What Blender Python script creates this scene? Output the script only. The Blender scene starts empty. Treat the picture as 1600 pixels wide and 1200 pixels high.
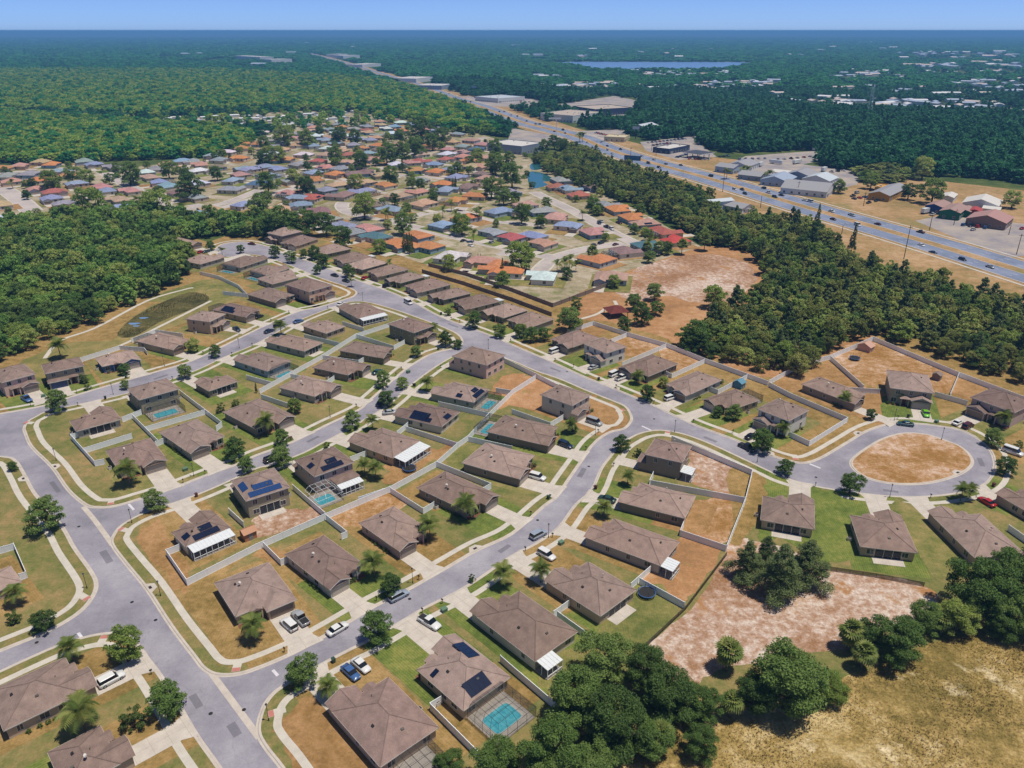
import bpy, math, random
import numpy as np
from mathutils import Vector, Matrix
from mathutils.geometry import tessellate_polygon
R=math.radians
scene=bpy.context.scene
# ---- camera: a drone about 112 m above the street, looking 24 degrees down ----
cam_data=bpy.data.cameras.new('camera'); cam=bpy.data.objects.new('camera',cam_data); scene.collection.objects.link(cam)
cam.location=(0,0,112); cam.rotation_euler=(R(90)-math.atan((600-47.5)/1220.),0,0)
cam_data.sensor_fit='HORIZONTAL'; cam_data.sensor_width=36; cam_data.lens=36*1220/1600.
cam_data.clip_start=1; cam_data.clip_end=120000
scene.camera=cam
# ---- sky and sun ----
SUN_EL=R(74); SUN_AZ=R(104)
world=bpy.data.worlds.new('World'); scene.world=world; world.use_nodes=True
wn=world.node_tree; bg=wn.nodes['Background']
sky=wn.nodes.new('ShaderNodeTexSky'); sky.sky_type='NISHITA'; sky.sun_disc=False
sky.sun_elevation=SUN_EL; sky.sun_rotation=SUN_AZ; sky.altitude=0; sky.air_density=0.25; sky.dust_density=0.4; sky.ozone_density=10.0
wn.links.new(sky.outputs[0],bg.inputs[0]); bg.inputs[1].default_value=0.145
sun_data=bpy.data.lights.new('sun','SUN'); sun_data.energy=3.6; sun_data.angle=R(.53); sun_data.color=(1,.93,.81)
sun=bpy.data.objects.new('sun',sun_data); scene.collection.objects.link(sun)
sun.rotation_euler=Vector((-math.sin(SUN_AZ)*math.cos(SUN_EL),-math.cos(SUN_AZ)*math.cos(SUN_EL),-math.sin(SUN_EL))).to_track_quat('-Z','Y').to_euler()
sun.location=(200,-60,700)
scene.view_settings.view_transform='Standard'; scene.view_settings.look='None'; scene.view_settings.gamma=1; scene.view_settings.use_curve_mapping=False
scene.view_settings.exposure=0.24
scene.cycles.max_bounces=5; scene.cycles.diffuse_bounces=3; scene.cycles.glossy_bounces=2; scene.cycles.transparent_max_bounces=8; scene.cycles.volume_bounces=0

# ---- measured layout, metres ----
LAND={"block_upper":[[[-150.99,214.65],[-152.25,219.0],[-151.57,222.13],[-149.94,226.26],[-142.23,231.48],[-130.22,239.95],[-118.98,252.81],[-113.53,260.85],[-108.38,271.83],[-100.47,285.67],[-94.68,301.5],[-88.9,315.6],[-78.54,331.77],[-72.58,338.09],[-65.17,337.18],[-53.2,328.25],[-41.21,317.24],[-27.79,303.77],[-21.72,295.57],[-19.71,287.74],[-21.84,281.6],[-30.46,275.67],[-37.51,263.22],[-41.77,251.69],[-47.74,233.43],[-49.8,227.19],[-58.34,215.94],[-65.64,205.56],[-74.12,197.45],[-78.46,191.97],[-84.62,186.38],[-92.4,178.46],[-98.19,174.08],[-102.67,171.05],[-106.85,170.45],[-110.58,171.65],[-118.75,178.77],[-129.34,190.54],[-141.76,202.41],[-148.44,210.86]],[],True],"block_middle":[[[-96.99,158.11],[-96.89,162.71],[-93.66,167.81],[-88.24,172.25],[-84.55,175.31],[-79.32,180.71],[-71.85,189.84],[-67.95,191.97],[-60.59,198.96],[-56.07,205.56],[-50.79,212.95],[-45.76,221.67],[-42.12,227.19],[-38.52,235.9],[-35.88,244.11],[-32.41,252.81],[-27.66,263.22],[-22.44,272.47],[-19.12,277.62],[-15.32,280.26],[-9.81,277.62],[0.0,268.7],[8.56,259.09],[16.94,251.69],[25.57,242.01],[33.95,233.43],[37.04,229.56],[37.94,223.95],[37.52,219.44],[34.62,214.22],[30.42,212.11],[27.13,208.8],[23.74,203.59],[20.2,195.23],[15.23,183.68],[11.83,175.62],[8.28,171.05],[0.0,158.91],[-8.33,152.19],[-15.36,145.19],[-22.83,138.0],[-29.04,132.75],[-33.06,128.55],[-38.1,123.43],[-43.36,118.6],[-49.35,114.52],[-52.82,113.04],[-56.61,113.04],[-59.53,114.69],[-62.58,117.9],[-70.29,126.24],[-80.32,138.0],[-88.55,146.6],[-95.48,154.21]],[],True],"block_lower":[[[-34.23,87.36],[-38.47,92.4],[-42.32,96.5],[-44.44,99.59],[-45.11,103.39],[-44.81,106.78],[-42.96,110.0],[-37.2,115.35],[-31.84,119.83],[-29.69,121.43],[-23.62,127.01],[-18.92,131.53],[-14.04,135.44],[-10.45,138.44],[-5.8,143.34],[0.0,149.97],[5.83,154.72],[11.56,161.34],[16.6,171.65],[21.42,178.77],[25.15,189.84],[28.68,197.08],[31.19,202.41],[34.61,206.77],[39.06,210.86],[44.3,212.95],[49.06,212.11],[53.46,209.62],[59.34,203.98],[66.48,195.23],[71.53,188.79],[74.81,185.02],[81.56,180.71],[87.61,178.46],[93.47,176.87],[100.05,175.62],[107.68,175.31],[117.43,176.87],[126.31,180.39],[132.2,185.36],[137.01,192.32]],[[199.62,192.32],[115.04,77.67],[-26.84,77.67]],False],"block_north":[[[137.01,192.32],[139.82,198.96],[140.73,206.77],[138.04,213.37],[131.63,216.37],[125.25,217.68],[118.05,217.24],[113.13,215.08],[107.76,211.69],[100.46,205.56],[93.5,199.72],[88.78,195.97],[84.21,193.41],[80.32,193.77],[74.35,198.2],[67.29,206.77],[57.74,215.94],[49.63,226.26],[46.28,231.0],[35.16,243.58],[26.11,253.37],[14.28,268.09],[0.0,284.98],[-10.39,297.04],[-30.22,317.24],[-45.0,338.09],[-60.79,356.36],[-75.56,370.95],[-94.07,391.33],[-110.77,408.59],[-124.54,421.77],[-135.81,434.3],[-144.08,441.55],[-153.64,447.5],[-161.45,447.5],[-167.24,441.55],[-166.92,430.05]],[[-176.33,447.5],[-169.85,466.28],[-149.4,490.05],[-121.13,490.05],[-56.13,419.07],[0.0,368.8],[32.14,379.77],[67.83,403.52],[127.88,438.62],[148.53,391.33],[224.68,283.62],[244.79,247.31],[199.62,192.32]],False],"block_west":[[[-166.92,430.05],[-162.17,420.42],[-155.82,415.09],[-150.33,416.41],[-145.29,420.42],[-136.03,416.41],[-124.48,406.04],[-114.44,396.13],[-99.65,379.77],[-89.5,369.88],[-80.02,361.45],[-73.62,353.36],[-73.27,346.54],[-76.2,341.8],[-85.48,330.89],[-93.37,324.79],[-99.07,314.79],[-105.2,301.5],[-113.13,282.27],[-119.98,267.47],[-129.72,256.77],[-146.24,239.43],[-151.55,231.96],[-157.97,227.66],[-164.34,224.41],[-176.65,218.12]],[[-202.84,205.56],[-461.33,532.16],[-330.62,502.77],[-243.87,493.62],[-176.33,447.5]],False],"corner_left":[[[-164.56,199.72],[-147.8,196.71],[-142.66,194.86],[-135.47,187.06],[-126.77,176.87],[-111.76,161.88],[-104.3,153.2],[-95.68,144.03],[-92.34,139.53],[-91.19,135.44],[-91.38,131.13],[-93.42,127.01],[-96.62,123.43],[-101.56,119.3],[-107.93,113.53]],[[-118.03,104.26],[-192.2,201.64]],False],"corner_bottom":[[[-104.18,107.84],[-98.21,113.7],[-94.24,117.56],[-89.88,121.25],[-84.31,123.8],[-79.84,123.99],[-76.42,122.15],[-72.27,117.9],[-67.31,112.88],[-61.39,106.18],[-54.98,98.63],[-49.05,92.4],[-41.91,84.53]],[[-36.43,77.67],[-92.03,77.67]],False],"island":[[[96.61,193.41],[100.22,197.83],[109.08,205.56],[115.66,209.62],[121.29,211.27],[126.55,210.03],[129.77,206.77],[132.51,202.8],[132.48,197.08],[130.11,191.97],[124.28,187.06],[115.53,183.01],[108.46,181.69],[102.15,182.35],[97.69,185.02],[96.0,189.14]],[],True]}
ASPHALT=[[-92.03,77.67],[-202.84,205.56],[-239.9,270.57],[-180.71,459.86],[-141.06,459.86],[-29.1,339.01],[46.18,258.51],[103.76,227.19],[170.16,227.19],[139.09,171.05],[65.36,168.1],[12.91,122.15],[-22.3,98.63],[-23.01,77.67]]
HOLE=[[-91.79,78.68],[-191.97,194.13],[-247.08,264.42],[-222.28,321.4],[-178.45,427.26],[-172.39,456.72],[-143.98,456.72],[-29.66,346.54],[47.98,270.57],[105.54,231.96],[177.3,231.96],[142.41,171.05],[51.63,122.15],[11.68,105.73],[-19.32,78.68]]
HOUSES=[[-169.47,236.2,0.8029,10.5,12.72,2,1,1,13.87,[12.85,14.43,15.19,15.7,15.32],0,"pink","gd","","p","pink two-storey house at the left edge with a blue car on its drive"],[-159.08,243.62,0.6239,12.17,9.5,2,0,0,10.57,[14.0,12.51,11.44,10.66,9.62],0,"olive","gd","","e","olive two-storey house with a dark blue garage door near the left edge"],[-144.78,254.44,0.6789,12.84,12.41,1,1,1,8.13,[9.59,8.91,8.52,8.11,7.42],0,"blue","gd","","","dark blue single-storey house below the marshy pond"],[-127.25,272.09,1.0911,10.87,20.5,1,0,1,8.73,[8.35,8.72,8.62,8.45,8.04],0,"tan","gd","c4","","single-storey house beside the pond bank with a screened back porch"],[-121.4,295.52,1.2456,10.5,11.9,2,1,1,11.41,[12.6,12.89,13.05,13.23,13.61],0,"tan","dd","","","tan two-storey house at the right end of the pond bank"],[-111.24,308.65,1.0466,10.5,20.5,1,0,1,8.15,[8.7,8.18,7.92,7.7,7.38],0,"tan","gd","c5","sLB","house with dark solar panels across its roof near the pond"],[-104.29,328.01,0.924,12.47,20.5,1,0,1,10.66,[11.17,10.67,11.03,12.08,13.38],0,"dark","gd","","","house with a grey gable front and wide drive above the upper street"],[-127.57,223.62,-2.4541,12.77,11.15,1,0,1,15.06,[14.48,15.04,15.38,15.73,16.24],1,"grey","dd","r","b","corner house with a blue-screened back porch inside the left fence"],[-116.04,239.84,-2.4097,12.8,11.27,2,1,1,7.82,[10.92,10.16,9.79,9.61,9.81],1,"olive","gg","C7","","two-storey house with a dark domed cage over a long pool"],[-101.11,250.55,-2.3042,10.98,10.2,1,1,1,14.96,[16.92,15.67,15.21,14.94,14.62],1,"dark","gg","r","","single-storey house with dark back porch beside two round bushes"],[-91.19,193.34,0.8305,11.95,19.45,1,0,1,9.95,[9.49,9.91,10.23,10.27,9.84],0,"grey","gg","","","gable-fronted house with a striped green lawn above the middle street"],[-105.66,182.13,0.6702,12.24,16.81,1,1,1,11.04,[10.86,11.08,11.19,11.01,10.35],0,"tan","gg","r","","corner house with palm in front where the left and middle streets meet"],[-75.42,206.9,0.8711,12.99,20.5,1,1,1,8.11,[7.59,8.23,8.3,8.09,7.5],0,"dark","gg","","","house behind palms on the upper side of the middle street"],[-65.54,329.74,-2.4662,12.89,18.73,1,1,1,9.53,[9.56,11.08,10.38,9.48,7.84],1,"grey","dd","w3","","corner house with long white porch roof at the main street"],[-79.07,307.02,-2.2211,10.5,14.73,1,1,1,10.99,[13.19,12.32,11.65,10.9,9.43],1,"tan","dd","","","small house with a tan back wall above the diagonal white fence"],[-90.22,290.15,-2.0945,10.5,20.5,1,1,1,6.82,[8.53,7.6,7.13,6.78,6.46],1,"grey","gg","r","","long grey-walled house with dark back porch along the diagonal fence"],[-95.49,271.94,-2.1585,11.35,18.65,1,1,1,10.54,[11.17,10.95,10.77,10.5,9.71],1,"blueg","gg","C5","","long house with a small pool tucked against the diagonal fence"],[-38.1,283.15,0.8475,10.89,15.35,2,1,1,11.08,[10.84,11.17,12.07,12.94,12.49],0,"moss","dd","","","moss-green two-storey house with white-trimmed gable windows"],[-47.04,263.93,1.1583,10.5,19.75,1,0,1,9.01,[9.14,9.01,9.08,9.2,9.61],0,"moss","dd","","","low house with gable front behind the moss-green two-storey house"],[-55.03,247.69,1.1114,11.13,17.93,1,1,1,10.31,[11.77,11.05,10.65,10.26,9.59],0,"dark","gd","","","dark-walled house with stone front and teal car parked outside"],[-62.63,230.11,1.0776,11.56,18.09,1,1,1,11.91,[11.9,12.61,12.59,11.83,10.85],0,"grey","gd","r","","pale house with rounded stone flower bed on the middle street"],[-14.9,269.28,-2.1657,11.9,15.26,2,1,0,5.74,[8.27,7.95,7.76,7.52,6.9],1,"pink","gd","","","pink two-storey house on the corner of the main and middle streets"],[-22.38,244.28,-2.0203,11.44,16.63,1,1,1,11.8,[12.69,12.37,12.12,11.75,11.01],1,"grey","gg","C5","sB","house with solar panels and a screened patio holding a blue cover"],[-32.07,227.9,-2.0228,11.58,17.59,1,1,1,9.1,[9.1,8.76,8.79,9.16,9.76],1,"cream","gd","","sLB","cream house with large dark solar arrays on its near roof slope"],[-41.34,210.86,-2.1625,12.21,17.81,1,1,1,9.12,[9.38,9.03,9.02,9.14,9.25],1,"tan","go","w4","","house with a long white-roofed sunroom facing an orange back yard"],[-50.14,192.76,-2.4391,11.93,11.53,2,1,1,9.25,[13.15,11.68,11.25,11.03,10.91],1,"pinkg","gd","P7","sB","two-storey house with solar panels, white porch and caged turquoise pool"],[-63.74,181.08,-2.5266,11.43,12.04,2,1,1,8.23,[11.36,11.54,10.78,9.93,8.53],1,"olive","gs","r","SB","two-storey house with bright blue solar panels on its near slope"],[-75.02,164.86,-2.3753,11.22,10.61,1,0,1,14.37,[14.13,14.34,14.62,14.93,14.79],1,"cream","dd","w3","sB","corner house with solar panel cluster and long grey porch roof"],[-55.14,123.89,0.6442,12.25,15.92,1,1,0,11.13,[10.81,11.26,11.3,11.1,10.45],0,"tan","dd","","","house at the lower corner with an SUV and pickup on its drive"],[-39.09,134.2,0.8019,10.5,18.03,1,0,1,8.19,[8.25,8.2,8.2,8.39,8.92],0,"greyw","gd","","","pale grey gabled house with palms beside a dark round tree"],[-25.92,147.73,0.7787,10.5,16.21,1,0,1,9.21,[9.16,9.21,9.22,9.2,9.11],0,"pinkg","dd","","","gabled house with an empty drive and single palm on lower street"],[-9.84,163.13,0.8917,10.9,19.51,1,1,1,10.1,[9.42,10.29,10.25,10.07,9.57],0,"dark","gd","","","wide hip-roofed house with brown garage door on the lower street"],[2.05,179.49,1.0706,13.5,18.32,1,0,1,10.33,[9.88,10.33,9.93,9.54,9.02],0,"dark","gg","","","house with red mulch bed and white SUV on its drive"],[10.53,197.82,1.1137,12.42,20.39,1,0,1,9.73,[10.04,9.75,9.53,9.34,9.6],0,"dark","gg","C5","","dark house with a caged deep-blue pool behind and dark blue car"],[18.74,218.74,0.875,10.5,12.72,2,0,1,11.63,[12.81,13.31,14.65,15.06,13.91],0,"cream","oo","","","cream two-storey house on the curved corner of the main street"],[13.2,282.25,-0.8364,11.95,17.47,1,1,1,8.59,[8.22,8.39,8.48,8.6,8.85],1,"dark","gd","","","house with a van outside, left of the white two-storey house"],[26.41,272.0,-0.9108,12.49,10.65,2,1,1,9.99,[11.93,11.85,11.82,11.79,11.65],1,"white","gs","","","white two-storey house with small front gables on the main street"],[37.33,255.19,-0.8437,12.23,19.31,1,0,1,9.42,[9.6,9.43,9.36,9.33,9.31],1,"dark","gs","","","dark-walled house with a white van and pickup on its drive"],[50.19,239.5,-0.855,10.5,20.0,1,1,1,8.88,[8.52,8.52,8.59,8.93,9.33],1,"greyw","gd","","","pale house with one white SUV on its drive, main street"],[61.75,229.06,-0.9952,10.5,15.56,1,0,1,11.17,[11.55,11.2,10.97,10.63,9.68],1,"tan","gd","c4","","tan house half behind young trees with a screened back porch"],[75.63,216.63,-0.868,10.99,11.82,2,0,1,10.92,[13.16,12.73,12.72,12.84,12.89],1,"white","gd","","","pale two-storey house inside the white fence left of the cul-de-sac"],[41.08,197.64,-2.0222,10.5,10.6,2,1,0,9.14,[10.63,11.02,10.93,10.95,10.98],1,"dark","gs","m","","tall brown two-storey house on the corner with bare sandy yard"],[31.81,179.01,-2.0194,11.46,17.34,1,1,1,9.65,[10.08,9.4,9.33,9.72,10.52],1,"dark","go","","","dark-walled house with a green sedan, beside the bare dirt yard"],[22.98,162.6,-2.1635,10.9,19.74,1,1,1,8.77,[10.12,9.33,8.95,8.78,9.24],1,"grey","dd","m","","house with hedge-lined side wall and small boxy screened porch"],[15.54,145.89,-2.3732,12.02,16.09,1,1,1,13.72,[13.16,13.22,13.59,13.7,13.27],1,"tan","dg","r","","house with corner porch on green lawn above the chain-link fence"],[-0.08,135.76,-2.392,12.01,19.45,1,1,1,9.14,[9.57,9.14,9.02,9.16,9.59],1,"cream","gg","m","","cream-walled house with silver-roofed porch box at its back corner"],[-11.22,121.02,-2.3793,11.52,15.91,1,0,1,12.9,[12.89,12.91,12.91,12.94,13.1],1,"tan","gd","C8","TB","house with black solar sheets and a large caged turquoise pool"],[-24.53,111.32,-2.4065,12.01,17.86,1,1,1,11.51,[11.0,11.38,11.48,11.52,11.41],1,"tan","dd","c6","","large house at the bottom edge with a screened patio behind"],[-75.81,107.46,2.3071,11.86,15.21,1,0,1,9.74,[9.94,9.76,9.63,9.58,8.66],0,"tan","dd","","v","house at the bottom left corner with a white SUV alongside"],[-62.27,92.35,2.3076,10.5,10.69,1,0,1,9.69,[9.63,9.68,9.78,9.88,10.01],0,"tan","dg","","v","house cut off by the bottom left corner of the picture"],[-114.11,144.25,-2.3364,10.5,10.2,1,1,1,7.0,[7.0,7.0,7.0,7.0,7.0],1,"tan","dd","","","house at the left edge behind a short white fence"],[109.98,225.32,0.6422,10.5,19.95,1,0,1,11.99,[10.29,11.83,13.45,15.47,17.990000000000002],0,"dark","oo","","","dark-walled house with a pale blue drive near the cul-de-sac"],[123.72,232.12,-0.3355,13.03,15.61,2,1,1,10.66,[16.66,14.14,13.06,12.45,12.23],1,"olive","gd","","","olive two-storey house with a lime green car outside"],[146.14,225.07,-0.985,13.5,12.82,2,0,1,12.12,[18.09,13.93,13.14,13.77,17.11],1,"pinkg","gd","","","pink-grey two-storey house with two parked cars at the cul-de-sac"],[77.33,169.53,2.8048,12.59,13.85,1,0,1,12.65,[11.78,12.59,13.41,14.7,18.14],0,"tan","gd","r","","house with notched roof just right of the bare fenced yards"],[96.29,162.52,2.9391,12.49,15.67,1,0,1,13.45,[13.7,13.44,13.51,13.66,14.19],0,"tan","gg","r","","house with dark back porch between two striped lawns"],[116.09,165.6,-3.0607,12.53,19.09,1,1,1,10.42,[11.11,10.49,10.37,10.43,11.19],1,"tan","gg","r","","long house below the cul-de-sac beside a bright striped lawn"],[134.81,176.48,-2.7644,10.5,10.81,1,1,1,6.65,[10.01,7.71,7.0,6.62,6.53],1,"tan","gd","","","house at the right edge below the cul-de-sac, red car beside"],[-141.7,446.91,-0.6449,13.5,14.72,2,0,1,3.93,[5.77,5.73,5.88,6.24,7.15],1,"dark","gd","m","","first house from the bulb along the far side of the main street"],[-132.26,432.32,-0.451,13.5,20.0,1,1,1,5.57,[1,2.81,4.24,5.58,7.54],1,"tan","gd","","","second house from the bulb along the far side of the main street"],[-111.88,417.05,-0.7882,13.5,20.0,1,0,1,5.24,[5.41,5.24,5.18,5.18,5.22],1,"moss","gd","","","third house from the bulb along the far side of the main street"],[-96.49,400.65,-0.7767,13.5,18.6,1,1,1,5.04,[4.59,4.76,4.89,5.05,5.35],1,"grey","gd","m","","fourth house from the bulb along the far side of the main street"],[-86.92,387.05,-0.7072,13.5,20.0,1,0,1,2.87,[2.13,2.87,3.32,3.77,4.46],1,"dark","gd","","","fifth house from the bulb along the far side of the main street"],[-73.99,375.72,-0.7784,12.16,19.41,1,1,1,4.55,[4.29,4.51,4.54,4.54,4.46],1,"tan","gd","","","sixth house from the bulb along the far side of the main street"],[-62.2,363.02,-0.7817,10.51,17.77,1,0,1,3.69,[3.69,3.68,3.72,3.83,4.08],1,"moss","gd","m","","seventh house from the bulb along the far side of the main street"],[-52.45,351.68,-0.8202,13.5,20.0,1,1,1,3.47,[2.98,3.13,3.28,3.47,3.91],1,"grey","gd","","","eighth house from the bulb along the far side of the main street"],[-38.96,338.86,-0.8917,10.5,17.76,1,0,1,5.51,[5.24,5.5,5.73,5.97,6.39],1,"dark","gd","","","ninth house from the bulb along the far side of the main street"],[-28.33,329.17,-0.9113,13.5,18.85,1,1,1,8.66,[8.54,8.79,8.8,8.65,8.19],1,"tan","gd","m","","tenth house from the bulb along the far side of the main street"],[-14.67,316.01,-0.8054,13.5,17.26,1,0,1,10.38,[10.5,10.38,10.27,10.16,10.07],1,"moss","gd","","","eleventh house from the bulb along the far side of the main street"],[-3.92,304.35,-0.7826,13.5,17.07,1,1,1,10.38,[9.73,9.89,10.1,10.38,10.91],1,"grey","gd","","","twelfth house from the bulb along the far side of the main street"],[-101.72,368.63,2.409,13.5,17.5,1,1,1,10.06,[9.23,9.5,9.75,10.07,10.67],0,"grey","gd","","","house behind a broad roof facing the main street above the pink two-storey"],[-91.01,335.07,0.8682,13.5,17.88,2,1,1,5.28,[6.47,7.07,7.11,7.08,6.93],0,"peach","gd","","","peach two-storey house with twin gables where upper and main streets join"],[-111.61,382.61,2.4993,13.5,15.19,1,0,1,7.79,[6.65,7.78,8.45,9.09,9.98],0,"grey","gd","C4","","second house down from the bulb with a dark pool cage"],[-128.1,401.66,2.6481,13.5,20.0,1,0,1,6.81,[5.28,6.81,7.73,8.55,9.36],0,"grey","gd","C4","","house beside the bulb with dark cage and turquoise pool"],[-151.75,403.9,2.6,13.5,16.25,1,0,1,17.0,[18.78,17.03,9.18,7.41,8.18],0,"grey","gd","","","house at the forest edge just below the bulb"],[-181.93,423.63,0.9631,13.09,20.5,1,1,1,15.71,[15.71,15.71,15.71,15.45,7.44],0,"tan","dd","","","house half hidden by the forest left of the bulb"]]
FARROADS=[[[[75.83,432.87],[61.96,467.9],[43.22,528.06],[23.6,581.38],[17.04,601.41]],8],[[[64.71,444.51],[43.33,432.87],[24.28,413.77],[15.18,391.33],[10.96,368.8]],8],[[[-97.39,601.41],[-113.27,581.38],[-120.45,558.02],[-110.2,528.06],[-83.21,506.52],[-55.44,479.6],[-30.31,456.72],[-7.29,437.17],[17.44,416.41],[24.28,413.77]],8],[[[-402.29,622.75],[-365.78,581.38],[-326.42,532.16]],12],[[[-372.58,716.94],[-315.79,642.6],[-272.16,588.75],[-238.37,542.66],[-222.2,516.11]],9],[[[-277.55,601.41],[-208.24,542.66],[-187.35,576.57],[-165.94,622.75],[-126.92,657.51],[-86.85,676.27],[-52.88,657.51]],8],[[[-230.12,536.31],[-204.54,558.02],[-192.66,628.3]],7],[[[-271.1,861.54],[-285.51,950.27],[-292.74,994.76]],8],[[[-211.89,696.05],[-157.29,651.47],[-114.64,716.94],[-70.76,739.03],[-22.93,716.94]],7],[[[-74.39,502.77],[-43.83,536.31],[-12.4,502.77],[20.19,490.05]],7],[[[-230.34,783.02],[-157.86,762.43],[-102.19,804.67],[-29.36,932.34]],7],[[[-457.23,696.05],[-390.32,696.05],[-372.58,716.94]],7],[[[-7.08,423.13],[10.46,416.41]],8],[[[-36.99,532.16],[-19.48,601.41],[0.0,571.83]],7]]
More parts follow.
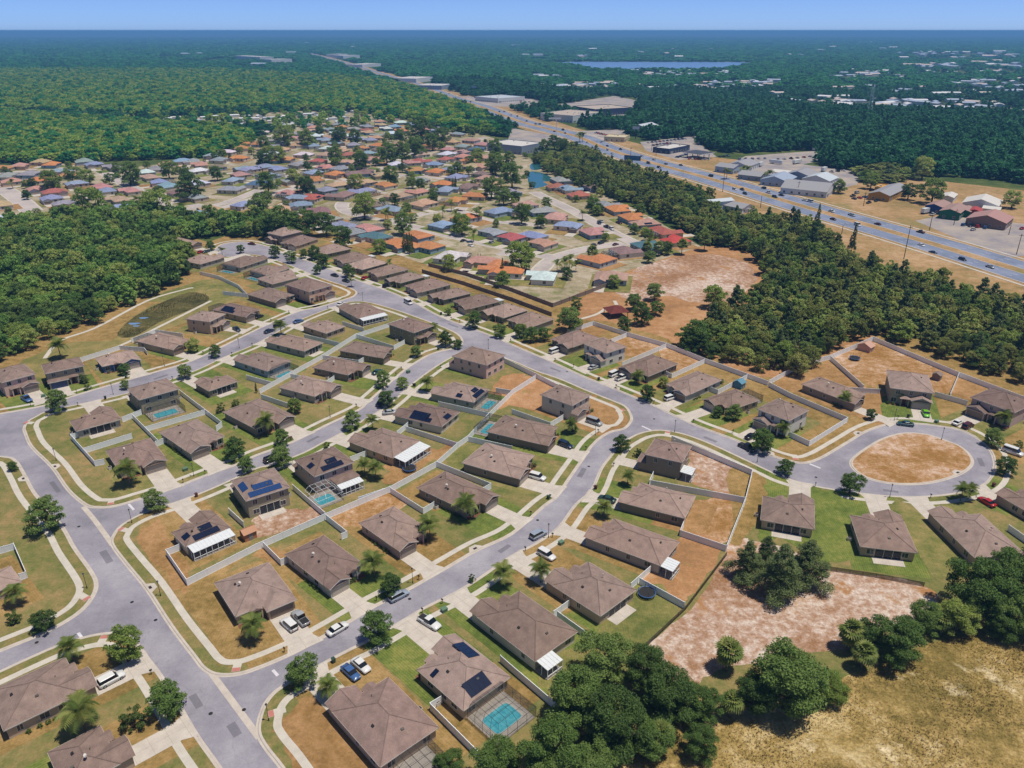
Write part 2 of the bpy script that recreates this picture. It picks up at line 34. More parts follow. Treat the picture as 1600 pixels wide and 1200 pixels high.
FARHOUSES=[[-437.7,711.9,1.571,"p",30,257],[-413.2,719.2,1.571,"o",80,255],[-444.0,697.7,0.0,"o",4,261],[-417.3,658.2,1.571,"g",10,273],[-404.2,667.7,1.571,"g",45,270],[-384.3,680.7,0.0,"b",95,266],[-366.7,664.5,-0.918,"o",112,271],[-398.0,634.0,-0.848,"p",20,281],[-380.2,636.9,-0.848,"o",58,280],[-374.8,719.2,0.652,"b",147,255],[-350.2,704.8,-0.918,"g",178,259],[-358.2,600.8,0.723,"p",62,293],[-340.7,587.8,0.675,"r",84,298],[-329.5,563.5,0.675,"b",80,308],[-310.8,545.3,0.675,"g",100,316],[-297.3,526.1,-0.896,"r",108,325],[-314.5,608.8,-0.89,"p",160,290],[-303.1,592.9,-0.89,"b",168,296],[-278.4,558.8,-0.938,"t",187,310],[-264.9,532.3,0.633,"b",190,322],[-341.2,622.6,0.652,"b",120,285],[-309.9,677.4,-0.918,"w",229,267],[-295.9,652.0,-0.89,"p",235,275],[-279.5,631.1,-0.89,"b",250,282],[-265.1,614.2,-0.703,"b",265,288],[-246.0,587.8,0.868,"n",283,298],[-227.8,568.2,-0.703,"g",306,306],[-310.2,722.9,-0.918,"t",262,254],[-308.2,694.3,-0.918,"g",245,262],[-302.8,738.1,0.376,"b",285,250],[-292.8,738.1,-1.195,"g",302,250],[-272.0,745.9,1.294,"g",342,248],[-256.8,758.0,-0.277,"o",374,245],[-230.4,694.3,-0.685,"b",385,262],[-224.5,636.9,1.403,"b",362,280],[-212.7,598.1,2.974,"g",360,294],[-200.7,622.6,1.403,"d",400,285],[-219.5,708.3,-0.685,"b",412,258],[-185.1,540.9,1.019,"b",380,318],[-204.6,510.0,-1.024,"b",310,333],[-199.8,526.1,-0.703,"t",335,325],[-285.4,592.9,-0.89,"p",205,296],[-287.7,863.8,1.732,"o",378,222],[-269.1,858.6,1.732,"o",403,223],[-268.3,684.1,0.886,"w",310,265],[-295.9,961.7,3.303,"w",408,205],[-279.1,974.6,1.732,"g",435,203],[-251.9,942.9,3.303,"g",460,208],[-244.8,1008.4,3.303,"t",490,198],[-232.8,1044.5,-1.195,"t",515,193],[-220.5,1044.5,0.376,"g",530,193],[-190.2,994.6,-1.195,"g",556,200],[-172.4,981.2,-1.195,"r",576,202],[-206.1,961.7,0.376,"w",527,205],[-183.0,930.8,-1.195,"w",550,210],[-187.5,863.8,0.376,"b",525,222],[-206.6,843.4,-1.195,"b",490,226],[-189.1,824.0,1.294,"w",510,230],[-201.0,778.8,-0.277,"w",475,240],[-180.6,778.8,1.294,"p",508,240],[-153.2,824.0,0.649,"o",565,230],[-157.7,778.8,0.649,"r",545,240],[-149.9,694.3,2.564,"g",530,262],[-131.2,667.7,0.438,"n",555,270],[-178.2,738.1,-0.277,"r",497,250],[-164.2,701.2,2.564,"p",507,260],[-219.7,745.9,1.294,"o",430,248],[-210.1,749.9,1.294,"o",448,247],[-217.8,708.3,-0.685,"b",415,258],[-202.7,694.3,-0.685,"b",435,262],[-190.5,719.2,0.886,"g",468,255],[-226.6,690.8,0.886,"b",390,263],[-167.5,674.1,0.886,"b",490,268],[-148.3,667.7,0.993,"o",523,270],[-159.5,639.9,2.299,"o",490,279],[-176.8,636.9,0.728,"g",455,280],[-139.6,595.5,-2.241,"g",510,295],[-134.3,617.0,0.728,"t",530,287],[-123.6,575.4,-1.869,"n",535,303],[-110.8,590.4,-2.241,"b",568,297],[-165.2,582.8,2.707,"p",450,300],[-153.9,565.8,-0.298,"b",465,307],[-142.4,565.8,-1.869,"r",490,307],[-235.6,787.5,-0.277,"w",423,238],[-232.2,814.5,-0.277,"t",440,232],[-180.1,1022.6,-1.195,"g",575,196],[-153.0,1001.5,-1.195,"w",605,199],[-173.4,1083.2,-1.195,"p",595,188],[-144.3,1067.4,0.376,"w",627,190],[-140.2,949.1,0.376,"w",612,207],[-154.4,890.5,-1.195,"b",580,217],[-138.7,843.4,2.623,"o",592,226],[-140.6,787.5,0.649,"b",575,238],[-118.6,858.6,1.052,"p",625,223],[-84.7,843.4,2.623,"o",673,226],[-63.0,942.9,2.623,"g",715,208],[-65.5,874.3,2.623,"t",705,220],[-45.4,885.1,2.623,"p",735,218],[-51.7,838.5,1.052,"g",722,227],[-37.0,819.2,1.052,"d",743,231],[-64.5,814.5,2.623,"p",700,232],[-49.3,796.3,2.623,"p",722,236],[-64.0,783.1,1.052,"w",697,239],[-103.3,719.2,0.466,"w",620,255],[-93.2,730.5,2.037,"p",640,252],[-84.7,738.1,2.037,"r",656,250],[-62.7,749.9,1.138,"r",695,247],[-47.5,766.2,1.138,"p",722,243],[-35.1,708.3,-0.433,"t",738,258],[-53.9,694.3,1.066,"b",703,262],[-65.4,680.7,1.066,"o",680,266],[-82.5,687.4,0.438,"o",650,264],[-46.1,652.0,1.066,"b",712,275],[-25.7,667.7,-0.505,"n",752,270],[-98.0,617.0,-0.67,"o",603,287],[-74.3,636.9,-0.505,"g",655,280],[-50.6,595.5,1.323,"b",695,295],[-35.4,608.8,1.323,"n",728,290],[-69.0,587.8,-2.241,"p",655,298],[-81.0,570.6,-2.241,"p",625,305],[-27.0,573.0,2.894,"o",742,304],[-40.7,556.5,1.323,"o",710,311],[-124.2,674.1,2.009,"n",570,268],[-115.4,628.2,0.728,"t",572,283],[-110.4,661.3,2.009,"t",592,272],[-24.1,758.0,-0.433,"p",760,245],[-29.4,708.3,-0.433,"p",748,258],[-1.4,587.8,-0.988,"g",797,298],[-8.5,519.9,0.753,"b",780,328],[9.3,540.9,3.494,"p",821,318],[20.4,519.9,3.444,"g",848,328],[27.6,502.3,1.199,"p",867,337],[34.4,608.8,3.458,"r",870,290],[42.7,600.8,1.887,"b",888,293],[49.0,575.4,3.494,"r",905,303],[-145.4,540.9,0.33,"b",470,318],[-126.7,519.9,-1.241,"n",502,328],[-117.8,498.5,-0.674,"g",512,339],[-102.5,478.7,-0.77,"b",540,350],[-94.3,461.8,-0.77,"g",553,360],[-86.4,471.8,-0.77,"p",578,354],[-79.1,450.6,-0.739,"k",588,367],[-154.7,526.1,-1.241,"t",440,325],[-80.8,526.1,-0.674,"b",612,325],[-61.3,545.3,0.832,"t",662,316],[-43.5,480.4,0.832,"b",690,349],[-29.6,500.4,0.753,"o",728,338],[-11.5,461.8,-0.704,"g",770,360],[-63.2,434.1,-0.739,"o",625,378],[-46.4,428.3,-0.704,"o",670,382],[-33.4,406.5,1.205,"w",702,398],[-15.0,397.6,-0.366,"p",755,405],[-7.8,387.9,-1.756,"o",776,413],[34.7,478.7,-0.372,"b",888,350],[47.6,460.2,1.948,"p",925,361],[0.0,449.1,-0.704,"r",800,368],[12.0,452.2,-0.698,"b",832,366],[17.4,435.5,-0.698,"p",848,377],[-2.6,378.5,-0.185,"o",792,421],[15.6,368.5,-1.756,"w",850,430],[46.0,400.2,-2.355,"o",937,403],[48.4,368.5,-0.185,"t",955,430],[63.9,540.9,1.923,"g",945,318],[70.9,526.1,1.873,"o",965,325],[76.4,500.4,1.873,"o",986,338],[82.8,483.9,3.444,"p",1008,347],[90.0,463.4,1.948,"r",1035,359],[93.5,440.0,3.519,"R",1056,374],[74.7,426.9,1.948,"k",1010,383],[61.0,417.2,1.948,"n",975,390],[-202.7,913.3,-1.195,"p",518,218],[-129.6,750.0,0.649,"p",583,253],[-131.4,979.0,-1.195,"o",629,207],[-277.1,826.5,1.732,"o",376,235],[-69.8,719.5,-0.433,"b",678,261],[-203.8,889.8,-1.195,"b",509,222],[-50.3,988.0,1.052,"t",735,206],[-93.5,1044.6,-1.195,"b",685,197],[-219.3,987.9,-1.195,"g",517,206],[-115.8,1073.5,-1.195,"p",662,193],[-53.5,621.7,-0.505,"o",693,292],[-287.4,771.1,-0.277,"g",331,247],[-77.0,908.4,1.052,"p",692,219],[-150.9,732.4,-0.277,"t",541,257],[-112.3,776.1,0.649,"b",618,246],[-107.4,886.4,1.052,"g",646,223],[-133.0,817.8,0.649,"n",594,237],[-326.0,495.5,-0.896,"w",0,348],[-222.2,1074.5,-1.195,"w",535,193],[-95.2,928.0,1.052,"t",669,215],[-258.0,1037.4,1.732,"g",482,198],[38.8,638.4,1.887,"g",875,286],[-392.7,738.9,-0.918,"g",133,256],[62.1,609.1,1.887,"n",926,297],[-190.2,1061.5,-1.195,"t",571,195],[-165.7,851.6,-1.195,"g",554,229],[-97.0,1083.1,-1.195,"w",685,192],[-106.4,989.9,-1.195,"p",663,205],[-226.1,664.5,-0.685,"p",376,277],[-145.9,1023.3,-1.195,"b",618,200],[-279.7,505.7,-0.896,"p",126,343],[-168.1,960.4,-1.195,"t",577,210],[-226.5,850.3,1.732,"t",463,230],[-210.7,1017.8,-1.195,"o",535,201],[-88.2,978.9,-1.195,"b",685,207],[-151.2,911.5,-1.195,"t",589,218],[-164.9,1040.6,-1.195,"t",597,198],[-278.3,717.7,-1.195,"p",314,261],[-430.3,733.8,0.0,"t",65,257],[-258.8,704.7,-0.685,"n",341,265],[-86.4,1018.8,-1.195,"g",691,201],[-39.6,741.3,-0.433,"o",733,255],[-116.3,832.2,1.052,"p",623,234],[-352.3,541.2,-0.896,"t",2,325],[-108.1,966.8,-1.195,"p",657,209],[-95.8,541.2,-1.241,"n",583,325],[-135.0,712.5,0.993,"t",563,263],[-249.5,834.7,1.732,"g",422,233],[-54.6,454.0,-0.739,"o",655,373],[-200.5,659.7,-0.685,"b",422,279],[-171.8,807.3,-0.277,"t",531,239],[-243.1,905.1,1.732,"p",459,219],[-154.4,1095.1,-1.195,"n",619,191],[-223.0,874.4,1.732,"p",477,225],[-173.2,908.1,-1.195,"b",558,219],[-88.6,778.7,0.649,"p",656,246],[-130.2,1102.5,-1.195,"t",648,190],[-19.7,644.7,-0.505,"p",761,284],[-223.8,926.0,1.732,"w",493,216],[-15.4,620.2,1.323,"t",769,292],[-260.7,889.9,1.732,"g",428,222],[-285.1,1019.0,1.732,"g",443,201],[-248.1,867.2,1.732,"w",438,226],[-281.4,797.4,-0.277,"w",355,241],[-111.5,1019.2,-1.195,"n",660,201],[-259.5,921.0,1.732,"t",442,216],[-106.6,1102.9,-1.195,"p",676,190],[-31.8,853.3,1.052,"p",752,229],[-245.1,978.3,1.732,"p",481,207],[-126.6,1046.7,-1.195,"b",645,197],[-153.9,932.5,-1.195,"g",590,214],[-246.7,626.0,-0.703,"w",311,290]]
HIGHWAY=[[272.89,346.54],[260.56,385.47],[239.54,450.54],[208.91,532.16],[165.86,654.48],[120.19,770.54],[94.16,856.52],[74.29,944.22],[22.66,1073.26],[-0.89,1146.83],[-49.39,1327.22],[-118.79,1540.23],[-198.12,1831.15],[-259.82,2020.52],[-419.36,2502.2],[-620.72,3146.63],[-850.52,3823.71],[-1108.28,4587.69]]
FENCE=[[[-130.34,208.7],[-132.18,206.65],[-117.47,191.01],[-115.28,192.09]],[[-124.03,198.4],[-114.34,207.47]],[[-119.86,220.35],[-104.8,203.44]],[[-105.06,202.26],[-102.58,205.44]],[[-122.07,218.11],[-118.42,223.54]],[[-112.09,211.62],[-98.0,223.54]],[[-112.03,238.64],[-89.82,215.04],[-90.56,212.05]],[[-160.04,266.22],[-150.82,279.06],[-140.38,277.07],[-138.01,273.8]],[[-149.49,286.58],[-144.39,296.65],[-131.58,292.26]],[[-85.25,239.15],[-71.03,269.34],[-62.46,291.54],[-44.51,311.34]],[[-70.53,306.57],[-60.42,298.89]],[[-82.86,291.54],[-67.0,282.44]],[[-93.23,250.96],[-82.56,244.94]],[[-61.95,291.54],[-45.44,279.06],[-42.03,285.19]],[[-78.02,252.08],[-64.08,246.02],[-62.34,250.4]],[[-70.56,269.34],[-56.32,264.39],[-54.61,268.09]],[[-83.42,235.08],[-72.69,228.23]],[[-24.01,229.67],[-7.09,221.25]],[[-5.42,240.19],[0.0,238.12]],[[-34.76,208.7],[-32.19,214.61]],[[-32.47,212.05],[-15.95,201.48]],[[-12.96,205.44],[0.0,199.54]],[[-45.92,193.18],[-42.01,196.88]],[[-39.8,172.19],[-32.26,177.49],[-21.2,190.65],[-15.79,201.87],[-13.01,206.25],[-6.91,222.16],[0.43,239.15],[8.31,250.96]],[[-21.2,190.65],[-5.64,179.09],[-7.62,176.85]],[[-32.17,176.85],[-22.53,167.13],[-20.04,170.08]],[[-80.65,149.75],[-71.81,139.04],[-60.3,151.98],[-46.92,164.54],[-32.43,177.49]],[[-80.45,149.99],[-78.39,151.98]],[[-58.86,152.74],[-52.99,146.12],[-50.7,148.04]],[[-46.53,164.26],[-39.89,157.14],[-41.07,156.09]],[[-58.48,178.45],[-46.88,165.11]],[[-71.79,167.13],[-66.2,161.19]],[[0.0,224.0],[11.85,214.61],[16.12,219.9]],[[-3.07,266.84],[8.36,252.65],[15.33,243.34]],[[22.51,296.65],[33.8,306.57],[46.18,293.71],[59.93,281.76],[71.29,266.22],[83.2,252.08],[88.38,246.02]],[[45.83,292.99],[38.86,285.88]],[[59.56,281.08],[40.13,262.57]],[[70.91,265.61],[56.37,252.08],[54.75,254.35]],[[82.82,251.52],[69.37,238.64],[67.17,241.23]],[[88.5,244.94],[92.89,236.09],[105.06,218.11],[87.69,202.65],[83.86,208.29]],[[88.99,246.56],[105.26,261.97],[118.47,269.34],[142.84,288.69],[157.89,254.35],[170.27,231.62]],[[118.48,268.71],[119.99,242.28]],[[113.92,240.71],[124.1,239.15]],[[158.21,253.21],[146.02,235.59]],[[141.87,237.1],[148.89,230.16]],[[47.74,205.84],[66.26,186.1],[60.45,171.88],[50.59,151.73]],[[37.37,180.72],[60.36,172.19]],[[38.77,185.07],[37.02,180.72]],[[40.76,157.68],[50.37,151.48]],[[42.51,161.74],[40.76,157.68]],[[28.28,139.48],[36.56,131.42]],[[26.06,137.72],[31.38,143.78]],[[9.46,128.63],[17.47,119.66]],[[8.66,128.63],[12.24,132.24]],[[-2.23,116.01],[0.0,113.34],[8.37,103.74]],[[-14.73,104.18],[-5.02,93.16]],[[-14.74,104.32],[-12.8,105.95]],[[-120.9,149.99],[-117.58,152.24],[-108.74,141.72],[-109.79,140.81]],[[-156.8,380.42],[-144.47,372.56],[-130.26,357.68],[-121.71,343.82]],[[-134.18,347.68],[-121.12,343.82]],[[121.68,159.82],[123.61,151.98]]]
CHAIN=[[[50.18,149.82],[36.82,131.12],[22.83,115.96]],[[70.96,144.56],[81.71,141.81],[90.96,138.69]]]
WALL=[[[-43.26,395.81],[-22.37,378.14],[0.0,352.62],[18.15,329.97],[46.0,360.78]],[[-45.34,383.87],[-23.12,362.88],[0.0,338.16],[17.03,317.9]],[[42.38,373.67],[47.09,364.99]]]
PATCH=[["sand",[[23.15,116.88],[37.14,132.14],[51.02,151.44],[53.96,155.75],[63.58,154.47],[71.68,145.19],[91.42,139.09],[88.93,129.73],[70.44,123.99],[64.81,119.47],[43.14,114.35],[29.91,109.54],[24.48,113.2]]],["field",[[1.98,81.8],[17.22,93.4],[28.39,101.39],[46.95,106.48],[67.45,113.53],[86.48,122.15],[107.79,129.73],[151.43,142.43],[108.85,81.8]]],["dirt",[[22.13,319.73],[34.11,346.54],[46.99,368.8],[79.77,413.77],[113.27,438.62],[132.3,421.77],[123.73,368.8],[105.18,330.0],[83.27,297.77],[79.25,261.44],[101.99,252.81],[119.95,270.57],[147.02,297.77],[142.43,309.2],[111.89,297.77],[79.17,270.57],[61.67,290.55],[43.0,309.2],[33.96,313.18]]],["sand",[[51.69,368.8],[74.62,403.52],[102.02,420.42],[122.78,406.04],[120.27,370.95],[97.49,339.01],[82.55,337.18],[71.19,346.54],[55.29,339.01],[48.27,353.36]]],["sand",[[54.1,200.87],[66.24,187.75],[61.09,175.93],[48.87,181.36],[49.36,188.79]]],["sanddirt",[[48.54,173.46],[60.18,173.16],[51.3,154.98],[42.33,160.79],[43.74,164.67]]],["sand",[[-64.74,159.71],[-63.39,168.1],[-56.25,169.56],[-48.2,168.1],[-60.28,156.27]]],["sanddirt",[[-45.39,166.37],[-33.24,178.77],[-26.67,172.55],[-38.1,161.88]]],["dirt",[[-6.23,247.31],[0.0,255.63],[11.33,252.81],[15.02,245.17],[9.34,227.19],[0.0,230.03],[-6.23,227.19]]],["orange",[[21.79,227.19],[25.43,237.91],[32.72,231.96],[35.69,227.19],[35.42,220.33],[29.72,214.65],[25.09,218.12]]],["sanddirt",[[40.35,287.05],[47.94,296.3],[58.91,284.98],[44.73,273.1]]],["sanddirt",[[56.5,278.28],[61.91,283.62],[70.5,269.32],[59.57,258.51]]],["dry",[[70.32,263.22],[83.03,253.93],[73.88,244.64],[65.72,252.81]]],["orange",[[119.95,270.57],[91.24,247.31],[95.83,240.98],[108.16,222.58],[116.21,227.19],[126.33,240.98],[121.73,245.7]]],["sanddirt",[[121.86,272.47],[143.38,289.14],[158.98,255.63],[148.71,240.46],[127.91,244.64],[122.84,247.31]]],["orange",[[160.42,256.2],[171.21,235.9],[166.01,227.19],[149.23,238.92]]],["orange",[[-59.79,149.48],[-53.17,147.07],[-51.45,148.99],[-58.99,154.47]]],["dirt",[[32.11,144.73],[41.84,158.38],[50.49,152.94],[37.47,133.78],[29.39,141.31]]],["greenb",[[29.16,139.75],[36.4,132.54],[23.29,117.9],[16.61,120.36],[19.33,127.78]]],["greenb",[[13.41,120.36],[20.01,122.15],[23.15,116.88],[11.68,105.73],[7.11,107.99],[4.68,114.35]]],["orange",[[-41.27,102.81],[-35.55,107.99],[-32.55,104.99],[-21.34,92.15],[-16.22,85.08],[-29.41,85.08],[-38.0,94.68]]],["dry",[[-91.5,168.1],[-83.36,172.55],[-84.53,159.71],[-79.97,149.48],[-72.7,140.19],[-60.53,151.94],[-66.61,139.09],[-55.74,124.92],[-49.05,122.15],[-50.57,118.6],[-54.78,116.03],[-60.68,120.36],[-88.09,154.47]]],["orange",[[-90.19,155.75],[-89.71,163.82],[-84.0,158.38],[-72.11,142.43],[-72.16,136.93],[-78.6,142.43]]],["straw",[[-182.33,270.57],[-171.5,287.05],[-157.99,290.55],[-162.1,317.24],[-152.73,358.38],[-140.96,368.8],[-124.58,346.54],[-135.86,313.18],[-152.28,283.62],[-163.13,270.57],[-163.18,252.81],[-177.79,258.51]]],["greenb",[[-165.87,339.01],[-155.83,366.68],[-143.26,370.95],[-125.78,348.46],[-134.23,331.77],[-145.5,339.01]]],["greenb",[[-27.22,192.32],[-16.96,201.64],[-13.19,201.64],[-18.42,195.97],[-25.04,188.79]]],["orange",[[-35.25,185.36],[-25.79,195.97],[-18.99,203.59],[-16.58,201.64],[-21.94,194.13],[-32.58,181.36]]],["greenb",[[-18.28,194.13],[-12.34,203.59],[0.0,199.72],[-9.84,188.79]]],["orange",[[19.02,313.18],[32.25,309.2],[41.03,303.77],[33.26,291.97],[20.82,297.77]]],["green",[[72.52,177.82],[87.28,174.08],[80.96,151.94],[72.37,147.07],[66.29,155.75],[58.95,157.06]]],["greenb",[[96.87,171.05],[106.52,170.45],[107.17,145.89],[94.63,141.31],[95.9,149.97]]],["dry",[[60.8,188.79],[68.75,185.36],[67.69,178.77],[61.68,163.82],[52.86,154.47],[55.55,168.1]]]]
SUBURB=[[-542.01,713.38],[-396.99,742.84],[-343.92,716.94],[-288.21,770.54],[-288.88,892.91],[-294.44,1015.06],[-175.02,1121.26],[-94.91,1104.81],[-7.05,892.91],[28.66,716.94],[87.04,532.16],[107.47,437.17],[51.43,379.77],[18.28,331.77],[-55.03,409.88],[-110.87,479.6],[-165.38,532.16],[-216.08,528.06],[-247.97,502.77],[-289.29,502.77],[-323.02,490.05],[-367.88,467.9]]
MHPARK=[[-496.11,1104.81],[-395.7,1211.07],[-296.26,1271.88],[-158.01,1271.88],[-132.47,1058.12],[-290.68,1001.44],[-403.11,1029.04]]
VERGE=[[234.43,290.55],[222.28,321.4],[200.48,368.8],[176.43,441.55],[140.9,558.02],[106.91,702.89],[68.88,871.76],[15.81,1008.21],[-59.25,1271.88],[-182.15,1691.75],[-457.49,2502.2],[-1021.92,4226.25],[-983.6,4340.31],[-381.24,2502.2],[-149.44,1768.77],[-33.38,1439.45],[80.62,1029.04],[138.53,876.96],[192.98,783.02],[282.64,706.35],[324.26,673.07],[399.28,601.41],[320.89,416.41]]
LOTS=[[[140.92,892.91],[216.75,950.27],[203.19,871.76],[199.21,783.02],[157.86,762.43],[136.97,822.83]],[[186.29,716.94],[228.38,787.26],[318.03,827.48],[310.94,778.82],[267.03,735.26],[303.89,696.05],[276.06,633.95],[245.41,606.62],[212.44,660.57]],[[78.06,994.76],[139.26,1015.06],[135.8,932.34],[91.6,892.91]],[[290.8,522.02],[325.16,493.62],[297.2,423.13],[270.52,413.77],[262.79,452.07],[260.36,502.77]],[[-95.96,1555.75],[45.75,1481.03],[50.18,1293.47],[-41.86,1350.67]],[[0.0,1029.04],[58.72,932.34],[32.79,827.48],[-6.74,851.54]],[[62.78,1350.67],[191.92,1555.75],[222.53,1439.45],[176.31,1192.02],[91.41,1173.54]]]
WATER=[["lake",[[0.0,3177.98],[263.46,3309.76],[869.34,3275.81],[928.15,3177.98],[735.6,2764.04],[580.87,2542.41],[348.52,2542.41],[245.9,2583.9],[203.04,2970.63]]],["lake",[[1055.63,3275.81],[1289.77,3177.98],[1229.5,3027.1],[1014.63,3146.63]]],["pond",[[13.81,689.34],[25.42,689.34],[34.75,654.48],[29.77,636.81],[22.54,620.01],[14.58,622.75]]],["pond",[[17.69,739.03],[26.66,742.84],[25.56,709.85],[16.96,706.35]]],["marsh",[[-160.21,297.04],[-162.1,317.24],[-158.55,335.36],[-151.62,351.39],[-142.13,347.5],[-138.23,339.01],[-142.67,323.94],[-148.46,310.78],[-150.8,296.3],[-154.55,291.97]]]]
WOOD={"near_left":[[-331.98,466.28],[-300.77,493.62],[-270.45,506.52],[-241.24,516.11],[-191.03,493.62],[-148.42,486.52],[-130.96,472.85],[-143.1,453.61],[-178.38,463.05],[-187.14,450.54],[-195.99,437.17],[-174.4,416.41],[-160.72,379.77],[-166.91,348.46],[-174.68,309.2],[-186.63,287.05],[-186.46,261.44],[-191.38,247.31]],"right":[[28.99,696.05],[62.52,746.68],[94.58,716.94],[141.95,562.55],[129.21,490.05],[155.48,497.24],[188.43,472.85],[177.05,403.52],[196.05,356.36],[224.05,319.73],[233.47,289.14],[181.99,239.43],[164.09,263.22],[148.84,297.77],[122.83,278.28],[99.72,252.81],[81.58,261.44],[64.26,280.26],[82.41,305.31],[112.04,339.01],[123.73,368.8],[132.3,421.77],[113.27,438.62],[110.41,450.54],[100.94,490.05],[88.61,542.66],[74.94,576.57],[50.7,628.3],[35.67,673.07]]}
FOREST=[[[[-942.14,1211.07],[-753.72,1211.07],[-371.62,1008.21],[-298.97,950.27],[-285.36,892.91],[-289.66,774.66],[-398.92,746.68],[-573.19,716.94]],"yellow",7.2,1.1],[[[-1918.37,2284.93],[-1524.96,2502.2],[-895.91,2502.2],[-542.67,2220.5],[-385.72,2101.74],[-212.67,1729.42],[-81.63,1315.78],[-29.78,1088.82],[-82.79,1058.12],[-229.63,1230.71],[-375.27,1271.88],[-506.0,1138.19],[-765.45,1230.71],[-1052.49,1230.71]],"yellow",8,1.15],[[[63.99,1173.54],[207.51,1338.84],[296.26,1271.88],[430.56,1230.71],[816.71,1138.19],[447.98,601.41],[373.38,663.65],[281.35,702.89],[290.25,822.83],[223.55,804.67],[197.77,832.19],[190.73,861.54],[140.92,892.91],[138.27,950.27],[102.13,1001.44],[69.02,1104.81]],"dark",9,1.15],[[[-138.05,1104.81],[-85.09,1088.82],[-23.42,994.76],[-7.34,932.34],[-78.06,994.76]],"yellow",9,1.0],[[[281.35,702.89],[334.56,696.05],[326.14,642.6],[270.95,633.95]],"right",12,0.55],[[[17.52,787.26],[39.14,822.83],[70.74,851.54],[103.24,787.26],[61.92,739.03],[29.26,702.89]],"right",6.2,1.0],[[[-222.1,2073.97],[-59.61,1945.2],[119.95,1555.75],[104.64,1350.67],[-23.53,1525.01],[-130.11,1691.75]],"dark",13,0.9]]
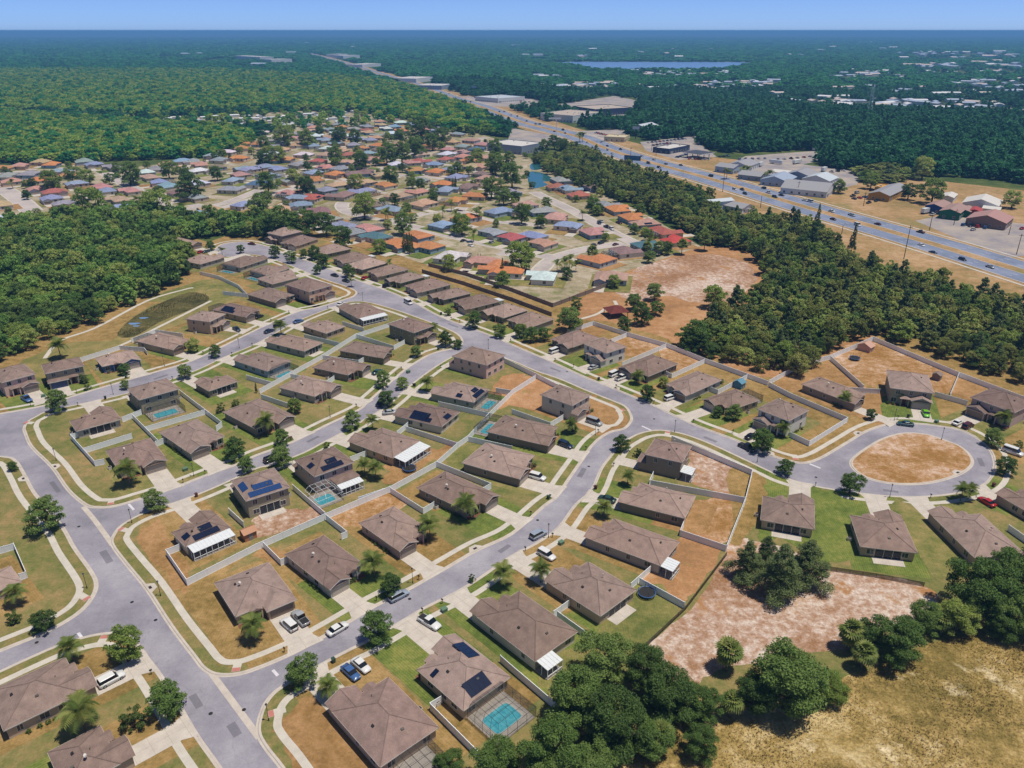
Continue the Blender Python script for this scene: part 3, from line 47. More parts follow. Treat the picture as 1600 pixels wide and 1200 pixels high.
TREES=[[-113.96,160.09,8.66,"o",76,800],[-95.89,124.96,4.98,"o",69,965],[-103.16,127.1,3.45,"b",23,960],[-74.72,116.34,7.23,"y",201,1003],[-61.72,103.5,7.14,"o",264,1083],[-66.7,100.44,4.74,"b",209,1115],[-91.41,169.06,5.91,"o",243,778],[-39.3,110.23,6.37,"o",473,1043],[-27.05,121.78,6.96,"o",590,974],[-26.23,136.13,5.3,"o",612,909],[-9.0,140.57,2.0,"b",737,901],[-146.26,225.94,7.02,"o",92,625],[-132.54,243.16,3.29,"o",196,600],[-115.27,251.98,5.42,"o",290,579],[-111.64,272.21,4.82,"o",337,547],[-121.73,276.65,5.87,"y",302,538],[-93.73,225.16,3.71,"b",345,635],[-90.31,229.9,2.93,"b",369,627],[-79.3,195.7,6.62,"o",369,697],[-73.77,187.91,4.63,"o",386,724],[-149.09,248.2,4.02,"b",132,589],[-145.11,242.41,2.63,"b",137,603],[-138.29,255.4,4.57,"o",195,575],[-139.25,188.68,2.86,"o",21,727],[-25.89,282.62,5.97,"o",696,529],[-20.79,280.71,3.96,"o",716,536],[-35.93,272.21,4.82,"o",651,547],[-44.45,245.43,5.75,"o",599,590],[-37.62,243.9,4.4,"y",629,596],[-40.84,229.77,5.86,"o",605,620],[-49.21,213.97,5.93,"o",551,654],[-64.79,191.0,6.5,"o",441,710],[-70.02,225.11,4.94,"y",460,632],[-67.92,203.38,4.93,"o",442,682],[-54.18,200.36,3.0,"b",511,695],[-15.86,303.38,6.87,"o",740,499],[-27.61,319.06,4.14,"b",700,485],[-4.61,292.37,5.64,"o",782,516],[44.88,234.15,5.53,"o",1011,612],[31.84,200.08,5.06,"o",970,690],[36.38,196.59,2.95,"b",997,705],[65.15,221.96,3.66,"o",1120,642],[69.97,220.1,5.26,"o",1146,642],[72.96,199.81,7.11,"o",1190,685],[52.11,244.98,3.97,"y",1036,595],[72.87,247.74,2.23,"b",1127,594],[23.52,299.34,11.5,"o",890,495],[45.78,299.64,6.28,"o",975,505],[53.97,307.1,9.08,"o",1002,490],[53.45,326.03,7.88,"o",990,470],[64.67,339.42,8.16,"o",1022,455],[7.57,287.41,6.06,"o",830,522],[3.07,292.37,5.64,"y",812,516],[12.68,288.81,6.08,"o",850,520],[18.57,211.12,3.52,"o",895,667],[62.17,319.33,6.63,"o",1025,480],[28.27,327.83,6.78,"b",900,470],[48.94,358.95,6.73,"y",960,438],[70.29,279.6,12.33,"o",1085,520],[89.38,329.3,11.35,"y",1115,460],[75.46,186.53,4.96,"o",1226,727],[89.53,176.8,6.29,"o",1327,752],[113.27,220.17,3.64,"o",1360,646],[142.09,203.35,5.69,"o",1549,680],[136.58,186.84,5.68,"o",1570,724],[149.21,201.92,2.64,"b",1591,692],[132.83,222.96,1.63,"b",1450,645],[-116.55,403.02,6.78,"o",456,400],[-112.31,412.1,4.84,"o",475,396],[-105.8,409.31,7.56,"o",492,394],[-97.77,393.14,7.95,"o",505,406],[-98.28,382.26,4.85,"o",496,420],[-81.46,377.09,6.39,"o",545,422],[-95.05,433.33,12.29,"o",537,370],[-128.18,413.25,6.93,"o",430,392],[-72.22,421.12,8.46,"y",595,384],[-168.07,428.2,5.72,"o",330,383],[-149.54,422.75,4.95,"o",377,388],[-269.54,504.64,20.73,"y",150,318],[-230.14,504.64,20.73,"y",245,318],[-301.97,628.98,19.29,"o",205,270],[-348.6,602.24,16.58,"y",85,282],[-352.3,638.07,14.4,"o",115,272],[-336.68,632.47,13.26,"y",140,275],[-231.65,569.76,20.39,"o",300,290],[-283.45,658.85,14.83,"o",265,265],[-240.69,650.03,12.56,"o",340,270],[-262.43,638.42,11.32,"o",290,275],[-242.24,863.16,23.2,"y",445,210],[-252.46,827.48,16.39,"o",415,222],[-214.88,848.59,20.14,"o",480,215],[-221.05,936.12,13.26,"o",500,205],[-185.39,868.88,19.23,"o",530,212],[-167.37,864.18,16.4,"o",555,215],[-216.73,744.52,16.63,"y",435,240],[-221.21,714.8,17.15,"o",413,247],[-161.73,736.92,16.47,"o",525,242],[-131.9,700.96,15.72,"o",565,252],[-114.07,732.72,19.89,"o",605,240],[-101.58,740.25,20.08,"o",628,238],[-93.06,780.16,21.09,"o",650,228],[-75.97,874.25,17.96,"o",690,212],[-97.11,878.22,26.36,"o",660,205],[-122.29,885.19,15.37,"o",625,212],[-81.09,825.06,17.0,"o",676,222],[-174.19,635.43,12.3,"y",460,275],[-151.22,582.16,16.07,"o",480,290],[-183.09,594.56,16.38,"o",420,285],[-121.47,613.3,11.9,"y",555,283],[-97.31,635.21,14.34,"o",610,273],[-69.87,608.3,8.86,"o",658,288],[-46.47,681.44,10.93,"o",715,262],[-37.91,730.34,9.33,"o",735,250],[-31.8,752.91,12.0,"y",747,242],[-15.52,780.83,16.14,"o",775,232],[-13.53,673.84,20.56,"o",775,255],[0.0,615.23,18.9,"o",800,275],[-2.86,715.23,13.73,"o",795,250],[-14.95,574.85,16.82,"o",768,292],[-5.85,552.31,12.61,"o",787,306],[6.08,492.54,12.17,"o",815,335],[17.91,482.27,8.76,"o",845,345],[-95.76,506.89,16.65,"y",570,322],[-65.49,465.24,12.33,"o",630,350],[-29.95,463.56,13.06,"y",722,350],[4.91,387.8,16.37,"y",815,397],[-135.95,455.03,20.39,"o",440,345],[-122.41,461.58,17.6,"o",480,345],[-111.0,461.9,13.78,"o",510,350],[-162.64,504.94,17.43,"o",408,322],[53.93,527.09,10.35,"o",925,320],[49.93,785.22,14.98,"o",880,232],[31.86,802.55,15.29,"o",850,228],[52.35,825.61,13.09,"o",880,225],[337.4,655.32,18.98,"y",1440,262],[296.79,556.13,19.03,"y",1455,297],[286.66,570.51,12.99,"o",1418,298],[277.61,613.19,12.89,"y",1360,282],[245.92,595.07,11.57,"o",1310,290],[344.84,541.38,13.26,"y",1580,310],[43.64,834.85,14.55,"o",866,222]]
BIGT=[[17.47,110.66,11.09,"o",945,1020],[11.44,102.53,11.44,"o",900,1070],[24.3,109.61,9.1,"o",1003,1035],[27.52,102.82,11.01,"o",1040,1070],[33.56,101.63,7.28,"o",1095,1095],[17.02,96.34,12.08,"o",955,1110],[6.38,91.65,11.06,"o",860,1150],[-2.09,89.28,8.78,"o",780,1180],[49.34,104.76,14.86,"o",1225,1040],[43.34,104.05,8.09,"o",1175,1075],[57.56,106.61,6.58,"y",1290,1065],[74.8,116.25,10.47,"o",1400,990],[69.96,119.63,7.12,"o",1350,985],[83.47,123.96,7.56,"o",1440,960],[97.78,129.91,14.03,"o",1525,905],[107.84,134.44,12.44,"o",1580,890],[103.11,124.08,9.92,"o",1590,950],[90.08,124.11,8.62,"y",1490,955],[98.06,123.23,7.27,"o",1555,965],[31.45,94.52,6.51,"o",1090,1150],[22.87,95.14,7.62,"o",1010,1140],[52.39,141.5,8.04,"p",1165,875],[57.71,135.53,11.13,"p",1215,890],[65.18,139.88,9.96,"p",1258,875],[57.92,145.68,6.75,"p",1195,862],[13.61,89.53,8.38,"o",930,1180],[5.17,87.78,7.24,"o",850,1200],[-10.52,90.2,5.26,"o",700,1190]]
PALMS=[[-105.62,132.75,4.72,29,945],[-85.55,116.53,4.88,115,1032],[-74.61,99.31,6.95,134,1145],[-51.76,122.15,5.34,399,1000],[-30.94,141.98,5.62,585,902],[-19.81,156.53,5.69,672,842],[-11.58,164.67,6.29,728,812],[-33.43,106.93,4.33,516,1092],[-1.84,138.87,5.21,787,916],[6.41,140.19,4.92,845,910],[23.28,165.8,4.46,944,808],[31.15,181.04,3.98,980,758],[-103.31,181.04,6.76,203,758],[-169.13,270.57,7.17,95,560],[-74.57,210.03,6.27,417,679],[-92.89,294.85,5.93,440,524],[-31.54,292.69,5.31,677,527],[-28.97,240.98,5.01,667,612],[-42.92,212.95,4.53,582,672],[-40.72,186.38,4.48,570,742],[-37.21,184.34,4.84,588,748],[17.77,210.86,4.49,891,677],[108.22,229.08,4.8,1318,636],[128.14,232.94,4.87,1405,628],[81.77,208.8,4.45,1222,682],[151.58,214.65,5.01,1565,668],[117.02,173.16,4.61,1500,783],[119.51,174.08,4.24,1512,780],[43.62,247.31,4.6,996,600],[-77.05,360.42,4.23,549,448],[-63.04,391.33,4.55,609,420],[-156.77,413.77,5.58,348,402],[-81.42,502.77,7.13,603,345],[-80.45,504.64,7.15,606,344],[-69.43,502.77,7.13,632,345],[-33.23,472.85,8.09,715,362],[-36.37,502.77,6.65,712,345],[-22.73,502.77,7.6,745,345],[-21.02,512.23,7.25,750,340],[-45.4,512.23,6.76,692,340],[-41.35,532.16,7.0,705,330],[-22.32,447.5,6.84,740,378],[26.78,386.63,6.76,882,424],[29.71,391.33,6.83,890,420],[32.57,385.47,5.99,900,425],[22.8,385.47,5.99,870,425],[45.46,502.77,6.65,910,345],[80.87,437.17,5.86,1022,385],[76.1,430.05,5.78,1012,390],[177.15,657.51,8.51,1135,280],[196.08,666.77,8.62,1166,277],[193.71,669.91,8.66,1160,276],[207.07,642.6,9.52,1200,285],[73.98,892.91,9.72,905,222],[77.5,892.91,9.72,910,222],[-259.19,542.66,8.15,215,325],[-216.48,512.23,8.7,285,340],[-315.45,614.59,6.85,165,295],[-387.48,614.59,6.85,20,295],[-86.47,673.07,7.45,640,275],[-78.59,628.3,6.99,645,290]]
SABAL=[[41.17,113.86,7.35,1135,1048],[14.85,96.63,7.08,935,1165],[25.15,95.71,6.28,1030,1172],[44.39,105.73,6.45,1180,1100],[66.72,119.47,7.01,1325,1015],[67.18,114.35,6.23,1345,1045],[91.8,124.92,6.93,1500,985],[73.25,416.41,8.02,1010,400],[79.52,416.41,8.02,1028,400],[92.96,419.07,8.87,1065,398],[107.07,427.26,9.85,1100,392],[42.63,406.04,8.62,925,408],[38.98,102.81,5.8,1140,1120],[54.9,105.73,5.37,1270,1100],[87.4,123.99,6.0,1470,990]]
CYP=[[-59.61,424.5,10.6,632,394],[-57.51,421.77,11.35,637,396],[-55.93,420.42,12.13,641,397],[-55.19,423.13,10.57,644,395],[-4.8,377.53,9.56,785,432],[-45.52,611.91,9.1,708,296],[-43.37,609.25,10.2,712,297],[-17.88,401.03,5.43,747,412],[-16.53,401.03,5.43,751,412],[-86.6,239.95,3.99,401,614],[187.52,423.13,16.27,1330,395],[186.88,476.2,16.28,1275,360]]
LAMPS=[[-93.68,138.22],[-94.91,163.27],[-76.4,135.66],[-43.32,101.96],[129.01,206.77],[99.44,175.0],[-22.07,139.97],[8.84,157.06],[49.77,211.69],[25.27,209.62],[69.81,193.41],[120.43,219.44],[-105.49,280.93],[-134.74,238.92],[-130.17,194.13],[-127.29,263.22],[-87.73,185.69],[-57.76,221.67],[-9.14,280.26],[-67.8,339.01]]
CARS=[[-75.58,111.17,0.815,"white","suv",173,1061],[-35.73,124.92,0.8,"white","sedan",527,981],[-24.6,135.26,0.72,"silverblue","suv",622,929],[-45.94,126.06,2.369,"white","suv",451,975],[-44.06,128.0,2.293,"silver","pickup",469,965],[-30.73,112.85,-0.792,"blue","sedan",548,1050],[-29.12,114.74,-0.774,"white","sedan",564,1039],[-17.08,126.72,-0.687,"white","pickup",671,972],[6.39,157.8,0.735,"silverblue","suv",841,834],[8.06,149.53,-0.763,"white","suv",854,866],[24.8,173.3,2.597,"darkgreen","sedan",948,779],[7.0,184.37,-0.489,"white","suv",840,745],[15.76,202.5,-0.692,"navy","suv",883,695],[25.67,217.18,-0.665,"silver","van",928,659],[29.66,260.94,0.711,"silver","sedan",927,573],[36.46,254.57,0.78,"white","van",960,584],[38.56,251.46,0.692,"white","pickup",971,590],[52.63,234.89,0.571,"white","suv",1047,621],[16.36,276.47,0.739,"white","van",867,548],[69.07,201.35,-0.935,"black","pickup",1167,698],[72.15,207.88,0.615,"black","sedan",1174,681],[122.48,216.3,2.864,"teal","sedan",1415,661],[132.11,223.24,-1.824,"lime","sedan",1446,646],[139.09,216.97,0.624,"white","sedan",1496,660],[141.12,214.79,0.584,"maroon","suv",1512,665],[145.4,198.29,-0.891,"white","van",1583,706],[123.2,171.94,1.919,"red","sedan",1542,784],[-161.2,234.15,-0.669,"blue","pickup",41,623],[-112.87,300.65,-0.806,"navy","sedan",369,514],[-108.2,315.96,1.157,"black","sedan",404,494],[-98.95,298.77,1.011,"navy","sedan",420,516],[-97.03,305.61,1.067,"black","suv",435,507],[-89.86,309.91,0.915,"blue","sedan",466,502],[-43.25,231.47,1.297,"navy","sedan",594,628],[-39.05,224.12,0.268,"silver","sedan",609,644],[-48.13,256.55,0.913,"teal","sedan",590,581],[-46.7,335.41,-0.924,"white","van",638,472],[-88.69,378.3,-0.638,"black","sedan",523,429],[-81.28,368.98,-0.719,"black","sedan",540,438],[-72.93,373.32,1.249,"red","sedan",569,434],[-60.37,360.06,1.222,"black","suv",603,446],[-76.52,332.67,1.092,"white","sedan",532,475],[-68.64,194.37,0.776,"black","suv",424,716],[-171.95,422.92,1.18,"red","sedan",313,393],[-169.01,423.6,1.071,"darkgreen","sedan",322,393],[-149.29,441.39,-0.318,"maroon","sedan",393,380],[55.25,493.71,-1.404,"navy","suv",936,348],[57.35,498.26,-1.345,"silver","sedan",940,346],[58.95,483.05,-1.107,"black","pickup",948,354],[61.53,477.91,-1.322,"white","suv",956,357],[46.67,437.74,0.868,"black","suv",928,383],[51.21,442.88,0.822,"black","suv",939,379],[59.32,439.92,0.81,"maroon","sedan",962,381],[-28.33,448.89,1.033,"black","sedan",724,375],[-23.52,437.74,-1.022,"white","sedan",735,383],[67.95,494.6,-1.159,"maroon","pickup",967,348],[33.98,400.12,0.531,"navy","pickup",901,411],[59.23,518.24,-0.5,"maroon","sedan",939,335],[-11.63,444.37,1.066,"silver","suv",768,378],[40.91,575.87,-1.017,"white","sedan",887,309],[217.22,488.34,-1.342,"white","van",1340,351],[216.82,530.35,-1.253,"white","sedan",1300,329],[225.11,516.28,-1.259,"silver","sedan",1332,336],[233.62,438.48,-1.352,"white","sedan",1440,382],[232.22,422.24,-1.178,"navy","sedan",1458,394],[240.81,407.71,-1.387,"black","suv",1504,405],[171.59,609.98,-1.228,"white","suv",1148,295],[176.91,608.67,-1.423,"black","pickup",1159,296],[174.56,591.85,-1.339,"black","suv",1164,302],[193.07,579.5,-1.186,"black","suv",1210,307],[199.93,585.6,-0.997,"black","sedan",1221,305],[210.95,566.44,-0.995,"white","sedan",1258,313],[215.62,528.3,-1.25,"silver","sedan",1299,330],[100.94,856.95,-1.286,"black","sedan",949,228],[98.08,825.44,-1.316,"white","van",950,234],[99.41,800.45,-1.437,"silver","sedan",956,240],[125.53,738.88,-1.274,"black","van",1013,255],[153.36,727.63,-1.163,"navy","sedan",1064,258],[126.33,783.07,-1.29,"silver","sedan",1003,244],[-60.41,1320.2,-1.269,"black","suv",741,167],[-50.45,1286.63,-1.227,"white","van",749,170],[-44.17,1249.42,-1.104,"silver","sedan",754,173],[-11.56,1239.19,-1.2,"navy","sedan",788,174],[19.86,1107.07,-1.28,"black","sedan",823,189],[63.23,970.03,-1.282,"black","sedan",883,208],[251.93,583.14,0.601,"black","pickup",1332,306],[259.53,594.38,0.711,"silver","van",1339,301],[253.47,558.42,0.715,"black","pickup",1357,316],[262.08,565.29,0.687,"navy","pickup",1370,313],[275.23,606.0,0.672,"black","suv",1361,297],[291.63,497.33,0.796,"white","van",1513,346],[293.76,493.69,0.72,"white","van",1523,348],[301.02,487.43,0.636,"navy","suv",1549,352],[283.33,476.19,0.681,"silver","sedan",1520,358],[279.47,519.23,0.569,"white","pickup",1457,335],[315.32,478.74,0.467,"red","sedan",1598,357]]
LOTCARS=[[[240.49,754.48],[308.16,791.55],9],[[273.53,689.34],[305.25,706.35],5],[[282.64,490.05],[295.0,479.6],4],[[212.51,762.43],[245.29,770.54],5],[[246.36,571.83],[272.06,586.27],5],[[71.02,1138.19],[144.12,1155.6],8],[[100.46,1230.71],[177.01,1230.71],9],[[149.12,909.42],[203.3,950.27],11],[[146.29,882.22],[198.75,920.74],11],[[148.49,861.54],[174.15,882.22],6],[[99.59,975.22],[116.67,938.25],7],[[157.77,774.66],[171.94,795.88],4],[[167.19,766.47],[188.22,762.43],7],[[199.45,778.82],[212.74,787.26],3],[[-79.52,1587.72],[22.66,1466.91],14],[[-69.92,1510.07],[32.79,1412.95],15],[[5.1,1315.78],[48.22,1240.76],8]]
BOXES=[["warehouse","large white-roofed warehouse with grey walls beside the turquoise pond","warehouse",[9.44,795.34],0.909,36.5,43.8,8,"bluegrey","whiteroof","flat"],["metal_shed","white metal barn with three bays at the highway wood edge","shed",[131.26,530.26],0.396,22.6,8,6,"white","lightroof","gable"],["annex_building","low grey building right of the white metal barn","building",[153.96,523.64],0.653,13.7,16.5,3.5,"white","greyroof","gable"],["store","store with blue front wall and brown roof beyond the highway","store",[285.47,520.49],0.83,20.0,10.3,5,"royal","brownroof","gable"],["store","store with green front wall and brown roof beyond the highway","store",[288.0,502.55],0.896,25.6,11.9,5,"green","brownroof","gable"],["store","small store wing with green wall between the brown-roofed stores","store",[299.43,511.17],0.886,15.6,8,4,"green","brownroof","gable"],["store","long brick store with red-brown roof beside the highway drive","store",[302.17,475.52],0.868,23.6,22.0,4.5,"brick","redroof","gable"],["storage_shed","small bright red shed behind the long brick store","shed",[306.54,511.17],1.007,11.9,8,4,"red","redshed","gable"],["greenhouse","long white arched greenhouse behind the brown-roofed stores","greenhouse",[328.25,529.53],0.957,24.0,21.5,4,"white","whiteroof","gable"],["greenhouse","narrow white tunnel greenhouse between long greenhouse and red shed","greenhouse",[325.06,521.95],0.909,7.8,10,3,"white","whiteroof","gable"],["storage_tent","white domed tent among green trees behind the stores","tent",[312.83,558.29],0.953,17.5,8,4,"white","whiteroof","gable"],["storage_shed","yellow-fronted grey shed at the equipment yard","shed",[269.35,562.72],0.864,46.0,14.6,4.5,"yellow","greyroof","gable"],["storage_shed","small yellow-roofed shed in the equipment yard","shed",[281.37,595.24],1.084,18.2,8,4,"yellow","yellowroof","flat"],["office_building","blue-walled office with white gable end at the highway turn","office",[188.59,681.53],0.755,15.0,18.0,5,"skyblue","greyroof","gable"],["office_building","grey-roofed office wing behind the blue-walled office","office",[205.48,695.07],0.96,26.4,19.5,4.5,"white","greyroof","gable"],["office_building","small dark-windowed office behind roadside palms","office",[201.32,645.98],0.895,15.9,19.0,4,"bluegrey","greyroof","gable"],["model_home","pale blue model home at the left of the display row","building",[214.56,619.59],0.993,27.9,20.7,4.5,"skyblue","bluegreyroof","gable"],["model_home","long white model home with dark windows beside the highway","building",[229.94,577.25],0.987,27.7,33.3,4.5,"white","greyroof","gable"],["model_home","grey-roofed model home behind the long white one","building",[240.65,639.98],0.928,23.1,22.9,4.5,"bluegrey","greyroof","gable"],["model_home","white-trimmed model home at the right of the back row","building",[248.55,622.43],0.908,22.3,21.4,4.5,"white","lightroof","gable"],["carport","flat white-roofed carport in the display row","carport",[229.16,661.53],0.934,16.1,17.2,4,"bluegrey","whiteroof","flat"],["fuel_canopy","dark canopy with white edge at the roadside lot","canopy",[178.84,760.95],0.682,20.2,22.8,5.5,"navy","darkroof","flat"],["dealership","low white-roofed showroom at the car lot","building",[155.77,799.59],0.826,38.6,19.2,5,"navy","whiteroof","flat"],["shop_building","small yellow-white shop under the roadside billboard","shop",[123.42,890.72],1.206,24.6,23.1,5,"cream","cream","flat"],["office_building","blue-white building among dark trees behind the car lot","building",[161.75,983.1],0.943,34.3,21.6,5,"white","lightroof","gable"],["retail_building","wide tan-roofed retail building across the highway","store",[80.46,1087.67],0.865,70.1,54.6,9,"white","tanroof","flat"],["retail_building","long flat store with dark front across the highway","store",[119.02,1179.52],0.489,65.0,60,9,"navy","tanroof","flat"],["distribution_center","long white building far left of the highway","warehouse",[-1206.15,3676.76],-0.863,260,60,12,"white","whiteroof","flat"],["distribution_center","second white building right of the far long one","warehouse",[-907.16,3185.94],0.892,93.3,60,12,"white","whiteroof","flat"],["far_store","white store far away where the highway fades","store",[-733.7,3676.76],1.053,111.3,60,12,"white","whiteroof","flat"],["far_store","twin-peaked white store near the far highway","store",[-793.32,3875.27],1.383,109.3,60,12,"white","whiteroof","flat"],["far_store","white store strip along the far highway bend","store",[-494.55,2783.85],1.186,118.6,60,9,"white","whiteroof","flat"],["far_store","white-roofed dealership beside the mid highway","store",[-224.64,1959.07],1.211,88.7,60,9,"white","whiteroof","flat"],["far_store","flat white store right of the highway bend","store",[-145.18,1720.55],1.274,66.4,60,8,"bluegrey","whiteroof","flat"],["far_store","long low store facing the crowded car lot","store",[-23.81,1401.95],0.739,62.4,60,7,"white","lightroof","flat"]]
SPECK=[[-1587.45,4117.98],[-1564.82,4226.25],[-875.05,2916.19],[-1162.13,4460.61],[-1919.22,7981.65],[-1108.78,5937.04],[25.09,6670.24],[78.48,6956.24],[60.72,4015.04],[118.51,3917.07],[296.78,3734.65],[338.47,3823.71],[503.89,5348.08],[692.67,4587.69],[766.44,4226.25],[975.79,5176.69],[718.36,3649.58],[1249.65,5348.08],[1311.46,4015.04],[1333.19,3917.07],[1815.87,5015.85],[2235.45,5937.04],[3436.29,8393.56],[3530.87,8393.56],[2330.0,5348.08],[2566.85,5726.95],[2018.29,4226.25],[2007.66,4117.98],[2163.92,4340.31],[2155.61,4226.25],[2147.73,4117.98],[1709.59,3085.73],[1838.16,3209.94],[1714.77,2863.68],[1042.61,2583.9],[959.18,2284.93],[1073.7,2463.23],[677.89,1729.42],[705.45,1748.88],[802.49,1921.3],[766.55,1789.09],[833.42,2159.53],[748.93,1620.99],[783.57,1655.64],[844.03,1729.42],[797.67,1555.75],[829.76,1571.58],[1006.61,1875.17],[1045.44,1921.3],[1016.57,1789.09],[986.23,1710.39],[1081.96,1831.15],[983.6,1638.14],[1092.12,1789.09],[1142.44,1994.79],[1288.85,2220.5],[1253.29,2073.97],[500.45,1604.19],[502.7,1571.58],[480.87,1412.95],[509.13,1400.06],[536.9,1387.39],[553.54,1374.94],[579.85,1387.39],[581.03,1338.84],[586.69,1315.78],[633.38,1374.94],[607.22,1293.47],[672.13,1412.95],[632.6,1315.78],[624.13,1271.88],[675.43,1362.7],[631.62,1240.76],[656.39,1261.34],[754.09,1412.95],[709.13,1315.78],[701.16,1271.88],[704.65,1250.97],[742.72,1293.47],[775.45,1315.78],[741.53,1230.71],[744.29,1211.07],[469.44,1945.2],[398.38,1789.09],[343.44,1789.09],[277.85,1809.88],[292.42,1729.42],[142.65,1768.77],[166.15,1729.42],[105.2,1710.39],[67.83,2220.5],[82.52,2159.53],[117.1,2189.6],[362.18,2502.2],[385.9,2353.13],[401.11,2284.93],[524.87,1875.17],[559.53,1921.3],[224.82,1831.15],[196.43,1897.96],[13.29,1729.42],[41.21,1789.09]]
MOBILE=[[-491.8,1121.26],[-476.27,1104.81],[-470.8,1121.26],[-466.06,1138.19],[-441.76,1104.81],[-440.68,1129.66],[-418.11,1096.76],[-424.33,1138.19],[-405.52,1104.81],[-416.14,1155.6],[-384.48,1080.99],[-394.85,1129.66],[-379.63,1104.81],[-393.8,1164.51],[-361.67,1080.99],[-367.54,1121.26],[-371.1,1155.6],[-344.77,1080.99],[-351.79,1121.26],[-355.79,1155.6],[-331.84,1088.82],[-336.68,1129.66],[-319.07,1088.82],[-326.68,1138.19],[-310.61,1104.81],[-317.06,1155.6],[-297.67,1104.81],[-297.24,1155.6],[-294.71,1182.71],[-285.8,1192.02],[-270.22,1155.6],[-273.22,1211.07],[-259.82,1192.02],[-256.34,1220.81],[-244.96,1211.07],[-237.29,1230.71],[-224.23,1211.07],[-216.97,1240.76],[-202.56,1211.07],[-191.36,1230.71],[-175.78,1201.47],[-302.27,1043.39],[-298.06,1058.12],[-306.37,1029.04],[-284.3,1043.39],[-281.74,1065.64],[-254.53,1104.81],[-245.02,1121.26],[-230.81,1138.19],[-345.41,1050.71],[-328.68,1036.17],[-327.04,1058.12]]
POLES=[[210.48,409.88,18.4],[160.2,601.41,18.1],[256.52,476.2,9.9],[278.61,490.05,10.1],[245.9,549.15,9.8],[198.8,466.28,5.5],[276.42,419.07,11.7],[298.62,464.66,5.9],[213.78,591.24,9.9],[171.91,542.66,8.4],[141.5,791.55,12.2],[142.19,822.83,8.8],[112.32,762.43,11.8]]
BANDS=[[[375.42,2463.23],[667.17,2502.2],[585.48,2189.6],[330.07,2159.53]],[[417.28,1945.2],[649.55,2020.52],[552.29,1710.39],[364.3,1691.75]],[[2021.09,4460.61],[2851.01,4722.13],[2210.33,3649.58],[1553.05,3415.88]],[[1349.18,2863.68],[1804.77,2970.63],[1395.17,2284.93],[1068.39,2220.5]],[[464.74,1525.01],[679.91,1466.91],[824.99,1374.94],[713.75,1182.71],[598.39,1201.47],[462.99,1327.22]],[[1053.86,1994.79],[1284.32,2046.9],[964.77,1525.01],[792.47,1510.07]],[[888.47,2353.13],[1181.09,2542.41],[967.73,2073.97],[778.94,1994.79]],[[28.1,1831.15],[238.45,1945.2],[208.17,1691.75],[25.48,1655.64]]]
PADS=[[[-43.91,103.24],[-41.66,104.26]],[[-52.98,113.53],[-53.29,116.03]],[[-96.97,160.79],[-93.65,159.71]],[[-104.13,171.35],[-105.31,175.31]],[[-82.66,123.62],[-82.52,121.43]],[[-91.5,134.4],[-95.17,136.72]],[[81.3,194.5],[81.9,198.58]],[[47.88,212.11],[46.36,207.98]],[[-152.96,218.12],[-148.06,217.24]],[[36.52,227.19],[32.98,225.33]]]
MANH=[[-107.47,161.88],[-81.83,133.78],[-54.3,103.67],[-48.58,104.55],[-74.4,128.16],[-95.61,121.61],[45.0,220.78],[19.86,258.51],[95.54,185.36],[124.25,181.36],[6.43,164.67],[-22.17,134.82],[83.73,185.36],[-34.01,233.92],[-112.75,270.57],[-71.88,350.41],[21.68,191.25]]
INLETS=[[-80.97,139.53],[-129.92,191.61],[-8.91,151.44],[43.12,231.0],[105.14,210.03],[124.64,187.75],[41.39,248.94],[73.64,198.96],[-133.78,185.02]]
REPAIR=[[[-125.65,183.01],[-120.82,177.82],1.2],[[-96.85,151.94],[-92.97,147.55],1.6],[[-59.25,107.99],[-56.79,105.14],1.4],[[-31.48,124.92],[-29.46,127.01],1.3],[[18.51,185.36],[20.33,190.19],1.5],[[58.13,208.8],[61.24,205.56],1.3],[[99.39,178.77],[103.07,177.82],1.2],[[-126.45,251.69],[-123.06,255.63],1.2],[[-61.24,205.56],[-58.61,209.21],1.2],[[-26.87,309.2],[-22.28,304.54],1.3],[[14.01,262.03],[17.55,258.51],1.2],[[-49.97,101.39],[-47.82,98.9],1.6],[[-3.02,151.44],[-0.61,154.21],1.3],[[134.46,195.97],[132.98,191.25],1.4]]
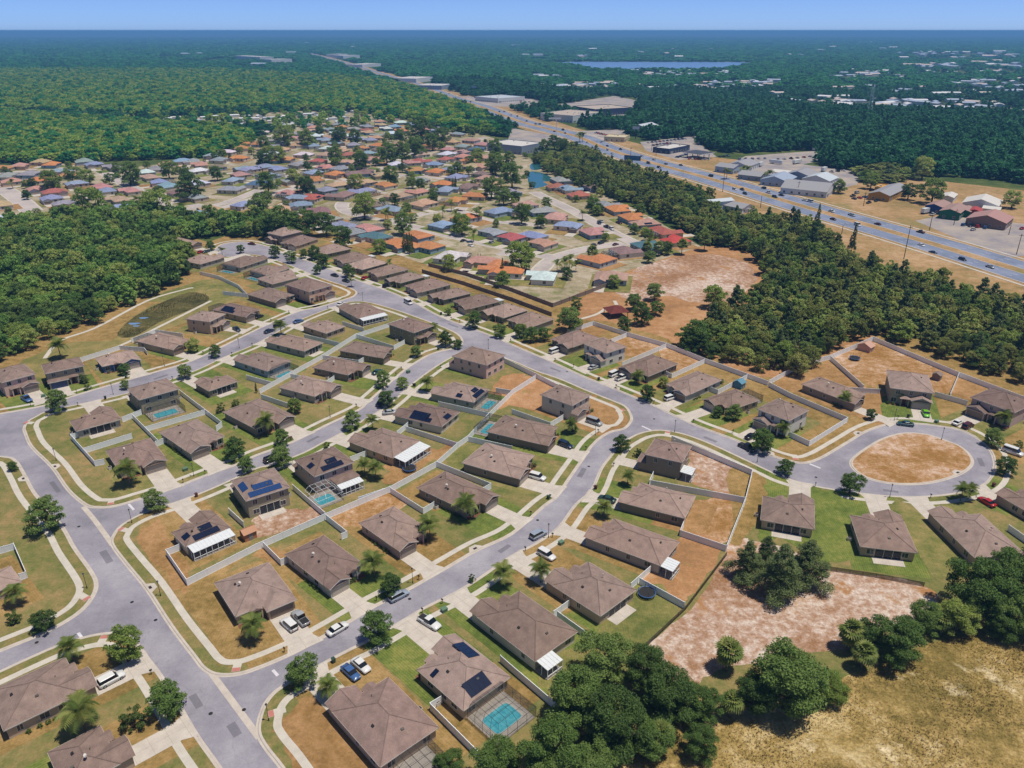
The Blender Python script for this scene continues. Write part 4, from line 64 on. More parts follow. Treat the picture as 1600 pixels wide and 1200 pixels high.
MISC={"gutter":[[[-110.8,170.75],[-104.13,163.82],[-95.48,154.21]],[[-57.58,113.37],[-50.91,106.03],[-43.97,98.36]]],"stop":[[[-88.63,124.36],[-87.33,123.07],0.6],[[-99.59,171.95],[-97.08,169.27],0.6],[[-46.05,114.19],[-44.66,112.72],0.6],[[40.42,215.94],[42.92,212.95],0.6],[[84.51,192.68],[86.7,190.19],0.6]],"billboards":[[[140.0,920.74],14,9,"pale"],[[105.22,702.89],12.5,15,"dark"],[[-72.18,1587.72],16,12,"pale"]],"tower":[493.57,1138.19],"mast":[50.95,938.25],"excavator":[295.84,676.27],"path":[[[21.5,309.2],[35.96,319.73],[42.64,330.0],[46.55,331.77],[46.56,339.01]],[[43.86,328.25],[49.07,324.79]],[[-175.13,270.57],[-178.91,289.14],[-172.05,303.77],[-165.87,339.01],[-155.02,356.36],[-152.12,358.38]],[[-162.02,269.32],[-152.97,282.94],[-145.12,309.2],[-136.77,339.01]]],"shade":[44.71,318.89],"tramp":[[127.85,269.32],[-28.61,188.79],[29.26,135.87]],"xform":[[-91.21,188.79],[11.8,154.47],[-157.2,236.9],[-14.36,130.73],[133.09,218.12],[-37.26,257.35]],"sheds":[[[135.87,278.94],3.6,5,"c9a08c","small pink garden shed in the walled corner yard"],[[78.29,244.64],2.6,3,"5f8fa5","small teal garden shed behind the tan tree-hidden house"],[[-63.76,157.06],3,2.6,"b07a55","small orange-roofed shed at the fence corner"],[[149.43,251.14],2.2,2.6,"8d7a70","small brown shed in the walled corner yard"]],"trailers":[[[253.49,731.53],[271.5,746.68]],[[237.01,742.84],[248.24,731.53]],[[298.63,716.94],[311.9,731.53]],[[302.35,818.22],[316.44,832.19]],[[206.53,713.38],[213.07,720.54]],[[213.8,716.94],[220.44,724.17]],[[221.14,720.54],[227.88,727.83]],[[268.1,692.68],[275.03,699.45]],[[273.7,522.02],[279.92,526.03]]]}
# ================= helpers =================
C=scene.collection
random.seed(11); rng=np.random.default_rng(7)
def c3(h):
    v=[int(h[i:i+2],16)/255 for i in (0,2,4)]
    return tuple((x/12.92 if x<=.04045 else ((x+.055)/1.055)**2.4) for x in v)+(1,)
def tag(o,label=None,cat=None,group=None,kind=None):
    if label: o['label']=label
    if cat: o['category']=cat
    if group: o['group']=group
    if kind: o['kind']=kind
    return o
def link(o,parent=None):
    C.objects.link(o)
    if parent is not None: o.parent=parent
    return o
def empty(name,loc,rz=0):
    o=bpy.data.objects.new(name,None); o.empty_display_size=.2; C.objects.link(o); o.location=loc; o.rotation_euler=(0,0,rz); return o
def inst(name,mesh,parent=None,loc=(0,0,0),rot=(0,0,0),scale=None,color=None):
    o=bpy.data.objects.new(name,mesh); o.location=loc; o.rotation_euler=rot
    if scale is not None: o.scale=scale if hasattr(scale,'__len__') else (scale,)*3
    if color is not None: o.color=color
    return link(o,parent)
class MB:
    def __init__(s): s.v=[]; s.f=[]; s.m=[]
    def add(s,vs,fs,m=0):
        n=len(s.v); s.v+=[tuple(q) for q in vs]; s.f+=[tuple(i+n for i in f) for f in fs]; s.m+=[m]*len(fs); return s
    def box(s,x0,y0,z0,x1,y1,z1,m=0):
        return s.add([(x0,y0,z0),(x1,y0,z0),(x1,y1,z0),(x0,y1,z0),(x0,y0,z1),(x1,y0,z1),(x1,y1,z1),(x0,y1,z1)],[(0,3,2,1),(4,5,6,7),(0,1,5,4),(1,2,6,5),(2,3,7,6),(3,0,4,7)],m)
    def tube(s,p,q,r0,r1,n=6,m=0):
        p=Vector(p);q=Vector(q);d=(q-p).normalized(); a=d.orthogonal().normalized(); b=d.cross(a)
        vs=[]
        for c,r in ((p,r0),(q,r1)):
            for i in range(n):
                t=2*math.pi*i/n; vs.append(c+a*(r*math.cos(t))+b*(r*math.sin(t)))
        return s.add(vs,[(i,(i+1)%n,n+(i+1)%n,n+i) for i in range(n)]+[tuple(range(n-1,-1,-1)),tuple(range(n,2*n))],m)
    def bar(s,p,q,w,m=0): return s.tube(p,q,w*.7,w*.7,4,m)
    def mesh(s,name,mats,smooth=False):
        me=bpy.data.meshes.new(name); me.from_pydata(s.v,[],s.f)
        for t in (mats if isinstance(mats,(list,tuple)) else [mats]): me.materials.append(t)
        if any(s.m): me.polygons.foreach_set('material_index',s.m)
        if smooth: me.polygons.foreach_set('use_smooth',[True]*len(s.f))
        me.update(); return me
    def build(s,name,mats,parent=None,loc=(0,0,0),rz=0,smooth=False,color=None):
        return inst(name,s.mesh(name,mats,smooth),parent,loc,(0,0,rz),None,color)
def quadmesh(name,V,mats,midx=None,k=4):
    # V: (n,k,3) loose faces
    n=len(V); me=bpy.data.meshes.new(name); me.vertices.add(n*k); me.vertices.foreach_set('co',np.asarray(V,np.float32).ravel())
    me.loops.add(n*k); me.loops.foreach_set('vertex_index',np.arange(n*k,dtype=np.int32)); me.polygons.add(n)
    me.polygons.foreach_set('loop_start',np.arange(0,n*k,k,dtype=np.int32))
    for t in (mats if isinstance(mats,(list,tuple)) else [mats]): me.materials.append(t)
    if midx is not None: me.polygons.foreach_set('material_index',np.asarray(midx,np.int32))
    me.update(calc_edges=True); return me
# ---- materials ----
def nodes(name):
    m=bpy.data.materials.new(name); m.use_nodes=True; nt=m.node_tree; b=nt.nodes['Principled BSDF']; return m,nt,b
def N(nt,t,**kw):
    n=nt.nodes.new(t)
    for k,v in kw.items():
        if k.startswith('i_'):
            key=k[2:]; n.inputs[int(key) if key.isdigit() else key.replace('_',' ')].default_value=v
        else: setattr(n,k,v)
    return n
def posn(nt,obj=False):
    if obj: return N(nt,'ShaderNodeTexCoord').outputs['Object']
    return N(nt,'ShaderNodeNewGeometry').outputs['Position']
def noise(nt,vec,scale,detail=4,rough=.6):
    n=N(nt,'ShaderNodeTexNoise',i_Scale=scale,i_Detail=detail,i_Roughness=rough); nt.links.new(vec,n.inputs['Vector']); return n.outputs['Fac']
def ramp(nt,fac,stops):
    r=N(nt,'ShaderNodeValToRGB'); e=r.color_ramp.elements
    while len(e)<len(stops): e.new(.5)
    for x,(p,c) in zip(e,stops): x.position=p; x.color=c
    nt.links.new(fac,r.inputs[0]); return r.outputs[0]
def mix(nt,fac,a,b,mode='MIX'):
    n=N(nt,'ShaderNodeMix',data_type='RGBA',blend_type=mode)
    for s,v in ((0,fac),(6,a),(7,b)):
        if hasattr(v,'is_linked'): nt.links.new(v,n.inputs[s])
        else: n.inputs[s].default_value=v
    return n.outputs[2]
def bump(nt,b,h,strength=.3,dist=.1):
    n=N(nt,'ShaderNodeBump',i_Strength=strength,i_Distance=dist); nt.links.new(h,n.inputs['Height']); nt.links.new(n.outputs[0],b.inputs['Normal'])
def g(v): return (v,v,v,1)
def ground_mat(name,cols,s1=.06,s2=.7,rough=.95,stripe=0,bumps=.4,spots=None,cs=(.39,.5,.61),fine=.3):
    m,nt,b=nodes(name); P=posn(nt)
    a=noise(nt,P,s1,6,.65); k=noise(nt,P,s2,5,.7)
    f=N(nt,'ShaderNodeMath',operation='MULTIPLY_ADD',i_1=.45,i_2=0.0); nt.links.new(k,f.inputs[0])
    f2=N(nt,'ShaderNodeMath',operation='MULTIPLY_ADD',i_1=.55); nt.links.new(a,f2.inputs[0]); nt.links.new(f.outputs[0],f2.inputs[2])
    col=ramp(nt,f2.outputs[0],list(zip(cs,[c3(c) for c in cols])))
    k2=noise(nt,P,1.7,6,.75); col=mix(nt,1.0,col,ramp(nt,k2,[(.3,g(1-fine)),(.7,g(1+fine*.4))]),'MULTIPLY')
    if spots:
        sp=noise(nt,P,spots[1],5,.75); col=mix(nt,ramp(nt,sp,[(spots[2],g(0)),(spots[2]+.1,g(1))]),col,c3(spots[0]))
    if stripe:
        w=N(nt,'ShaderNodeTexWave',wave_type='BANDS',bands_direction='X',i_Scale=.62,i_Distortion=.6); nt.links.new(posn(nt,True),w.inputs['Vector'])
        col=mix(nt,1.0,col,ramp(nt,w.outputs['Fac'],[(.35,g(1-stripe)),(.65,g(1+stripe*.5))]),'MULTIPLY')
    nt.links.new(col,b.inputs['Base Color']); b.inputs['Roughness'].default_value=rough; b.inputs['Specular IOR Level'].default_value=.1
    if bumps: bump(nt,b,k2,bumps,.15)
    return m
def plain(name,col,rough=.7,spec=.3,var=.12,vs=1.2,metal=0,objcol=False,bumps=0):
    m,nt,b=nodes(name); P=posn(nt,True)
    base=N(nt,'ShaderNodeObjectInfo').outputs['Color'] if objcol else None
    if base is None:
        rgb=N(nt,'ShaderNodeRGB'); rgb.outputs[0].default_value=c3(col) if isinstance(col,str) else col; base=rgb.outputs[0]
    if var:
        k=noise(nt,P,vs,5,.65); base=mix(nt,1.0,base,ramp(nt,k,[(.25,g(1-var)),(.75,g(1+var*.5))]),'MULTIPLY')
        if bumps: bump(nt,b,k,bumps,.05)
    nt.links.new(base,b.inputs['Base Color']); b.inputs['Roughness'].default_value=rough; b.inputs['Specular IOR Level'].default_value=spec; b.inputs['Metallic'].default_value=metal
    return m
MAT={}
MAT['ground']=ground_mat('ground_forest_floor',['30421f','4a5a2c','6c7040'],.004,.05,bumps=0)
MAT['suburb']=ground_mat('suburb_ground',['7f7a58','a3967c','bbae9c'],.03,.2,bumps=.2,spots=('75784a',.045,.53))
MAT['verge']=ground_mat('roadside_dry_grass',['85754a','a5865c','bb9c78'],.03,.25,bumps=.2,spots=('80794a',.025,.56))
MAT['green']=ground_mat('lawn_green',['566530','6d7a3a','8a8a4a'],.07,.5,stripe=.12)
MAT['greenb']=ground_mat('lawn_mottled',['5f6836','807c48','9c8a5c'],.06,.35,stripe=.05)
MAT['dry']=ground_mat('lawn_dry',['7b673a','967c4c','aa8c5e'],.05,.4,stripe=.05)
MAT['orange']=ground_mat('lawn_orange_dry',['8a6a40','9f7c52','b08a60'],.05,.4)
MAT['straw']=ground_mat('bank_grass',['717040','8c8050','a68d5c'],.03,.2,spots=('b39a6a',.08,.62))
MAT['dirt']=ground_mat('orange_dirt',['93704c','ab8058','bd9672'],.04,.3,spots=('8a7a48',.09,.6))
MAT['sand']=ground_mat('pale_sand',['967050','b0907a','d3c3b6'],.035,.5,spots=('a0764e',.07,.54),cs=(.42,.5,.58),fine=.4)
MAT['sanddirt']=ground_mat('sandy_dirt',['96703f','b08a62','cdb19c'],.06,.45,spots=('8c7445',.15,.6),cs=(.42,.51,.6),fine=.4)
MAT['field']=ground_mat('dry_field',['80703e','a99058','cdb786'],.03,.3,bumps=.8,spots=('e4d2ac',.05,.6),cs=(.41,.5,.6),fine=.5)
MAT['mix']=ground_mat('verge_grass',['626c38','80794a','9c845a'],.05,.35)
MAT['mulch']=ground_mat('mulch',['6a4a38','7c5442','8a6450'],.3,2)
MAT['marsh']=ground_mat('marsh_grass',['3c3e24','585432','766c44'],.09,.5,bumps=.6)
def asphalt(name,c0,c1,c2):
    m,nt,b=nodes(name); P=posn(nt)
    a=noise(nt,P,.045,7,.7); k=noise(nt,P,3,4,.75)
    col=ramp(nt,a,[(.38,c3(c0)),(.5,c3(c1)),(.62,c3(c2))]); col=mix(nt,1.0,col,ramp(nt,k,[(.3,g(.86)),(.7,g(1.06))]),'MULTIPLY')
    st=noise(nt,P,.35,2,.4); col=mix(nt,ramp(nt,st,[(.7,g(0)),(.78,g(.35))]),col,c3('5c5a62'))
    # hairline cracks filled with sealant
    vo=N(nt,'ShaderNodeTexVoronoi',feature='DISTANCE_TO_EDGE',i_Scale=.09); wv=N(nt,'ShaderNodeVectorMath',operation='ADD')
    nz=N(nt,'ShaderNodeTexNoise',i_Scale=.4,i_Detail=4); nt.links.new(P,nz.inputs['Vector'])
    sc=N(nt,'ShaderNodeVectorMath',operation='SCALE',i_Scale=3.0); nt.links.new(nz.outputs['Color'],sc.inputs[0]); nt.links.new(P,wv.inputs[0]); nt.links.new(sc.outputs[0],wv.inputs[1]); nt.links.new(wv.outputs[0],vo.inputs['Vector'])
    col=mix(nt,ramp(nt,vo.outputs['Distance'],[(.0,g(.3)),(.008,g(0))]),col,c3('6a6870'))
    nt.links.new(col,b.inputs['Base Color']); b.inputs['Roughness'].default_value=.85; b.inputs['Specular IOR Level'].default_value=.25; return m
MAT['asphalt']=asphalt('asphalt_street','817e87','928e97','a19da4')
MAT['hwy']=asphalt('asphalt_highway','6d7688','79839a','8a90a2')
MAT['lot']=asphalt('lot_paving','8c858a','9c948f','ada094')
MAT['faroad']=asphalt('asphalt_pale','a39a96','b2a8a3','bdb2ac')
def concrete(name,base,joint):
    m,nt,b=nodes(name); P=posn(nt,True); Pw=posn(nt)
    a=noise(nt,Pw,.4,5,.65); col=ramp(nt,a,[(.3,c3(base[0])),(.7,c3(base[1]))])
    k=noise(nt,Pw,5,3,.7); col=mix(nt,1.0,col,ramp(nt,k,[(.3,g(.92)),(.7,g(1.04))]),'MULTIPLY')
    if joint:
        br=N(nt,'ShaderNodeTexBrick',offset=0,i_Scale=1.0,i_Mortar_Size=.02,i_Brick_Width=joint,i_Row_Height=joint); nt.links.new(P,br.inputs['Vector'])
        col=mix(nt,br.outputs['Fac'],col,c3('8f857a'))
    nt.links.new(col,b.inputs['Base Color']); b.inputs['Roughness'].default_value=.85; b.inputs['Specular IOR Level'].default_value=.2; return m
MAT['conc']=concrete('concrete_driveway',('b3aaa0','c9c0b5'),3.0)
MAT['walk']=concrete('concrete_sidewalk',('b5aea2','c9c2b6'),0)
MAT['kerb']=concrete('concrete_kerb',('b0a69c','c6bcb0'),0)
MAT['redpad']=plain('tactile_pad','b5756a',.8)
MAT['white']=plain('white_paint','d9d9d6',.6,.3,.1)
MAT['roadwhite']=plain('road_marking','d0ccd2',.8,.2,.2,2)
MAT['vinyl']=plain('white_vinyl',c3('eef2f4'),.45,.4,.04,.5)
MAT['trim']=plain('house_trim','cdc6bd',.6,.3,.06)
MAT['wall']=plain('stucco_wall','',.9,.15,.1,.8,objcol=True,bumps=.15)
MAT['paint']=plain('painted_metal','',.5,.4,.06,objcol=True)
MAT['bronze']=plain('bronze_frame','3a3430',.5,.4,.0)
MAT['pole']=plain('dark_pole','2c2a28',.5,.4,.05)
MAT['wood']=plain('timber_pole','54463c',.9,.1,.2,3)
MAT['brownwall']=plain('masonry_wall','84766c',.95,.1,.2,.6)
MAT['chain']=plain('dark_chain_link','33302c',.6,.3,.1)
MAT['metalroof']=plain('white_metal_roof','d5d9da',.4,.5,.1,1.5)
def shingle():
    m,nt,b=nodes('shingle_roof'); P=posn(nt,True); oi=N(nt,'ShaderNodeObjectInfo')
    k=noise(nt,P,.5,6,.7); col=mix(nt,1.0,oi.outputs['Color'],ramp(nt,k,[(.36,g(.8)),(.64,g(1.14))]),'MULTIPLY')
    f=noise(nt,P,7,2,.7); col=mix(nt,1.0,col,ramp(nt,f,[(.3,g(.82)),(.7,g(1.12))]),'MULTIPLY')
    sx=N(nt,'ShaderNodeSeparateXYZ'); nt.links.new(P,sx.inputs[0])
    w=N(nt,'ShaderNodeMath',operation='FRACT'); mu=N(nt,'ShaderNodeMath',operation='MULTIPLY',i_1=9.0); nt.links.new(sx.outputs[2],mu.inputs[0]); nt.links.new(mu.outputs[0],w.inputs[0])
    col=mix(nt,1.0,col,ramp(nt,w.outputs[0],[(.0,g(.9)),(.2,g(1.0))]),'MULTIPLY')
    nt.links.new(col,b.inputs['Base Color']); b.inputs['Roughness'].default_value=.9; b.inputs['Specular IOR Level'].default_value=.15; bump(nt,b,f,.3,.03); return m
MAT['roof']=shingle()
def glass(name,col,rough=.08):
    m,nt,b=nodes(name); b.inputs['Base Color'].default_value=c3(col); b.inputs['Roughness'].default_value=rough; b.inputs['Specular IOR Level'].default_value=.6
    k=noise(nt,posn(nt),1.5,2,.5); bump(nt,b,k,.02,.05); return m
MAT['glass']=glass('window_glass','2b3640')
MAT['carglass']=glass('car_glass','15191d',.05)
MAT['solar']=glass('solar_panel','161d33',.15)
MAT['solarblue']=glass('solar_panel_blue','24406e',.15)
MAT['water']=glass('lake_water','6f90bd',.25)
def pool():
    m,nt,b=nodes('pool_water'); k=noise(nt,posn(nt),1.2,4,.6)
    nt.links.new(ramp(nt,k,[(.3,c3('3fb0c8')),(.7,c3('6fd2de'))]),b.inputs['Base Color']); b.inputs['Roughness'].default_value=.06; bump(nt,b,k,.15,.1); return m
MAT['pool']=pool()
MAT['pondwater']=glass('pond_water','2f6670',.08)
def screen():
    m,nt,b=nodes('insect_screen'); b.inputs['Base Color'].default_value=c3('22242a'); b.inputs['Roughness'].default_value=.8
    t=N(nt,'ShaderNodeBsdfTransparent'); ms=N(nt,'ShaderNodeMixShader'); ms.inputs[0].default_value=.3
    nt.links.new(t.outputs[0],ms.inputs[1]); nt.links.new(b.outputs[0],ms.inputs[2]); nt.links.new(ms.outputs[0],nt.nodes['Material Output'].inputs[0]); return m
MAT['screen']=screen()
def carpaint():
    m,nt,b=nodes('car_paint'); oi=N(nt,'ShaderNodeObjectInfo'); nt.links.new(oi.outputs['Color'],b.inputs['Base Color'])
    b.inputs['Roughness'].default_value=.3; b.inputs['Coat Weight'].default_value=.5; b.inputs['Coat Roughness'].default_value=.08
    k=noise(nt,posn(nt,True),2.5,3,.6); bump(nt,b,k,.03,.05); return m
MAT['car']=carpaint(); MAT['tyre']=plain('tyre_rubber','1b1b1c',.9,.1,.1); MAT['rim']=plain('wheel_rim','9a9ca0',.35,.5,.05,metal=.6); MAT['lampglass']=glass('headlight','cfd4d8',.1); MAT['tail']=glass('tail_light','7a1518',.2)
def leaf(name,c0,c1,c2,trans=.3):
    m,nt,b=nodes(name); oi=N(nt,'ShaderNodeObjectInfo'); P=posn(nt)
    k=noise(nt,P,.55,3,.6); k2=noise(nt,P,3.1,2,.7)
    a=N(nt,'ShaderNodeMath',operation='MULTIPLY_ADD',i_1=.35); nt.links.new(k,a.inputs[0])
    a2=N(nt,'ShaderNodeMath',operation='MULTIPLY',i_1=.3); nt.links.new(k2,a2.inputs[0]); nt.links.new(a2.outputs[0],a.inputs[2])
    a3=N(nt,'ShaderNodeMath',operation='MULTIPLY_ADD',i_1=.35); nt.links.new(oi.outputs['Random'],a3.inputs[0]); nt.links.new(a.outputs[0],a3.inputs[2])
    col=ramp(nt,a3.outputs[0],[(.25,c3(c0)),(.5,c3(c1)),(.75,c3(c2))])
    nt.links.new(col,b.inputs['Base Color']); b.inputs['Roughness'].default_value=.65; b.inputs['Specular IOR Level'].default_value=.25
    tr=N(nt,'ShaderNodeBsdfTranslucent'); nt.links.new(mix(nt,1.0,col,(1.2,1.35,.6,1),'MULTIPLY'),tr.inputs[0])
    ms=N(nt,'ShaderNodeMixShader'); ms.inputs[0].default_value=trans; nt.links.new(b.outputs[0],ms.inputs[1]); nt.links.new(tr.outputs[0],ms.inputs[2]); nt.links.new(ms.outputs[0],nt.nodes['Material Output'].inputs[0]); return m
LEAF={'lime':leaf('leaf_lime','4f7030','74964a','9cb45c'),'olive':leaf('leaf_olive','565f2e','7d8444','a6a460'),'o':leaf('leaf_oak','40562a','627c3c','8a9a56'),'y':leaf('leaf_light','667a36','889a4a','b0b26a'),'p':leaf('leaf_pine','4a5a30','66764a','868e5a'),'palm':leaf('leaf_palm','55672e','72803f','9a9a58'),
 'dark':leaf('leaf_dark_wood','24562e','357044','52885a'),'yellow':leaf('leaf_yellow_wood','628832','8aa848','b8be62'),'far':leaf('leaf_far','347a3c','448c48','5c9c58'),'bush':leaf('leaf_bush','46582a','607034','7c8848')}
MAT['bark']=plain('bark','5e5044',.95,.1,.3,3); MAT['palmbark']=plain('palm_trunk','7d7064',.95,.1,.25,3)
# ---- geometry helpers ----
def smooth(P,closed,n=4):
    out=[];NN=len(P)
    for i in range(NN if closed else NN-1):
        p0=P[(i-1)%NN] if closed or i>0 else P[0]; p1=P[i]; p2=P[(i+1)%NN]; p3=P[(i+2)%NN] if closed or i+2<NN else P[-1]
        for k in range(n):
            t=k/n; t2=t*t; t3=t2*t
            out.append(tuple(.5*(2*p1[j]+(p2[j]-p0[j])*t+(2*p0[j]-5*p1[j]+4*p2[j]-p3[j])*t2+(3*p1[j]-p0[j]-3*p2[j]+p3[j])*t3) for j in (0,1)))
    if not closed: out.append(tuple(P[-1]))
    return out
def area2(P): return sum(a[0]*b[1]-b[0]*a[1] for a,b in zip(P,P[1:]+P[:1]))
def poly(name,P,z,mat,holes=None,loc=None,rz=0,color=None):
    loops=[[Vector((p[0],p[1],0)) for p in P]]+[[Vector((p[0],p[1],0)) for p in h] for h in (holes or [])]
    tri=tessellate_polygon(loops); vs=[(v.x,v.y,z) for l in loops for v in l]
    fs=[]
    for a,b,c in tri:
        ar=(vs[b][0]-vs[a][0])*(vs[c][1]-vs[a][1])-(vs[c][0]-vs[a][0])*(vs[b][1]-vs[a][1])
        if abs(ar)<1e-9: continue
        fs.append((a,b,c) if ar>0 else (a,c,b))
    return MB().add(vs,fs).build(name,mat,None,loc or (0,0,0),rz,color=color)
def normals(P,closed):
    out=[];n=len(P)
    for i in range(n):
        a=P[i-1] if (i>0 or closed) else P[i]; b=P[(i+1)%n] if (i<n-1 or closed) else P[i]
        dx,dy=b[0]-a[0],b[1]-a[1]; l=math.hypot(dx,dy) or 1; out.append((-dy/l,dx/l))
    return out
def offset(P,nr,d): return [(p[0]+q[0]*d,p[1]+q[1]*d) for p,q in zip(P,nr)]
def strip(name,A,B,za,zb,mat,closed=False):
    n=len(A); vs=[(p[0],p[1],za) for p in A]+[(p[0],p[1],zb) for p in B]
    fs=[]
    for i in range(n if closed else n-1):
        j=(i+1)%n; q=(i,j,n+j,n+i); a,b,c=vs[q[0]],vs[q[1]],vs[q[2]]
        ar=(b[0]-a[0])*(c[1]-a[1])-(c[0]-a[0])*(b[1]-a[1]); fs.append(q if ar>=0 else q[::-1])
    return MB().add(vs,fs).build(name,mat)
def road(name,P,w,z,mat,sm=True):
    P=smooth(P,False) if sm else P; nr=normals(P,False); return strip(name,offset(P,nr,w/2),offset(P,nr,-w/2),z,z,mat)
def inside(poly_,x,y):
    x=np.asarray(x);y=np.asarray(y); r=np.zeros(x.shape,bool); n=len(poly_); j=n-1
    for i in range(n):
        xi,yi=poly_[i];xj,yj=poly_[j]
        c=((yi>y)!=(yj>y))&(x<(xj-xi)*(y-yi)/((yj-yi) or 1e-9)+xi); r^=c; j=i
    return r
def jgrid(P,sp,jit=.42):
    xs=[p[0] for p in P];ys=[p[1] for p in P]
    X,Y=np.meshgrid(np.arange(min(xs),max(xs)+sp,sp),np.arange(min(ys),max(ys)+sp,sp*.87)); X=X+(np.arange(len(Y))%2)[:,None]*sp/2
    X=X+rng.uniform(-jit,jit,X.shape)*sp; Y=Y+rng.uniform(-jit,jit,Y.shape)*sp
    k=inside(P,X,Y); return X[k],Y[k]
ST='structure'
# ================= ground, water, roads =================
BIG=70000
outer=[(-BIG,-900),(BIG,-900),(BIG,BIG),(-BIG,BIG)]
tag(poly('ground',outer,-.012,MAT['ground'],[HOLE]),kind=ST)
hx=np.linspace(-42000,42000,120); hh=(np.abs(hx)/26000)**1.4*48+9*np.sin(hx*.0007)+6*np.sin(hx*.0019+1)+8; hh=np.clip(hh,2,80)
hm_=MB(); hm_.v=[(x,27000+abs(x)*.05,-1) for x in hx]+[(x,36000,h) for x,h in zip(hx,hh)]+[(x,62000,h*1.0) for x,h in zip(hx,hh)]
for r_ in range(2):
    for i in range(119): hm_.f.append((r_*120+i,r_*120+i+1,(r_+1)*120+i+1,(r_+1)*120+i)); hm_.m.append(0)
tag(hm_.build('hills',MAT['ground'],smooth=True),kind=ST)
for nm,P,z in (('suburb_ground',SUBURB,.03),('mobile_park_ground',MHPARK,.05)): tag(poly(nm,P,z,MAT['suburb']),kind=ST)
tag(poly('highway_verge',VERGE,.035,MAT['verge']),kind=ST)
for P in LOTS: tag(poly('paved_lot',P,.06,MAT['lot']),kind=ST)
hw=smooth(HIGHWAY,False,5); hn=normals(hw,False)
def hstrip(name,a,b,z,mat): return tag(strip(name,offset(hw,hn,a),offset(hw,hn,b),z,z,mat),kind=ST)
hstrip('highway_carriageway',4.2,16.5,.10,MAT['hwy']); hstrip('highway_carriageway',-16.5,-4.2,.10,MAT['hwy'])
hstrip('highway_median',-3.6,3.6,.16,MAT['verge'])
for a,b in ((3.6,4.2),(-4.2,-3.6),(16.5,17.3),(-17.3,-16.5)): hstrip('highway_kerb',a,b,.18,MAT['kerb'])
hstrip('highway_sidewalk',20,21.6,.12,MAT['walk']); hstrip('highway_sidewalk',-22,-20.4,.12,MAT['walk'])
def dashes(off,z,L=3.2,gap=9,maxy=1500):
    mb=MB(); acc=0
    P=offset(hw,hn,off)
    for a,b in zip(P[:-1],P[1:]):
        d=math.hypot(b[0]-a[0],b[1]-a[1]); ux,uy=(b[0]-a[0])/d,(b[1]-a[1])/d; t=(-acc)%(L+gap)
        while t+L<d:
            if a[1]<maxy:
                x,y=a[0]+ux*t,a[1]+uy*t; nx,ny=-uy*.12,ux*.12
                mb.add([(x-nx,y-ny,z),(x+ux*L-nx,y+uy*L-ny,z),(x+ux*L+nx,y+uy*L+ny,z),(x+nx,y+ny,z)],[(0,1,2,3)])
            t+=L+gap
        acc=(acc+d)%(L+gap)
    return tag(mb.build('lane_dashes',MAT['roadwhite']),kind='stuff',label='white dashed lane lines along the highway',cat='road marking')
for off in (8.3,12.4,-8.3,-12.4): dashes(off,.112)
for i,(P,w) in enumerate(FARROADS):
    tag(road('neighborhood_street',P,w+2.2,.055+.008*(i%4),MAT['walk']),kind=ST); tag(road('neighborhood_street',P,w,.09+.006*(i%4),MAT['faroad']),kind=ST)
for i,(k,P) in enumerate(WATER):
    if k=='lake': tag(poly('lake',P,.3,MAT['water']),kind=ST)
    elif k=='pond': tag(poly('pond',smooth(P,True,3),.12,MAT['pondwater']),kind=ST)
    else: tag(poly('marsh_bed',smooth(P,True,3),.055,MAT['marsh']),kind=ST)
mp=[P for k,P in WATER if k=='marsh'][0]
for t_,s_,r in ((.05,.42,1.5),(.12,.6,.9),(.18,.35,1.2)):
    n_=len(mp); up=mp[1:5]; lo=mp[:4:-1][:4] if False else [mp[9],mp[8],mp[7],mp[6]]
    k_=t_*3; i_=min(2,int(k_)); f_=k_-i_
    A=[up[i_][j]+(up[i_+1][j]-up[i_][j])*f_ for j in (0,1)]; B=[lo[i_][j]+(lo[i_+1][j]-lo[i_][j])*f_ for j in (0,1)]
    cx,cy=A[0]+(B[0]-A[0])*s_,A[1]+(B[1]-A[1])*s_
    tag(poly('marsh_pool',[(cx+r*1.5*math.cos(t)*(1+.3*math.sin(3*t)),cy+r*math.sin(t)*(1+.25*math.cos(2*t))) for t in np.linspace(0,2*math.pi,18)[:-1]],.068,MAT['water']),kind=ST)
# near streets: sunk asphalt with raised blocks and kerbs
tag(poly('street_asphalt',ASPHALT,-.14,MAT['asphalt']),kind=ST)
KERB=[]
for nm,(kb,ou,closed) in LAND.items():
    S=smooth(kb,closed); P=S+[tuple(p) for p in ou]
    base={'island':'sanddirt','block_lower':'mix','block_west':'dry','block_north':'dry'}.get(nm,'mix')
    tag(poly('ground_'+nm,P,0,MAT[base]),kind=ST)
    sg=1 if area2(P)>0 else -1
    nr=[(q[0]*sg,q[1]*sg) for q in normals(S,closed)]
    KERB.append((S,nr,closed))
    vs=MB(); n=len(S); O1=offset(S,nr,-.5); I=offset(S,nr,.42); prof=[(O1,-.128),(offset(S,nr,-.14),-.126),(S,.012),(I,.014)]
    for A,za in prof: vs.v+=[(p[0],p[1],za) for p in A]
    for r in range(3):
        for i in range(n if closed else n-1):
            j=(i+1)%n; q=(r*n+i,r*n+j,(r+1)*n+j,(r+1)*n+i); vs.f.append(q if sg>0 else q[::-1]); vs.m.append(0)
    tag(vs.build('kerb',MAT['kerb']),kind=ST)
    if nm!='island':
        tag(strip('sidewalk',offset(S,nr,2.5),offset(S,nr,3.95),.034,.034,MAT['walk'],closed),kind=ST)
def strip_line(name,P,w,z,mat): return tag(road(name,P,w,z,mat),kind=ST)
for P in MISC['gutter']: strip_line('valley_gutter',P,1.2,-.13,MAT['kerb'])
